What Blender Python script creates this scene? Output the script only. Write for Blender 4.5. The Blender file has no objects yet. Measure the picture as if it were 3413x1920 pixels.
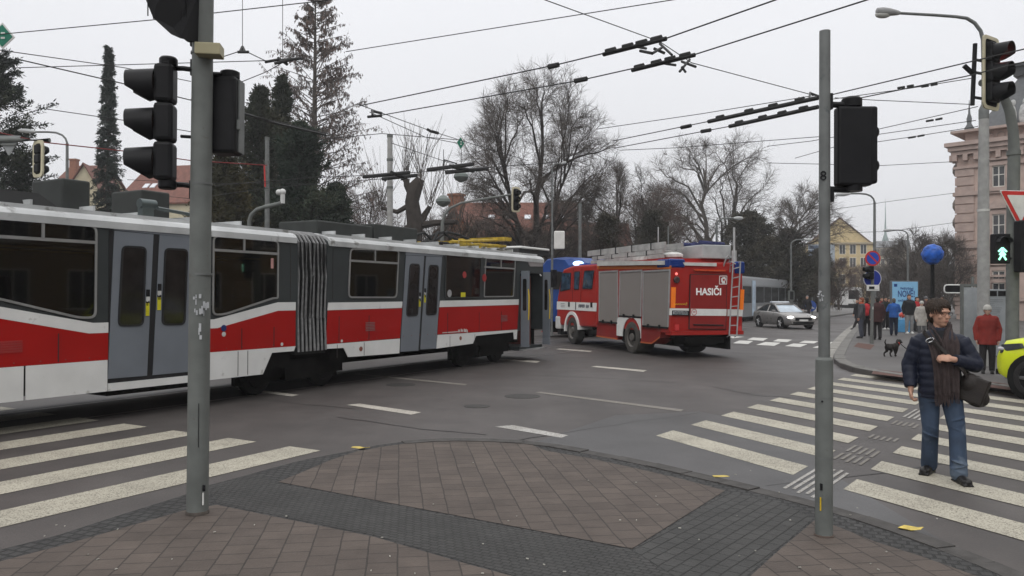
import bpy, math, random
from mathutils import Vector as V, Matrix, noise as mnoise
from math import sin, cos, pi, sqrt, atan2, tan, radians as R
S = bpy.context.scene
COL = S.collection
# ---------------------------------------------------------------- camera
F_, CX, CY, H_ = 2628.0, 1706.5, 960.0, 1.87
_p, _r = math.atan(21.5 / F_), R(0.3)
FW = V((0, cos(_p), sin(_p))); _u = V((0, -sin(_p), cos(_p))); _x = V((1, 0, 0))
RT = _x * cos(_r) + _u * sin(_r); UP = _u * cos(_r) - _x * sin(_r)
EYE = V((0, 0, H_))
cd = bpy.data.cameras.new('camera'); cam = bpy.data.objects.new('camera', cd); COL.objects.link(cam)
cd.sensor_width = 36; cd.lens = 36 * F_ / 3413; cd.clip_start = .05; cd.clip_end = 6000
mw = Matrix((RT, UP, -FW)).transposed().to_4x4(); mw.translation = EYE; cam.matrix_world = mw
S.camera = cam
# ---------------------------------------------------------------- world: overcast sky
w = bpy.data.worlds.new("World"); S.world = w; w.use_nodes = True
nt = w.node_tree; nt.nodes.clear(); N = nt.nodes.new; L = nt.links.new
out = N('ShaderNodeOutputWorld'); bgn = N('ShaderNodeBackground'); bgn.inputs[1].default_value = .1
sky = N('ShaderNodeTexSky'); sky.sky_type = 'NISHITA'; sky.sun_disc = False
sky.sun_elevation = R(38); sky.sun_rotation = R(200); sky.dust_density = 4
hs = N('ShaderNodeHueSaturation'); hs.inputs['Saturation'].default_value = .12; hs.inputs['Value'].default_value = 1.0
L(sky.outputs[0], hs.inputs['Color'])
tc = N('ShaderNodeTexCoord'); sp = N('ShaderNodeSeparateXYZ'); L(tc.outputs['Generated'], sp.inputs[0])
rp = N('ShaderNodeValToRGB'); e = rp.color_ramp.elements
SKY = [(0.0, (7.8, 7.85, 8.0)), (.12, (8.5, 8.58, 8.9)), (.36, (9.6, 9.7, 10.1)), (1.0, (19.8, 19.8, 19.9))]
while len(e) < 4: e.new(.5)
for i, (t, c) in enumerate(SKY):
    e[i].position = t; e[i].color = (c[0] / 20, c[1] / 20, c[2] / 20, 1)
sc_ = N('ShaderNodeVectorMath'); sc_.operation = 'SCALE'; sc_.inputs['Scale'].default_value = 20
L(sp.outputs['Z'], rp.inputs[0]); L(rp.outputs[0], sc_.inputs[0])
# soft cloud variation
nz = N('ShaderNodeTexNoise'); nz.inputs['Scale'].default_value = 2.2; nz.inputs['Detail'].default_value = 3
L(tc.outputs['Generated'], nz.inputs['Vector'])
mr = N('ShaderNodeMapRange'); mr.inputs['To Min'].default_value = .95; mr.inputs['To Max'].default_value = 1.05
L(nz.outputs[0], mr.inputs[0])
s2 = N('ShaderNodeVectorMath'); s2.operation = 'SCALE'; L(sc_.outputs[0], s2.inputs[0]); L(mr.outputs[0], s2.inputs['Scale'])
mx = N('ShaderNodeMix'); mx.data_type = 'RGBA'; mx.inputs[0].default_value = .06
L(s2.outputs[0], mx.inputs[6]); L(hs.outputs[0], mx.inputs[7]); L(mx.outputs[2], bgn.inputs[0]); L(bgn.outputs[0], out.inputs[0])
# ---------------------------------------------------------------- sun (overcast, very soft)
sl = bpy.data.lights.new('sun', 'SUN'); sl.energy = .6; sl.angle = R(35); sl.color = (1, .97, .93)
so = bpy.data.objects.new('sun', sl); COL.objects.link(so); so.rotation_euler = (R(52), 0, R(-20)); so.location = (0, 0, 40)
S.view_settings.view_transform = 'Standard'; S.view_settings.look = 'None'; S.view_settings.gamma = 1; S.view_settings.exposure = 0
S.cycles.max_bounces = 6; S.cycles.transparent_max_bounces = 8
# ---------------------------------------------------------------- projection helpers: where a thing of the photograph stands
def ray(px, py): return FW + RT * ((px - CX) / F_) + UP * ((CY - py) / F_)
def G(px, py, z=0.0):
    d = ray(px, py); return EYE + d * ((z - H_) / d.z)
def D(px, py, depth): return EYE + ray(px, py) * depth
K = 3413 / 2576
def G2(x, y, z=0.0): return G(x * K, y * K, z)
def D2(x, y, d): return D(x * K, y * K, d)
def Zm(x0, y0, s): return lambda x, y: (x0 + x / s, y0 + y / s)
class Plane:
    """a vertical plane of the place: origin, horizontal direction; px -> (u, z)"""
    def __init__(s, o, d):
        s.o = V((o[0], o[1], 0)); s.d = V((d[0], d[1], 0)).normalized(); s.n = V((s.d.y, -s.d.x, 0))
    def __call__(s, px, py, off=0):
        r = ray(px, py); t = (s.o + s.n * off - EYE).dot(s.n) / r.dot(s.n); p = EYE + r * t
        return ((p - s.o).dot(s.d), p.z)
# ---------------------------------------------------------------- mesh builder
class MB:
    def __init__(s): s.v = []; s.f = []; s.mi = []; s.sm = []
    def add(s, vs, fs, m=0, sm=False):
        b = len(s.v); s.v.extend([(p[0], p[1], p[2]) for p in vs])
        for f in fs: s.f.append([i + b for i in f])
        s.mi.extend([m] * len(fs)); s.sm.extend([sm] * len(fs)); return s
    def box(s, c, d, rz=0, m=0, M=None):
        x, y, z = d[0] / 2, d[1] / 2, d[2] / 2
        q = [(-x, -y, -z), (x, -y, -z), (x, y, -z), (-x, y, -z), (-x, -y, z), (x, -y, z), (x, y, z), (-x, y, z)]
        mm = M if M is not None else Matrix.Rotation(rz, 3, 'Z')
        c = V(c); vs = [mm @ V(p) + c for p in q]
        return s.add(vs, [(0, 3, 2, 1), (4, 5, 6, 7), (0, 1, 5, 4), (1, 2, 6, 5), (2, 3, 7, 6), (3, 0, 4, 7)], m)
    def bb(s, lo, hi, m=0):
        return s.box([(a + b) / 2 for a, b in zip(lo, hi)], [abs(b - a) for a, b in zip(lo, hi)], 0, m)
    def prism(s, poly, ext, m=0):
        n = len(poly); e = V(ext); a = [V(p) for p in poly]; b = [p + e for p in a]
        nn = V((0, 0, 0))
        for i in range(n): nn += (a[i] - a[0]).cross(a[(i + 1) % n] - a[0])
        fl = nn.dot(e) > 0
        fs = [tuple(range(n))[::-1] if fl else tuple(range(n)), tuple(range(n, 2 * n)) if fl else tuple(range(n, 2 * n))[::-1]]
        for i in range(n):
            j = (i + 1) % n; fs.append((i, j, j + n, i + n) if fl else (j, i, i + n, j + n))
        return s.add(a + b, fs, m)
    def tube(s, pts, r, n=8, m=0, cap=True, sm=True, ref=None):
        pts = [V(p) for p in pts]; k = len(pts)
        rr = r if isinstance(r, (list, tuple)) else [r] * k
        t0 = (pts[-1] - pts[0]); t0 = t0.normalized() if t0.length > 1e-6 else (pts[1] - pts[0]).normalized()
        ref = ref or (V((0, 0, 1)) if abs(t0.z) < .8 else V((1, 0, 0)))
        vs = []
        for i, p in enumerate(pts):
            t = (pts[min(i + 1, k - 1)] - pts[max(i - 1, 0)]).normalized()
            a = ref - t * ref.dot(t)
            a = a.normalized() if a.length > 1e-5 else t.orthogonal().normalized()
            b = t.cross(a)
            for j in range(n):
                h = 2 * pi * j / n; vs.append(p + (a * cos(h) + b * sin(h)) * rr[i])
        fs = []
        for i in range(k - 1):
            for j in range(n):
                q = (j + 1) % n; fs.append((i * n + j, i * n + q, (i + 1) * n + q, (i + 1) * n + j))
        if cap: fs += [tuple(range(n))[::-1], tuple(range((k - 1) * n, k * n))]
        return s.add(vs, fs, m, sm)
    def loft(s, rings, m=0, cap=True, sm=True, closed=True):
        n = len(rings[0]); vs = [p for r in rings for p in r]; fs = []
        for i in range(len(rings) - 1):
            for j in range(n if closed else n - 1):
                q = (j + 1) % n; fs.append((i * n + j, i * n + q, (i + 1) * n + q, (i + 1) * n + j))
        if cap: fs += [tuple(range(n))[::-1], tuple(range((len(rings) - 1) * n, len(rings) * n))]
        return s.add(vs, fs, m, sm)
    def lathe(s, prof, n=16, c=(0, 0, 0), M=None, m=0, sm=True):
        c = V(c); M = M or Matrix.Identity(3)
        return s.loft([[M @ V((r * cos(2 * pi * j / n), r * sin(2 * pi * j / n), z)) + c for j in range(n)] for r, z in prof], m, True, sm)
    def ell(s, c, r, n=10, M=None, m=0):
        k = max(4, n // 2 + 1); pr = [(max(sin(pi * i / k), .02), -cos(pi * i / k)) for i in range(k + 1)]
        M = M or Matrix.Identity(3); c = V(c)
        return s.loft([[M @ V((q * cos(2 * pi * j / n) * r[0], q * sin(2 * pi * j / n) * r[1], z * r[2])) + c for j in range(n)] for q, z in pr], m)
    def text(s, body, size, o, right, up, ext=.002, m=0, sx=1.0, bold=0):
        """real lettering: flat letters extruded by ext on a surface"""
        cu = bpy.data.curves.new('t', 'FONT'); cu.body = body; cu.size = size; cu.extrude = ext; cu.align_x = 'CENTER'; cu.align_y = 'CENTER'; cu.resolution_u = 3; cu.offset = bold
        ob = bpy.data.objects.new('t', cu); COL.objects.link(ob)
        me = bpy.data.meshes.new_from_object(ob.evaluated_get(bpy.context.evaluated_depsgraph_get()))
        right = V(right).normalized(); up = V(up).normalized(); nn = right.cross(up); o = V(o)
        s.add([o + right * v.co.x * sx + up * v.co.y + nn * v.co.z for v in me.vertices], [tuple(p.vertices) for p in me.polygons], m)
        bpy.data.objects.remove(ob); bpy.data.curves.remove(cu); bpy.data.meshes.remove(me); return s
    def scribble(s, o, right, up, wd, h, seed, ext=.003, m=0):
        """lettering too small to read in the photograph: short upright strokes of uneven width"""
        rg = random.Random(seed); right = V(right).normalized(); up = V(up).normalized(); nn = right.cross(up); x = -wd / 2; Mx = Matrix((right, up, nn)).transposed()
        while x < wd / 2:
            w_ = h * rg.uniform(.25, .6)
            if rg.random() > .16:
                for k in range(2): s.box(V(o) + right * (x + w_ * (.15 + .55 * k)) + up * rg.uniform(-.06, .06) * h, (w_ * .26, h * rg.uniform(.6, 1), ext * 2), m=m, M=Mx)
                s.box(V(o) + right * (x + w_ * .42) + up * h * rg.choice((-.42, 0, .42)), (w_ * .5, h * .17, ext * 2), m=m, M=Mx)
            x += w_ * 1.1
        return s
    def xf(s, M):
        s.v = [tuple(M @ V(p)) for p in s.v]; return s
    def mesh(s, name, mats, ang=35):
        me = bpy.data.meshes.new(name); me.from_pydata(s.v, [], s.f)
        for q in (mats if isinstance(mats, (list, tuple)) else [mats]): me.materials.append(q)
        me.polygons.foreach_set('material_index', s.mi); me.polygons.foreach_set('use_smooth', s.sm)
        me.update()
        if any(s.sm) and ang: me.set_sharp_from_angle(angle=R(ang))
        return me
def tag(o, label=None, cat=None, group=None, kind=None):
    if label: o['label'] = label
    if cat: o['category'] = cat
    if group: o['group'] = group
    if kind: o['kind'] = kind
    return o
def thing(name, label, cat, loc=(0, 0, 0), rz=0, group=None):
    o = bpy.data.objects.new(name, None); o.empty_display_size = .2; COL.objects.link(o)
    o.location = loc; o.rotation_euler = (0, 0, rz); return tag(o, label, cat, group)
def wm(o):
    """world matrix of a root made by thing()"""
    while o.parent: o = o.parent
    return Matrix.Translation(o.location) @ Matrix.Rotation(o.rotation_euler.z, 4, 'Z')
def part(name, mb, mats, parent, label=None, world=False, bev=0, ang=35):
    if world: mb.xf(wm(parent).inverted())
    o = bpy.data.objects.new(name, mb.mesh(name, mats, ang)); COL.objects.link(o); o.parent = parent
    if label: o['label'] = label
    if bev: bevel(o, bev)
    return o
def bevel(o, wd, seg=2):
    b = o.modifiers.new('bevel', 'BEVEL'); b.width = wd; b.segments = seg; b.limit_method = 'ANGLE'; b.angle_limit = R(40); return o
def single(name, mb, mats, label=None, cat=None, group=None, kind=None, bev=0, origin=None, ang=35):
    if origin is None:
        xs = [p[0] for p in mb.v]; ys = [p[1] for p in mb.v]; zs = [p[2] for p in mb.v]
        origin = V(((min(xs) + max(xs)) / 2, (min(ys) + max(ys)) / 2, min(zs)))
    origin = V(origin); mb.v = [(p[0] - origin.x, p[1] - origin.y, p[2] - origin.z) for p in mb.v]
    o = bpy.data.objects.new(name, mb.mesh(name, mats, ang)); COL.objects.link(o); o.location = origin
    if bev: bevel(o, bev)
    return tag(o, label, cat, group, kind)
def struct(name, mb, mats): return single(name, mb, mats, kind='structure', origin=(0, 0, 0))
def dup(root, loc, rz, label=None, group=None, sc=None):
    r = root.copy(); COL.objects.link(r); r.location = loc; r.rotation_euler = (0, 0, rz)
    if sc: r.scale = (sc, sc, sc)
    if label: r['label'] = label
    if group: r['group'] = group
    def rec(a, b):
        for ch in list(a.children):
            c = ch.copy(); COL.objects.link(c); c.parent = b; rec(ch, c)
    rec(root, r); return r
# ---------------------------------------------------------------- materials
def nodes(name):
    m = bpy.data.materials.new(name); m.use_nodes = True; t = m.node_tree
    return m, t, t.nodes['Principled BSDF']
def M_(name, col, rough=.6, metal=0, var=.12, scale=4, bump=0, bscale=60, coat=0, spec=.25, rvar=.1, spots=None):
    m, t, b = nodes(name); N = t.nodes.new; L = t.links.new
    tc = N('ShaderNodeTexCoord'); n = N('ShaderNodeTexNoise'); n.inputs['Scale'].default_value = scale; n.inputs['Detail'].default_value = 5
    L(tc.outputs['Object'], n.inputs['Vector'])
    r = N('ShaderNodeMapRange'); r.inputs['From Min'].default_value = .3; r.inputs['From Max'].default_value = .7
    r.inputs['To Min'].default_value = 1 - var; r.inputs['To Max'].default_value = 1 + var; L(n.outputs[0], r.inputs[0])
    sc = N('ShaderNodeVectorMath'); sc.operation = 'SCALE'; sc.inputs[0].default_value = col[:3]; L(r.outputs[0], sc.inputs['Scale'])
    src = sc.outputs[0]
    if spots:   # worn / dirty flecks: (colour, scale, threshold)
        n3 = N('ShaderNodeTexNoise'); n3.inputs['Scale'].default_value = spots[1]; n3.inputs['Detail'].default_value = 6; n3.inputs['Roughness'].default_value = .65
        L(tc.outputs['Object'], n3.inputs['Vector'])
        cr = N('ShaderNodeMapRange'); cr.inputs['From Min'].default_value = spots[2]; cr.inputs['From Max'].default_value = spots[2] + .08; L(n3.outputs[0], cr.inputs[0])
        mx = N('ShaderNodeMix'); mx.data_type = 'RGBA'; L(cr.outputs[0], mx.inputs[0]); L(src, mx.inputs[6]); mx.inputs[7].default_value = (*spots[0], 1); src = mx.outputs[2]
    L(src, b.inputs['Base Color'])
    r2 = N('ShaderNodeMapRange'); r2.inputs['To Min'].default_value = max(rough - rvar, 0.02); r2.inputs['To Max'].default_value = min(rough + rvar, 1); L(n.outputs[0], r2.inputs[0]); L(r2.outputs[0], b.inputs['Roughness'])
    b.inputs['Metallic'].default_value = metal; b.inputs['Coat Weight'].default_value = coat; b.inputs['Specular IOR Level'].default_value = spec
    if bump:
        n2 = N('ShaderNodeTexNoise'); n2.inputs['Scale'].default_value = bscale; n2.inputs['Detail'].default_value = 4; L(tc.outputs['Object'], n2.inputs['Vector'])
        bp = N('ShaderNodeBump'); bp.inputs['Strength'].default_value = bump; bp.inputs['Distance'].default_value = .02; L(n2.outputs[0], bp.inputs['Height']); L(bp.outputs[0], b.inputs['Normal'])
    return m
def E_(name, col, st):
    m, t, b = nodes(name); b.inputs['Base Color'].default_value = (*col, 1); b.inputs['Emission Color'].default_value = (*col, 1); b.inputs['Emission Strength'].default_value = st; return m
black = M_('black_plastic', (.010, .010, .011), .45, var=.25, scale=6, spec=.14)
blackm = M_('black_matt', (.010, .010, .010), .8, var=.3, spec=.08)
rubber = M_('rubber', (.017, .016, .016), .8, var=.35, scale=9, bump=.3)
galv = M_('galvanised_steel', (.145, .152, .148), .55, .25, var=.2, scale=7, spots=((.10, .11, .11), 9, .6), bump=.06)
galvd = M_('painted_grey_steel', (.128, .136, .128), .55, 0, var=.16, scale=5, spots=((.105, .10, .09), 8, .63), bump=.05)
conc = M_('concrete_pole', (.30, .30, .29), .85, var=.15, scale=6, bump=.1)
white = M_('white_paint', (.62, .62, .6), .4, var=.06)
cream = M_('cream_plastic', (.5, .46, .33), .5, var=.12)
beige = M_('beige_box', (.33, .3, .19), .5, var=.12)
wirem = M_('wire', (.02, .02, .02), .6, var=.1)
glass = M_('dark_glass', (.012, .012, .012), .04, var=.2, spec=.25, rvar=.02)
chrome = M_('bright_metal', (.55, .55, .55), .25, .9, var=.1)
alu = M_('aluminium', (.42, .42, .42), .42, .55, var=.14, scale=5)
redm = M_('red_enamel', (.45, .03, .025), .4, var=.08)
bluem = M_('blue_enamel', (.02, .06, .36), .4, var=.08)
greenm = M_('green_enamel', (.02, .17, .11), .45, var=.1)
orange = M_('orange_reflector', (.85, .2, .02), .4, var=.06)
yellowm = M_('yellow_paint', (.6, .42, .02), .5, var=.2)

def pieces(name, mb, mats, parent, label=None, world=False, bev=0, ang=35):
    """one part for every separate piece of the mesh"""
    n = len(mb.v); p = list(range(n))
    def f(i):
        while p[i] != i: p[i] = p[p[i]]; i = p[i]
        return i
    for q in mb.f:
        for j in q[1:]: p[f(j)] = f(q[0])
    gr = {}
    for k, q in enumerate(mb.f): gr.setdefault(f(q[0]), []).append(k)
    o = None
    for ks in gr.values():
        m = MB(); ix = {}
        for k in ks:
            q = []
            for i in mb.f[k]:
                if i not in ix: ix[i] = len(m.v); m.v.append(mb.v[i])
                q.append(ix[i])
            m.f.append(q); m.mi.append(mb.mi[k]); m.sm.append(mb.sm[k])
        o = part(name, m, mats, parent, label, world, bev, ang)
    return o
# ================================================================ GROUND
def sheet(mb, pts, z, m=0): return mb.add([(p[0], p[1], z) for p in pts], [tuple(range(len(pts)))], m)
def asphalt_mat(name, c0, c1, patch, rough=.55):
    m, t, b = nodes(name); N = t.nodes.new; L = t.links.new
    tc = N('ShaderNodeTexCoord')
    def nz(scale, det=5, rgh=.55):
        n = N('ShaderNodeTexNoise'); n.inputs['Scale'].default_value = scale; n.inputs['Detail'].default_value = det; n.inputs['Roughness'].default_value = rgh; L(tc.outputs['Object'], n.inputs['Vector']); return n
    big = nz(.16, 4); mid = nz(1.1, 6, .7); fine = nz(55, 3, .7)
    mp = N('ShaderNodeMapping'); mp.inputs['Rotation'].default_value = (0, 0, R(25)); mp.inputs['Scale'].default_value = (1.2, .09, 1); L(tc.outputs['Object'], mp.inputs[0])
    st = N('ShaderNodeTexNoise'); st.inputs['Scale'].default_value = 1.0; st.inputs['Detail'].default_value = 5; L(mp.outputs[0], st.inputs['Vector'])
    r1 = N('ShaderNodeMapRange'); r1.inputs['From Min'].default_value = .35; r1.inputs['From Max'].default_value = .65; L(big.outputs[0], r1.inputs[0])
    mx = N('ShaderNodeMix'); mx.data_type = 'RGBA'; mx.inputs[6].default_value = (*c0, 1); mx.inputs[7].default_value = (*c1, 1); L(r1.outputs[0], mx.inputs[0])
    def mul(src, n, lo, hi, a=.3, bb=.7):
        r = N('ShaderNodeMapRange'); r.inputs['From Min'].default_value = a; r.inputs['From Max'].default_value = bb; r.inputs['To Min'].default_value = lo; r.inputs['To Max'].default_value = hi; L(n.outputs[0], r.inputs[0])
        s = N('ShaderNodeVectorMath'); s.operation = 'SCALE'; L(src, s.inputs[0]); L(r.outputs[0], s.inputs['Scale']); return s.outputs[0]
    c = mul(mx.outputs[2], mid, 1 - patch, 1 + patch); c = mul(c, fine, .75, 1.28); c = mul(c, st, .86, 1.14)
    L(c, b.inputs['Base Color'])
    rr = N('ShaderNodeMapRange'); rr.inputs['From Min'].default_value = .3; rr.inputs['From Max'].default_value = .7; rr.inputs['To Min'].default_value = rough + .12; rr.inputs['To Max'].default_value = rough - .14; L(big.outputs[0], rr.inputs[0]); L(rr.outputs[0], b.inputs['Roughness'])
    b.inputs['Specular IOR Level'].default_value = .42
    bp = N('ShaderNodeBump'); bp.inputs['Strength'].default_value = .35; bp.inputs['Distance'].default_value = .006; L(fine.outputs[0], bp.inputs['Height']); L(bp.outputs[0], b.inputs['Normal'])
    return m
asph = asphalt_mat('asphalt', (.049, .042, .039), (.062, .055, .0515), .22, .60)
asph2 = asphalt_mat('asphalt_dark_patch', (.044, .042, .041), (.057, .0555, .0555), .22, .52)
asphp = asphalt_mat('pavement_asphalt', (.066, .061, .058), (.078, .073, .069), .12, .72)
def brick_mat(name, c0, c1, mortar, ang, bw, rh, ms, off=.5, bump=.5, rough=.75, var=.22, ofq=2):
    m, t, b = nodes(name); N = t.nodes.new; L = t.links.new
    tc = N('ShaderNodeTexCoord'); mp = N('ShaderNodeMapping'); mp.inputs['Rotation'].default_value = (0, 0, ang); L(tc.outputs['Object'], mp.inputs[0])
    # slight irregularity of the laying
    nz = N('ShaderNodeTexNoise'); nz.inputs['Scale'].default_value = 1.7; nz.inputs['Detail'].default_value = 3; L(tc.outputs['Object'], nz.inputs['Vector'])
    sb = N('ShaderNodeVectorMath'); sb.operation = 'SUBTRACT'; L(nz.outputs['Color'], sb.inputs[0]); sb.inputs[1].default_value = (.5, .5, .5)
    sc = N('ShaderNodeVectorMath'); sc.operation = 'SCALE'; L(sb.outputs[0], sc.inputs[0]); sc.inputs['Scale'].default_value = bw * .16
    ad = N('ShaderNodeVectorMath'); L(mp.outputs[0], ad.inputs[0]); L(sc.outputs[0], ad.inputs[1])
    br = N('ShaderNodeTexBrick'); L(ad.outputs[0], br.inputs['Vector']); br.inputs['Scale'].default_value = 1; br.offset = off; br.offset_frequency = ofq
    br.inputs['Brick Width'].default_value = bw; br.inputs['Row Height'].default_value = rh; br.inputs['Mortar Size'].default_value = ms; br.inputs['Mortar Smooth'].default_value = .35; br.inputs['Bias'].default_value = 0
    br.inputs['Color1'].default_value = (*c0, 1); br.inputs['Color2'].default_value = (*c1, 1); br.inputs['Mortar'].default_value = (*mortar, 1)
    n2 = N('ShaderNodeTexNoise'); n2.inputs['Scale'].default_value = 2.6; n2.inputs['Detail'].default_value = 8; n2.inputs['Roughness'].default_value = .7; L(tc.outputs['Object'], n2.inputs['Vector'])
    r = N('ShaderNodeMapRange'); r.inputs['From Min'].default_value = .3; r.inputs['From Max'].default_value = .7; r.inputs['To Min'].default_value = 1 - var; r.inputs['To Max'].default_value = 1 + var; L(n2.outputs[0], r.inputs[0])
    s = N('ShaderNodeVectorMath'); s.operation = 'SCALE'; L(br.outputs['Color'], s.inputs[0]); L(r.outputs[0], s.inputs['Scale'])
    # pale gum and dirt flecks
    vo = N('ShaderNodeTexVoronoi'); vo.inputs['Scale'].default_value = 2.3; L(tc.outputs['Object'], vo.inputs['Vector'])
    vr = N('ShaderNodeMapRange'); vr.inputs['From Min'].default_value = .035; vr.inputs['From Max'].default_value = .02; L(vo.outputs['Distance'], vr.inputs[0])
    mx = N('ShaderNodeMix'); mx.data_type = 'RGBA'; L(vr.outputs[0], mx.inputs[0]); L(s.outputs[0], mx.inputs[6]); mx.inputs[7].default_value = (.13, .125, .115, 1)
    L(mx.outputs[2], b.inputs['Base Color']); b.inputs['Roughness'].default_value = rough; b.inputs['Specular IOR Level'].default_value = .3
    hn = N('ShaderNodeTexNoise'); hn.inputs['Scale'].default_value = 60; L(tc.outputs['Object'], hn.inputs['Vector'])
    iv = N('ShaderNodeMath'); iv.operation = 'MULTIPLY_ADD'; iv.inputs[1].default_value = -1.0; L(br.outputs['Fac'], iv.inputs[0]); L(hn.outputs[0], iv.inputs[2])
    bp = N('ShaderNodeBump'); bp.inputs['Strength'].default_value = bump; bp.inputs['Distance'].default_value = .008; L(iv.outputs[0], bp.inputs['Height']); L(bp.outputs[0], b.inputs['Normal'])
    return m
A8 = -R(98.1)
pav = brick_mat('brown_pavers', (.089, .071, .060), (.070, .056, .048), (.036, .030, .026), A8, .205, .205, .0065)
tac1 = brick_mat('dark_tactile', (.047, .046, .044), (.038, .0375, .036), (.024, .023, .022), R(30), .075, .05, .006, bump=1.0)
tac2 = brick_mat('dark_tactile_slabs', (.049, .048, .046), (.039, .0385, .037), (.02, .019, .018), -R(52), .15, .1, .006, bump=1.0)
cob = brick_mat('dark_cobbles', (.047, .046, .045), (.035, .034, .034), (.02, .02, .019), R(20), .09, .09, .012, bump=.9)
kerbm = M_('kerb_granite', (.15, .145, .135), .8, var=.25, scale=8, bump=.3)
kerbd = M_('kerb_granite_dark', (.062, .058, .055), .8, var=.3, scale=8, bump=.3)
def paint_mat(name, col, lo, hi, bigw=.0):
    m, t, b = nodes(name); N = t.nodes.new; L = t.links.new
    tc = N('ShaderNodeTexCoord')
    n = N('ShaderNodeTexNoise'); n.inputs['Scale'].default_value = 75; n.inputs['Detail'].default_value = 2; L(tc.outputs['Object'], n.inputs['Vector'])
    w_ = N('ShaderNodeTexNoise'); w_.inputs['Scale'].default_value = 1.3; w_.inputs['Detail'].default_value = 6; w_.inputs['Roughness'].default_value = .7; L(tc.outputs['Object'], w_.inputs['Vector'])
    ad = N('ShaderNodeMath'); ad.operation = 'MULTIPLY_ADD'; L(w_.outputs[0], ad.inputs[0]); ad.inputs[1].default_value = bigw; L(n.outputs[0], ad.inputs[2])
    r = N('ShaderNodeMapRange'); r.inputs['From Min'].default_value = lo; r.inputs['From Max'].default_value = hi; L(ad.outputs[0], r.inputs[0])
    v2 = N('ShaderNodeMapRange'); v2.inputs['From Min'].default_value = .3; v2.inputs['From Max'].default_value = .7; v2.inputs['To Min'].default_value = .82; v2.inputs['To Max'].default_value = 1.12; L(w_.outputs[0], v2.inputs[0])
    pc = N('ShaderNodeVectorMath'); pc.operation = 'SCALE'; pc.inputs[0].default_value = col; L(v2.outputs[0], pc.inputs['Scale'])
    mx = N('ShaderNodeMix'); mx.data_type = 'RGBA'; L(r.outputs[0], mx.inputs[0]); mx.inputs[6].default_value = (.13, .115, .092, 1); L(pc.outputs[0], mx.inputs[7])
    L(mx.outputs[2], b.inputs['Base Color']); b.inputs['Roughness'].default_value = .7
    return m
zebm = paint_mat('zebra_paint', (.38, .355, .285), .45, .60, .2)
zebfar = paint_mat('far_zebra_paint', (.5, .49, .46), .2, .32)
linem = paint_mat('lane_paint', (.42, .39, .34), .42, .56, .15)
linew = paint_mat('worn_lane_paint', (.2, .19, .18), .62, .85, .35)

mb = MB(); sheet(mb, [(-1500, -600), (1500, -600), (1500, 2500), (-1500, 2500)], 0); struct('road', mb, asph)
# darker resurfaced patch with a worn edge, right of the middle
mb = MB(); sheet(mb, [G(*p) for p in [(1400, 1470), (1750, 1485), (2050, 1385), (2330, 1372), (2720, 1450), (2790, 1590), (3300, 1900), (3100, 1920), (2790, 1700), (2500, 1640), (2200, 1570), (1900, 1500), (1600, 1478)]], .003); struct('road_patch', mb, asph2)
TD = V((.5017, .865, 0)).normalized(); TN = V((-TD.y, TD.x, 0)); TO = V((-3.604, 15.297, 0))
def tw(u, wv, z=0): p = TO + TD * u + TN * wv; return V((p.x, p.y, z))
# tram rails: two grooved rails under the tram and the second track
mb = MB()
railm = M_('rail_steel', (.2, .18, .16), .35, .7, var=.2)
for wv in (.53, 1.97, 4.0, 5.44):
    a, b, c, d = tw(-20, wv, 0), tw(160, wv, 0), tw(160, wv + .07, 0), tw(-20, wv + .07, 0); sheet(mb, [a, b, c, d], .004)
struct('tram_rails', mb, railm)
# park ground behind the tracks
parkm = M_('park_ground', (.075, .06, .042), .95, var=.4, scale=.6, bump=.4, bscale=4)
mb = MB(); pp = [tw(-60, 9), tw(48, 9), tw(66, 10.5), tw(140, 14), tw(400, 40), tw(400, 600), tw(-200, 600), tw(-200, 9)]
mb.prism([V((p.x, p.y, 0.01)) for p in pp], (0, 0, .12)); struct('park_ground', mb, parkm)
# pale pavement at the tram stop further down the street
mb = MB(); pp = [G(2700, 1068), G(2769, 1058), G(2845, 1047), G(2900, 1036), G(2905, 1022), G(2700, 1024)]
mb.prism([V((p.x, p.y, -.02)) for p in pp], (0, 0, .16)); struct('stop_pavement', mb, M_('pale_paving', (.16, .155, .15), .8, var=.12))
# ---- right pavement, with rounded granite kerb
KR = [(3800, 1378), (3413, 1318), (3300, 1302), (3150, 1285), (3000, 1268), (2900, 1252), (2840, 1240), (2800, 1226), (2780, 1210), (2778, 1196), (2790, 1175), (2806, 1150), (2824, 1125), (2845, 1100), (2872, 1078), (2908, 1056), (2960, 1032), (3010, 1014)]
kp = [G(*p) for p in KR]
mb = MB(); poly = [V((p.x, p.y, -.02)) for p in kp] + [V((140, 190, -.02)), V((140, -60, -.02)), V((22, -10, -.02))]
mb.prism(poly, (0, 0, .135)); struct('pavement', mb, asphp)
def strip(mb, line, w0, w1, z0, z1, gap=0.0, seg=None):
    """kerb stones along a polyline, offset to its left by w0..w1"""
    pts = [V((p[0], p[1], 0)) for p in line]
    for i in range(len(pts) - 1):
        a, b = pts[i], pts[i + 1]; d = (b - a); ln = d.length; d.normalize(); n = V((-d.y, d.x, 0))
        k = max(1, int(round(ln / (seg or ln))))
        for j in range(k):
            s0, s1 = ln * j / k + gap, ln * (j + 1) / k - gap
            q = [a + d * s0 + n * w0, a + d * s1 + n * w0, a + d * s1 + n * w1, a + d * s0 + n * w1]
            mb.prism([V((v.x, v.y, z0)) for v in q], (0, 0, z1 - z0 + random.uniform(-.006, .006)))
random.seed(3)
mb = MB(); strip(mb, kp, -.02, -.30, -.03, .128, .006, 1.0); struct('kerb', mb, [kerbm])
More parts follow.
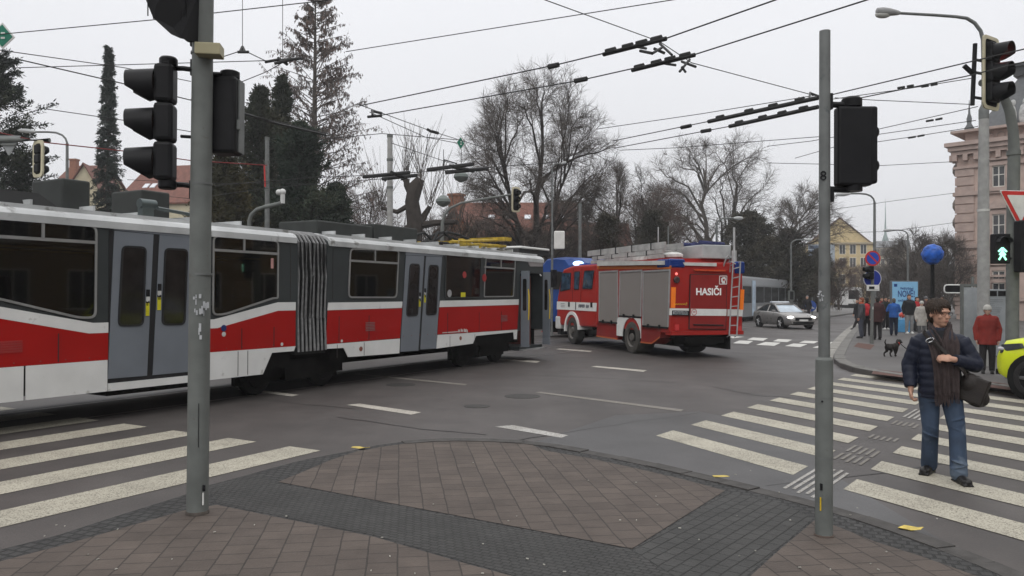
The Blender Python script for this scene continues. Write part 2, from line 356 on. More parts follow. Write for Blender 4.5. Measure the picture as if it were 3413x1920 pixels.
# row of pale kerb setts beside the far side of the right pavement
mb = MB(); strip(mb, kp[9:15], .0, .42, 0, .012, .02, .5); struct('kerb_setts', mb, M_('pale_setts', (.25, .24, .22), .8, var=.3, scale=3))
redpav = M_('red_tactile', (.1, .055, .045), .85, var=.25, scale=9, bump=.5)
mb = MB()
for pts in ([(2860, 1142), (2915, 1150), (2900, 1166), (2845, 1155)], [(2905, 1245), (3010, 1258), (3160, 1275), (3300, 1291), (3413, 1306), (3500, 1318), (3500, 1298), (3413, 1286), (3300, 1272), (3160, 1257), (3010, 1241), (2915, 1230)]):
    sheet(mb, [G(*p, .119) for p in pts], .119)
struct('tactile_paving', mb, redpav)
# ---- foreground pavement corner
PZ = .04
EDGE = [(-700, 1500), (-300, 1440), (0, 1383), (150, 1345), (300, 1296), (430, 1256), (560, 1214), (660, 1184), (750, 1160), (820, 1146), (890, 1133), (950, 1120), (1010, 1112), (1075, 1107), (1140, 1105), (1230, 1106), (1320, 1111), (1400, 1120), (1480, 1134), (1560, 1149), (1650, 1168), (1740, 1189), (1830, 1210), (1910, 1229), (1990, 1249), (2080, 1272), (2180, 1301), (2280, 1333), (2400, 1376), (2500, 1415), (2700, 1500), (3100, 1690)]
ep = [G2(x, y, PZ) for x, y in EDGE]
mb = MB(); mb.prism([V((p.x, p.y, -.03)) for p in ep] + [V((ep[-1].x + .3, -4, -.03)), V((ep[0].x, -4, -.03))], (0, 0, PZ + .03)); struct('corner_pavement', mb, cob)
mb = MB(); random.seed(5); strip(mb, ep[12:], .02, -.16, -.02, PZ + .008, .006, .8); struct('corner_kerb', mb, kerbd)
def px_sheet(name, pts, z, mat):
    mb = MB(); sheet(mb, [G2(x, y, z) for x, y in pts], z); return struct(name, mb, mat)
px_sheet('brown_paving', [(700, 1212), (760, 1188), (830, 1158), (895, 1136), (960, 1124), (1020, 1116), (1140, 1109), (1250, 1110), (1328, 1115), (1375, 1134), (1480, 1152), (1600, 1178), (1720, 1206), (1824, 1234), (1590, 1380)], PZ + .004, pav)
px_sheet('brown_paving_front', [(-900, 1700), (-300, 1470), (0, 1412), (140, 1376), (250, 1345), (380, 1308), (470, 1282), (545, 1270), (940, 1350), (1180, 1420), (1300, 1452), (1900, 1640), (1200, 2900), (-900, 2900)], PZ + .004, pav)
px_sheet('brown_paving_right', [(1880, 1456), (1960, 1384), (2050, 1308), (2090, 1318), (2200, 1362), (2320, 1400), (2460, 1450), (2700, 1540), (3000, 1700), (2500, 2900), (1500, 2900), (1600, 1700)], PZ + .004, pav)
px_sheet('tactile_strip', [(520, 1222), (545, 1266), (940, 1346), (1180, 1416), (1310, 1452), (1700, 1575), (1810, 1520), (1587, 1384), (700, 1216), (640, 1190)], PZ + .002, tac1)
px_sheet('tactile_strip_right', [(1810, 1519), (1875, 1452), (2046, 1304), (1990, 1275), (1930, 1256), (1830, 1238), (1592, 1384)], PZ + .002, tac2)
# ---- zebra crossings
mb = MB()
c0 = G(1069, 1503); uu = V((.495, .869, 0)).normalized(); vv = V((-uu.y, uu.x, 0))
for i in range(-0, 10):
    a = c0 + vv * 1.078 * i; q = [a, a + vv * .51, a + vv * .51 - uu * 4.6, a - uu * 4.6]; sheet(mb, q, .005)
struct('zebra_crossing', mb, zebm)
mb = MB(); e_ = V((.413, -.911, 0)).normalized(); t_ = V((.6, .8, 0)).normalized() * 1.115; l0 = G(2186, 1453.4)
for i in range(0, 10):
    p = l0 + t_ * i
    for a, b in ((0, 2.47), (3.13, 6.1)):
        q = [p + e_ * a, p + t_ * .47 + e_ * a, p + t_ * .47 + e_ * b, p + e_ * b]; sheet(mb, q, .006)
struct('zebra_crossing', mb, zebm)
# tactile guide lines between the two halves, half worn away
mb = MB(); random.seed(8)
gl = linem
for (s0, s1, m) in ((-.55, .72, 0), (1.2, 1.62, 1), (1.75, 2.2, 1), (2.9, 3.2, 1), (4.3, 4.7, 1), (5.1, 6.2, 0), (7.6, 8.5, 1)):
    for i in range(5):
        p = l0 + e_ * (2.58 + .09 * i) + t_.normalized() * (s0 + random.uniform(-.05, .05)); q = p + t_.normalized() * (s1 - s0); n = e_ * .042
        sheet(mb, [p, q, q + n, p + n], .0065, m)
struct('guide_lines', mb, [paint_mat('guide_paint', (.36, .35, .33), .42, .7, .2), paint_mat('worn_guide_paint', (.19, .185, .18), .55, .9, .3)])
# far zebra beyond the fire engine: two rows of dashes
mb = MB(); zl = Zm(2450, 850, 4.14)
for row in ([(-110, 1125), (0, 1122), (135, 1130), (-30, 1150)], [(245, 1140), (455, 1150), (385, 1185), (165, 1168)], [(595, 1160), (790, 1170), (720, 1203), (520, 1192)], [(960, 1182), (1150, 1192), (1090, 1222), (880, 1212)], [(1330, 1200), (1500, 1210), (1440, 1232), (1260, 1226)],
            [(60, 1180), (250, 1188), (180, 1230), (-30, 1218)], [(420, 1202), (630, 1212), (540, 1256), (290, 1240)], [(800, 1222), (1000, 1232), (900, 1272), (685, 1258)], [(1180, 1244), (1360, 1252), (1300, 1292), (1065, 1280)]):
    sheet(mb, [G(*zl(*p)) for p in row][::-1], .005)
struct('far_crossing', mb, zebfar)
# lane dashes
mb = MB()
for row in ([(595, 980), (620, 978), (752, 994), (735, 998)], [(872, 1019), (905, 1016), (1060, 1038), (1035, 1044)], [(1236, 904), (1250, 902), (1360, 909), (1350, 913)], [(1486, 923), (1500, 921), (1628, 932), (1618, 936)], [(1398, 879), (1408, 877), (1490, 883), (1484, 886)]):
    sheet(mb, [G2(*p) for p in row][::-1], .005)
struct('lane_dashes', mb, linem)
mb = MB()
for row in ([(1244, 1074), (1290, 1070), (1430, 1096), (1412, 1102)],):
    sheet(mb, [G2(*p) for p in row][::-1], .0045)
struct('worn_dash', mb, paint_mat('worn_dash_paint', (.5, .49, .47), .42, .8, .2))
mb = MB()
for row in ([(888, 942), (900, 940), (1176, 967), (1170, 970)], [(1345, 988), (1360, 986), (1720, 1031), (1712, 1036)]):
    sheet(mb, [G2(*p) for p in row][::-1], .0045)
struct('worn_line', mb, linew)
# sealed cracks and old trench seams in the asphalt
mb = MB(); random.seed(31)
def crack(pts, wd):
    q = []
    for (a, b) in zip(pts[:-1], pts[1:]):
        for k in range(6): f = k / 6; q.append((a[0] + (b[0] - a[0]) * f + random.uniform(-6, 6), a[1] + (b[1] - a[1]) * f + random.uniform(-1.2, 1.2)))
    q.append(pts[-1]); P = [G(x, y) for x, y in q]
    for a, b in zip(P[:-1], P[1:]):
        d = (b - a); n = V((-d.y, d.x, 0)).normalized() * wd * random.uniform(.5, 1.2); sheet(mb, [a - n, b - n, b + n, a + n], .0042)
for pts, wd in (([(2380, 1290), (2520, 1318), (2700, 1330)], .02), ([(1120, 1390), (1400, 1430), (1620, 1450)], .018), ([(1650, 1480), (1900, 1440), (2330, 1376)], .016), ([(2560, 1620), (2960, 1575), (3140, 1545)], .016), ([(700, 1310), (980, 1345), (1180, 1362)], .014), ([(1500, 1240), (1900, 1255), (2250, 1275)], .014)): crack(pts, wd)
struct('sealed_cracks', mb, M_('bitumen', (.026, .024, .023), .5, var=.3))
# manhole covers
ironm = M_('cast_iron', (.05, .048, .045), .6, .4, var=.3, scale=12, bump=.5)
for i, (x, y, r, lab) in enumerate(((1314, 997, .33, 'round manhole cover with a pale ring in the middle of the road'), (1008, 968, .3, 'dark manhole cover beside the thin worn line near the tram'), (1200, 1022, .22, 'small dark valve cover in the asphalt left of the long worn line'))):
    p = G2(x, y); mb = MB(); mb.lathe([(r, -.02), (r, .005), (r - .03, .006)], 24, (p.x, p.y, 0))
    o = single('manhole_cover', mb, ironm, lab, 'manhole cover', 'manhole covers in the road')
    if i == 0:
        mb = MB(); n = 32
        mb.add([(((r + .02) if k % 2 else (r + .11)) * cos(2 * pi * (k // 2) / n), ((r + .02) if k % 2 else (r + .11)) * sin(2 * pi * (k // 2) / n), .0045) for k in range(2 * n)], [(2 * k, (2 * k + 2) % (2 * n), (2 * k + 3) % (2 * n), 2 * k + 1) for k in range(n)])
        part('concrete_ring', mb, M_('pale_ring', (.17, .165, .16), .8), o)
# litter: yellow scraps at the kerb, cigarette ends
yel = M_('yellow_scrap', (.52, .40, .10), .6, var=.35, scale=12)
for x, y, s, lab in ((908, 1130, .13, 'flat yellow scrap lying on the kerb at the left end of the brown paving'), (1812, 1202, .12, 'crumpled yellow scrap lying on the kerb beyond the brown paving'), (2292, 1334, .15, 'bright yellow scrap lying in the gutter right of the pole marked 8')):
    p = G2(x, y, PZ); random.seed(x); mb = MB(); q = []
    for k in range(7):
        a = 2 * pi * k / 7; rr = s * random.uniform(.5, 1); q.append((p.x + rr * cos(a), p.y + rr * .5 * sin(a), PZ + .008 + random.uniform(0, .016)))
    mb.prism(q, (0, 0, .004)); single('paper_scrap', mb, yel, lab, 'litter', 'yellow scraps along the kerb')
random.seed(17); butt = M_('cigarette_end', (.36, .35, .31), .8, var=.4); mb = MB()
for (x, y) in [(296, 1333), (112, 1350), (540, 1340), (720, 1300), (640, 1322), (961, 1354), (1215, 1370), (1190, 1165), (1888, 1185), (1850, 1195), (1885, 1230), (1960, 1240), (1988, 1310), (1420, 1440), (2190, 1420), (2210, 1435), (1650, 1250), (1600, 1215), (1300, 1300), (1090, 1270), (1480, 1210), (1560, 1310), (1710, 1330), (1860, 1400), (2230, 1390)] + [(random.uniform(100, 2450), random.uniform(1250, 1445)) for _ in range(24)]:
    p = G2(x, y, PZ + .004); a = random.uniform(0, pi); s = random.uniform(.004, .011)
    mb.tube([(p.x - cos(a) * s, p.y - sin(a) * s, PZ + .01), (p.x + cos(a) * s, p.y + sin(a) * s, PZ + .009)], .0045, 5)
single('cigarette_ends', mb, butt, 'pale cigarette ends and gum specks scattered over the corner paving', 'litter', kind='stuff')
# ================================================================ TREES
bark = M_('bark', (.075, .066, .058), .9, var=.35, scale=3, bump=.5, bscale=12)
barkd = M_('dark_bark', (.042, .036, .032), .9, var=.3, scale=3, bump=.5, bscale=12)
twigm = M_('twigs', (.088, .075, .066), .9, var=.35, scale=1.2)
twigr = M_('red_brown_twigs', (.08, .052, .042), .9, var=.35, scale=.7)
needle = [M_('needles_dark', (.020, .028, .021), .8, var=.45, scale=.9, spec=.08), M_('needles_mid', (.03, .04, .027), .8, var=.45, scale=.9, spec=.08), M_('needles_olive', (.042, .047, .028), .8, var=.45, scale=.9, spec=.08)]
spruce_m = [M_('spruce_dark', (.02, .032, .026), .8, var=.4), M_('spruce_mid', (.032, .046, .036), .8, var=.4), M_('spruce_pale', (.045, .06, .045), .8, var=.4)]
larch = [M_('larch_rust', (.16, .112, .096), .9, var=.4), M_('larch_brown', (.125, .1, .09), .9, var=.4), M_('larch_grey', (.115, .1, .092), .9, var=.4)]
brushm = [M_('thicket_brown', (.066, .046, .036), .95, var=.4, scale=.4), M_('thicket_dark', (.042, .032, .027), .95, var=.4, scale=.4), M_('thicket_olive', (.058, .052, .032), .95, var=.4, scale=.4)]
ev1 = [M_('evergreen_a', (.036, .044, .032), .8, var=.45, scale=.9, spec=.08), M_('evergreen_b', (.05, .056, .038), .8, var=.45, scale=.9, spec=.08), M_('evergreen_c', (.068, .066, .043), .8, var=.45, scale=.9, spec=.08)]
ev2 = [M_('evergreen_d', (.03, .042, .032), .8, var=.45, scale=.9, spec=.08), M_('evergreen_e', (.042, .056, .04), .8, var=.45, scale=.9, spec=.08), M_('evergreen_f', (.056, .064, .042), .8, var=.45, scale=.9, spec=.08)]
ev3 = [M_('evergreen_g', (.042, .042, .024), .8, var=.45, scale=.9, spec=.08), M_('evergreen_h', (.06, .056, .03), .8, var=.45, scale=.9, spec=.08), M_('evergreen_i', (.07, .06, .03), .8, var=.45, scale=.9, spec=.08)]
pinem = [M_('pine_a', (.05, .048, .038), .85, var=.45, scale=.6, spec=.08), M_('pine_b', (.066, .061, .047), .85, var=.45, scale=.6, spec=.08), M_('pine_c', (.082, .073, .055), .85, var=.45, scale=.6, spec=.08)]
def rvec(rng): 
    while 1:
        v = V((rng.uniform(-1, 1), rng.uniform(-1, 1), rng.uniform(-1, 1)))
        if .05 < v.length < 1: return v.normalized()
def twig(mb, p, q, r0, r1):
    d = q - p; a = d.orthogonal().normalized(); c = d.cross(a).normalized(); b = len(mb.v)
    for o, r in ((p, r0), (q, r1)):
        for k in (0, 1, 2):
            h = 2.0944 * k; v = o + a * (cos(h) * r) + c * (sin(h) * r); mb.v.append((v.x, v.y, v.z))
    for k in (0, 1, 2): j = (k + 1) % 3; mb.f.append([b + k, b + j, b + 3 + j, b + 3 + k]); mb.mi.append(0); mb.sm.append(False)
def bare_tree(name, label, base, H, r0, seed, rad, mats=None, zc=.62, rz_=None, n1=26, n2=9, n3=6, n4=5, stems=None, fork=.3, wob=.12, tl=.8, twr=.008, droop=.0, group='bare winter trees behind the trams', side=(0, 0), cat='tree', lowz=-.45):
    """rounded winter crown: limbs grow from the stems out to an egg shaped envelope, then fork three more times into fine twigs"""
    rng = random.Random(seed); T = MB(); C = MB(); ez = rz_ or H * (1 - zc); cen = V((side[0], side[1], H * zc))
    stems = stems or [((0, 0), (0, 0), 1.0, 1.0)]; ST = []
    for (bx, by), (lx, ly), hs, rs in stems:
        top = V((bx + lx * H * .75, by + ly * H * .75, H * .80 * hs)); pts = []; rr = []
        for i in range(9):
            f = i / 8; p = V((bx, by, -.2)).lerp(top, f) + V((rng.uniform(-1, 1), rng.uniform(-1, 1), 0)) * wob * H * .06 * (1 if i else 0) - V((lx, ly, 0)) * H * .16 * sin(pi * f); pts.append(p); rr.append(r0 * rs * ((1.4 if i == 0 else 1) - .78 * f))
        T.tube(pts, rr, 10, cap=False); ST.append((pts, rr))
    def along(P, f): k = min(int(f * (len(P) - 1)), len(P) - 2); g = f * (len(P) - 1) - k; return P[k].lerp(P[k + 1], g), (P[k + 1] - P[k]).normalized()
    def grow(mb, p, d, ln, r, n, w, up):
        P = [p]; 
        for i in range(n): d = (d + rvec(rng) * w + V((0, 0, up))).normalized(); p = p + d * (ln / n); P.append(p)
        return P
    def turn(d, a):
        ax = d.cross(rvec(rng)); return Matrix.Rotation(a, 3, ax.normalized()) @ d if ax.length > .01 else d
    for i in range(n1):
        ph = i * 2.39996 + rng.uniform(-.3, .3); z = lowz + (1.02 - lowz) * ((i + rng.random()) / n1); q = sqrt(max(0, 1 - z * z)); k = rng.uniform(.8, 1.0)
        tgt = cen + V((cos(ph) * q * rad, sin(ph) * q * rad, z * ez)) * 1.0 * k + cen * 0
        tgt = cen + (tgt - cen) * 1.0
        P, rr = min(ST, key=lambda s_: (s_[0][5].xy - tgt.xy).length + rng.random() * rad * .5)
        f0 = min(.97, max(fork, fork + (1 - fork) * ((z - lowz) / (1.02 - lowz)) * .95 + rng.uniform(-.12, .05))); st, td = along(P, f0)
        m1 = st.lerp(tgt, .38) + V((0, 0, (tgt - st).length * .10)) + rvec(rng) * wob * 3 * .35; m2 = st.lerp(tgt, .7) + V((0, 0, (tgt - st).length * .07)) + rvec(rng) * wob * 3 * .35
        L1 = [st, st.lerp(m1, .5) + rvec(rng) * .06, m1, m1.lerp(m2, .5) + rvec(rng) * wob, m2, m2.lerp(tgt, .5) + rvec(rng) * wob, tgt]; ln1 = (tgt - st).length
        rb = min(rr[min(8, int(f0 * 8))] * .52, .05 + ln1 * .016) ; T.tube(L1, [rb * (1 - .85 * j / 6) + .012 for j in range(7)], 6, cap=False)
        for j in range(n2):
            f1 = .22 + .78 * (j + rng.random()) / n2; p, d = along(L1, min(f1, .995)); d2 = turn(d, R(rng.uniform(28, 62))); d2 = (d2 + (p - cen).normalized() * .35 + V((0, 0, .12 - droop))).normalized(); ln2 = ln1 * rng.uniform(.22, .42) * (1.15 - .45 * f1)
            L2 = grow(C, p, d2, ln2, 0, 3, .22, .03 - droop * .3); r2 = max(.011, rb * .34 * (1.1 - f1 * .6)); C.tube(L2, [r2, r2 * .8, r2 * .6, .009], 4, cap=False, sm=False)
            for k_ in range(n3):
                f2 = .15 + .85 * (k_ + rng.random()) / n3; p3, d3 = along(L2, min(f2, .995)); d3 = (turn(d3, R(rng.uniform(25, 60))) + V((0, 0, .08 - droop))).normalized(); ln3 = ln2 * rng.uniform(.3, .6) + .15
                L3 = grow(C, p3, d3, ln3, 0, 2, .25, -droop * .4); twig(C, L3[0], L3[1], twr * 1.25, twr); twig(C, L3[1], L3[2], twr, twr * .7)
                for q_ in range(n4):
                    p4, d4 = along(L3, rng.uniform(.15, 1)*.995); d4 = (turn(d4, R(rng.uniform(20, 60))) + V((0, 0, .05 - droop * 1.2))).normalized(); twig(C, p4, p4 + d4 * tl * rng.uniform(.35, 1.0), twr * .85, twr * .45)
    o = thing(name, label, cat, base, 0, group); m = mats or (bark, twigm)
    part('trunk', T, m[0], o); part('crown', C, m[1], o); return o
def leafquad(mb, p, d, l, wd, rng, m):
    d = d.normalized(); a = d.cross(rvec(rng))
    if a.length < .05: a = d.orthogonal()
    a = a.normalized() * wd * .5
    b = len(mb.v); e = p + d * l; q = p + d * l * .5
    mb.v.extend([tuple(p), tuple(q + a), tuple(e), tuple(q - a)]); mb.f.append([b, b + 1, b + 2, b + 3]); mb.mi.append(m); mb.sm.append(False)
def conifer(name, label, base, H, prof, seed, nb, nl, leaf, mats, elev=10, sub=0, lw=(.22, .45), droop=.3, r0=.25, z0=.02, group='evergreens behind the trams', bend=0, up=.0, hang=0, trunkmat=None, clump=.8):
    """trunk with limbs; the crown is many small needle sprays set along the limbs"""
    rng = random.Random(seed); T = MB(); C = MB()
    T.tube([(bend * (i / 8) ** 2, 0, H * i / 8 - (.2 if i == 0 else 0)) for i in range(9)], [r0 * (1.02 - i / 8) + .02 for i in range(9)], 9, cap=False)
    for k in range(nb):
        t = z0 + (1 - z0) * (k + rng.random()) / nb; rad = prof(t) * rng.uniform(.62, 1.12)
        if rng.random() < .12: rad *= 1.18
        az = rng.uniform(0, 2 * pi); el = R(elev + rng.uniform(-14, 14)); z = H * t; c = V((bend * t * t, 0, z))
        d = V((cos(az) * cos(el), sin(az) * cos(el), sin(el))); end = c + d * rad + V((0, 0, -droop * rad * rad * .2 + up * rad))
        mid = c.lerp(end, .55) + V((0, 0, droop * rad * .12))
        T.tube([c, mid, end], [max(r0 * .22 * (1.05 - t), .02), .02, .008], 4, cap=False, sm=False)
        tone = mnoise.noise((c + d * rad) * .45)
        for j in range(sub):
            f = .25 + .75 * rng.random(); q = c.lerp(mid, f * 2) if f < .5 else mid.lerp(end, f * 2 - 1); e2 = q + (d + rvec(rng) * .9 + V((0, 0, -.25))).normalized() * rad * .22 * rng.uniform(.5, 1.2); twig(T, q, e2, .011, .005)
            for k2 in range(7): leafquad(C, q.lerp(e2, rng.random()), V((rng.uniform(-.4, .4), rng.uniform(-.4, .4), -1)), leaf * rng.uniform(.5, 1.3), leaf * .3 * rng.uniform(.6, 1.3), rng, rng.randrange(3))
        for j in range(nl):
            f = rng.random() ** .6; q = c.lerp(mid, f * 2) if f < .5 else mid.lerp(end, f * 2 - 1)
            q = q + rvec(rng) * rng.random() * leaf * clump * (1.3 - .5 * f)
            dd = (d * .9 + rvec(rng) * .9 + V((0, 0, -hang))); mi = 0 if tone + rng.uniform(-.3, .3) < -.08 else (1 if tone + rng.uniform(-.3, .3) < .25 else 2)
            leafquad(C, q, dd, leaf * rng.uniform(.6, 1.4), leaf * rng.uniform(*lw), rng, mi)
    o = thing(name, label, 'tree', base, 0, group)
    part('trunk', T, trunkmat or barkd, o); part('crown', C, mats, o); return o
def thicket(name, label, base, W, Dp, Hh, n, seed, mats, group=None, kind=None, cat='bush', rz=0, stem=True, tw=.02, ln=.9):
    """a bush of many thin upright twigs"""
    rng = random.Random(seed); C = MB(); T = MB()
    for k in range(n):
        x, y = rng.uniform(-1, 1), rng.uniform(-1, 1)
        if x * x + y * y > 1 and not kind: continue
        top = Hh * (1 - .5 * (x * x + y * y) * (0 if kind else 1)) * (.8 + .25 * mnoise.noise(V((x * W * .35, y, seed))))
        p = V((x * W / 2, y * Dp / 2, top * rng.random() ** .75)); d = V((rng.uniform(-.7, .7), rng.uniform(-.7, .7), 1))
        tone = mnoise.noise(p * .5 + V((seed, 0, 0))) + rng.uniform(-.3, .3)
        leafquad(C, p, d, ln * rng.uniform(.5, 1.3), tw * rng.uniform(.7, 1.6), rng, 0 if tone < 0 else (1 if tone < .3 else 2))
    if kind:
        C.xf(Matrix.Translation(V(base)) @ Matrix.Rotation(rz, 4, 'Z')); return single(name, C, mats, label, cat, group, kind)
    for k in range(10):
        a = rng.uniform(0, 2 * pi); rr = rng.random() * .35
        T.tube([(rr * W * .3 * cos(a), rr * Dp * .3 * sin(a), -.1), (rr * W * cos(a) * .6, rr * Dp * sin(a) * .6, Hh * .45), (rr * W * cos(a) * 1.1, rr * Dp * sin(a) * 1.1, Hh * .8)], [.06, .04, .012], 5, cap=False)
    o = thing(name, label, cat, base, rz, group); part('stems', T, barkd, o); part('twigs', C, mats, o); return o
def base_at(x, depth, z=.12):
    p = D2(x, 760, depth); return (p.x, p.y, z)
# --- left edge pine, spire spruce
conifer('pine_tree', 'dark pine at the left edge behind the hanging yield sign', base_at(-22, 42), 14.2, lambda t: (2.9 * min(1, (1.03 - t) / .26) ** .7 * (.82 + .28 * sin(t * 27)) + .1), 11, 260, 150, .19, needle, elev=20, droop=.1, up=.1, r0=.3, z0=.25, clump=1.5)
conifer('pine_tree', 'lower dark evergreen half hidden behind the hanging signal at far left', base_at(52, 46), 9.6, lambda t: 1.9 * (1 - t) ** .8 + .2, 12, 170, 90, .18, needle, elev=15, droop=.2, r0=.25, z0=.1, clump=1.3)
conifer('spruce_tree', 'tall very slender spruce spire rising left of the near traffic signal', base_at(268, 52), 18.0, lambda t: .12 + 1.55 * (1 - t) ** .9 * (1.12 if int(t * 60) % 3 == 0 else .85), 13, 760, 46, .18, spruce_m, elev=-14, droop=.5, r0=.16, z0=.03, hang=.35, clump=.9)
# --- dark yews and fir around the larch
conifer('yew_tree', 'dark evergreen with upright tufts just right of the near pole', base_at(650, 40), 12.0, lambda t: 3.7 * (1 - t) ** .65 * (.82 + .32 * sin(t * 19)) + .1, 14, 460, 130, .17, ev1, elev=38, droop=.1, up=.2, r0=.3, z0=.05, clump=1.5)
conifer('yew_tree', 'dense dark green evergreen standing in front of the brown larch trunk', base_at(752, 38), 9.8, lambda t: 3.1 * (1 - t) ** .6 * (.82 + .32 * sin(t * 17)) + .15, 15, 420, 130, .17, ev2, elev=30, droop=.15, up=.2, r0=.3, z0=.05, clump=1.5)
conifer('yew_tree', 'slim dark evergreen between the near signal head and the larch', base_at(705, 42), 13.2, lambda t: 2.4 * (1 - t) ** .75 * (.8 + .35 * sin(t * 23)) + .1, 19, 340, 110, .17, ev1, elev=35, droop=.1, up=.2, r0=.22, z0=.1, clump=1.3)
conifer('yew_tree', 'olive green evergreen with a broad low crown beside the near pole', base_at(560, 36), 7.8, lambda t: 2.5 * (1 - t) ** .6 + .2, 16, 300, 120, .17, ev3, elev=30, up=.2, r0=.25, z0=.04, clump=1.5)
conifer('yew_tree', 'low dark evergreen at the right foot of the brown larch', base_at(842, 39), 7.0, lambda t: 2.1 * (1 - t) ** .7 + .2, 17, 280, 110, .17, ev2, elev=25, up=.1, r0=.22, z0=.04, clump=1.5)
conifer('larch_tree', 'tall brown half bare larch with a pointed crown cut by the top of the picture', base_at(788, 46), 19.8, lambda t: 5.5 * (1 - t) ** .68 + .1 if t > .2 else 4.3, 18, 300, 5, .19, larch, elev=26, sub=11, droop=.1, up=.08, r0=.30, z0=.12, hang=1.1, group='bare winter trees behind the trams', trunkmat=bark, clump=3.0)
# --- bare trees with rounded crowns
bare_tree('bare_tree', 'big bare tree with two main stems and a rounded crown above the tram front', base_at(1342, 50), 15.5, .33, 21, 5.0, zc=.60, n1=46, n2=11, n3=7, n4=7, stems=[((0, 0), (.05, 0), 1, 1), ((-.5, .3), (-.17, .05), .98, .8), ((.3, -.2), (.2, 0), .9, .6)], fork=.3, mats=(barkd, twigm), tl=.85, droop=.04, lowz=-.75)
bare_tree('bare_tree', 'bare tree with crooked forking limbs above the fire engine ladders', base_at(1790, 78), 17.9, .40, 25, 5.9, zc=.66, n1=28, n2=9, n3=7, n4=5, stems=[((0, 0), (-.08, 0), 1, 1), ((.6, 0), (.2, .1), .9, .8)], fork=.35, wob=.42, mats=(bark, twigm), twr=.010, tl=1.0, lowz=-.6)
bare_tree('bare_tree', 'smaller bare tree leaning right with one long limb beside the dark pine', base_at(1925, 72), 11.4, .28, 28, 3.1, zc=.74, n1=18, n2=9, n3=7, n4=5, stems=[((0, 0), (.42, 0), 1, 1)], side=(4.0, 0), fork=.5, wob=.3, mats=(bark, twigm), twr=.010)
bare_tree('bare_tree', 'thin pale bare tree between the two bigger bare trees', base_at(1680, 88), 14.2, .22, 29, 4.2, zc=.6, n1=24, n2=9, n3=7, n4=5, fork=.25, mats=(bark, twigm), twr=.010, tl=1.0)
bare_tree('bare_tree', 'dark bushy bare tree behind the cab of the fire engine', base_at(1545, 62), 12.0, .26, 31, 4.4, zc=.58, n1=30, n2=9, n3=7, n4=5, stems=[((0, 0), (.03, 0), 1, 1), ((-1.6, .5), (-.08, 0), .9, .8), ((1.8, .8), (.08, 0), .86, .8)], mats=(barkd, twigm), fork=.2, twr=.009)
bare_tree('bare_tree', 'bare tree with a low brown crown above the fire engine roof', base_at(1625, 66), 10.6, .2, 36, 3.8, zc=.56, n1=26, n2=9, n3=7, n4=5, mats=(barkd, twigr), fork=.2, twr=.010)
bare_tree('bare_tree', 'reddish bare sapling at the right foot of the brown larch', base_at(925, 52), 8.6, .13, 33, 2.4, zc=.58, n1=22, n2=8, n3=6, n4=4, mats=(bark, twigr), fork=.15, tl=.6)
bare_tree('bare_tree', 'small bare tree behind the pollarded trunk', base_at(1115, 60), 8.4, .15, 34, 2.6, zc=.6, n1=20, n2=8, n3=6, n4=4, mats=(bark, twigm), fork=.2, tl=.6)
bare_tree('bare_tree', 'bare tree above the roof box of the tram at far left', base_at(70, 58), 9.8, .2, 35, 3.4, zc=.58, n1=24, n2=8, n3=7, n4=4, mats=(bark, twigr), fork=.2)
for (x, dp, h, sd, lab) in ((2300, 70, 7.4, 41, 'slim bare street tree right of the middle lamp post'), (2255, 105, 9.0, 42, 'bare street tree behind the blue billboard'), (2385, 62, 6.6, 43, 'bare street tree beside the corner of the pink building'), (2345, 80, 7.4, 44, 'bare street tree behind the blue wrapped globe'), (2180, 120, 6.6, 45, 'low bare street tree in front of the yellow building'), (2110, 100, 6.4, 46, 'bare street tree just right of the pole marked 8')):
    bare_tree('bare_tree', lab, base_at(x, dp), h, .12, sd, h * .3, zc=.6, n1=20, n2=8, n3=6, n4=4, mats=(bark, twigr if sd > 44 else twigm), fork=.2, twr=.012, tl=.8, group='bare street trees on the right')
# pollard: stump with short arms and upright shoots
rng = random.Random(51); T = MB(); C = MB(); pb = base_at(1040, 38)
T.tube([(0, 0, -.2), (.05, 0, 2), (-.05, 0, 4), (.05, 0, 5.2), (-.1, 0, 6.2), (.05, 0, 6.9), (.3, 0, 7.3)], [.55, .46, .42, .4, .34, .36, .22], 10)
arms = [((.1, 0, 5.0), (1.0, .2, 5.2), (2.1, .2, 5.25), .2), ((-.1, 0, 6.1), (-.8, 0, 5.7), (-1.6, .1, 5.9), .14), ((-.1, 0, 6.5), (-.35, 0, 7.0), (-.4, 0, 7.3), .2), ((.1, 0, 4.6), (.5, .2, 5.6), (.75, .2, 6.0), .18), ((0, 0, 5.2), (-.9, -.1, 4.6), (-2.6, 0, 3.9), .1)]
for a, b, c, r in arms: T.tube([a, b, c], [r, r * .85, r * .6], 7)
for e0 in [V(a[2]) for a in arms[:4]] + [V((.3, 0, 7.3))]:
    for k in range(26):
        d = V((rng.uniform(-.5, .5), rng.uniform(-.4, .4), 1)).normalized(); q = e0 + rvec(rng) * .2
        C.tube([q, q + d * rng.uniform(.8, 1.8), q + d * rng.uniform(2, 3.2) + rvec(rng) * .3], [.014, .011, .006], 3, cap=False, sm=False)
o = thing('pollard_tree', 'pollarded tree with a thick dark trunk and sparse upright shoots', 'tree', pb, 0, 'bare winter trees behind the trams'); part('trunk', T, barkd, o); part('crown', C, twigm, o)
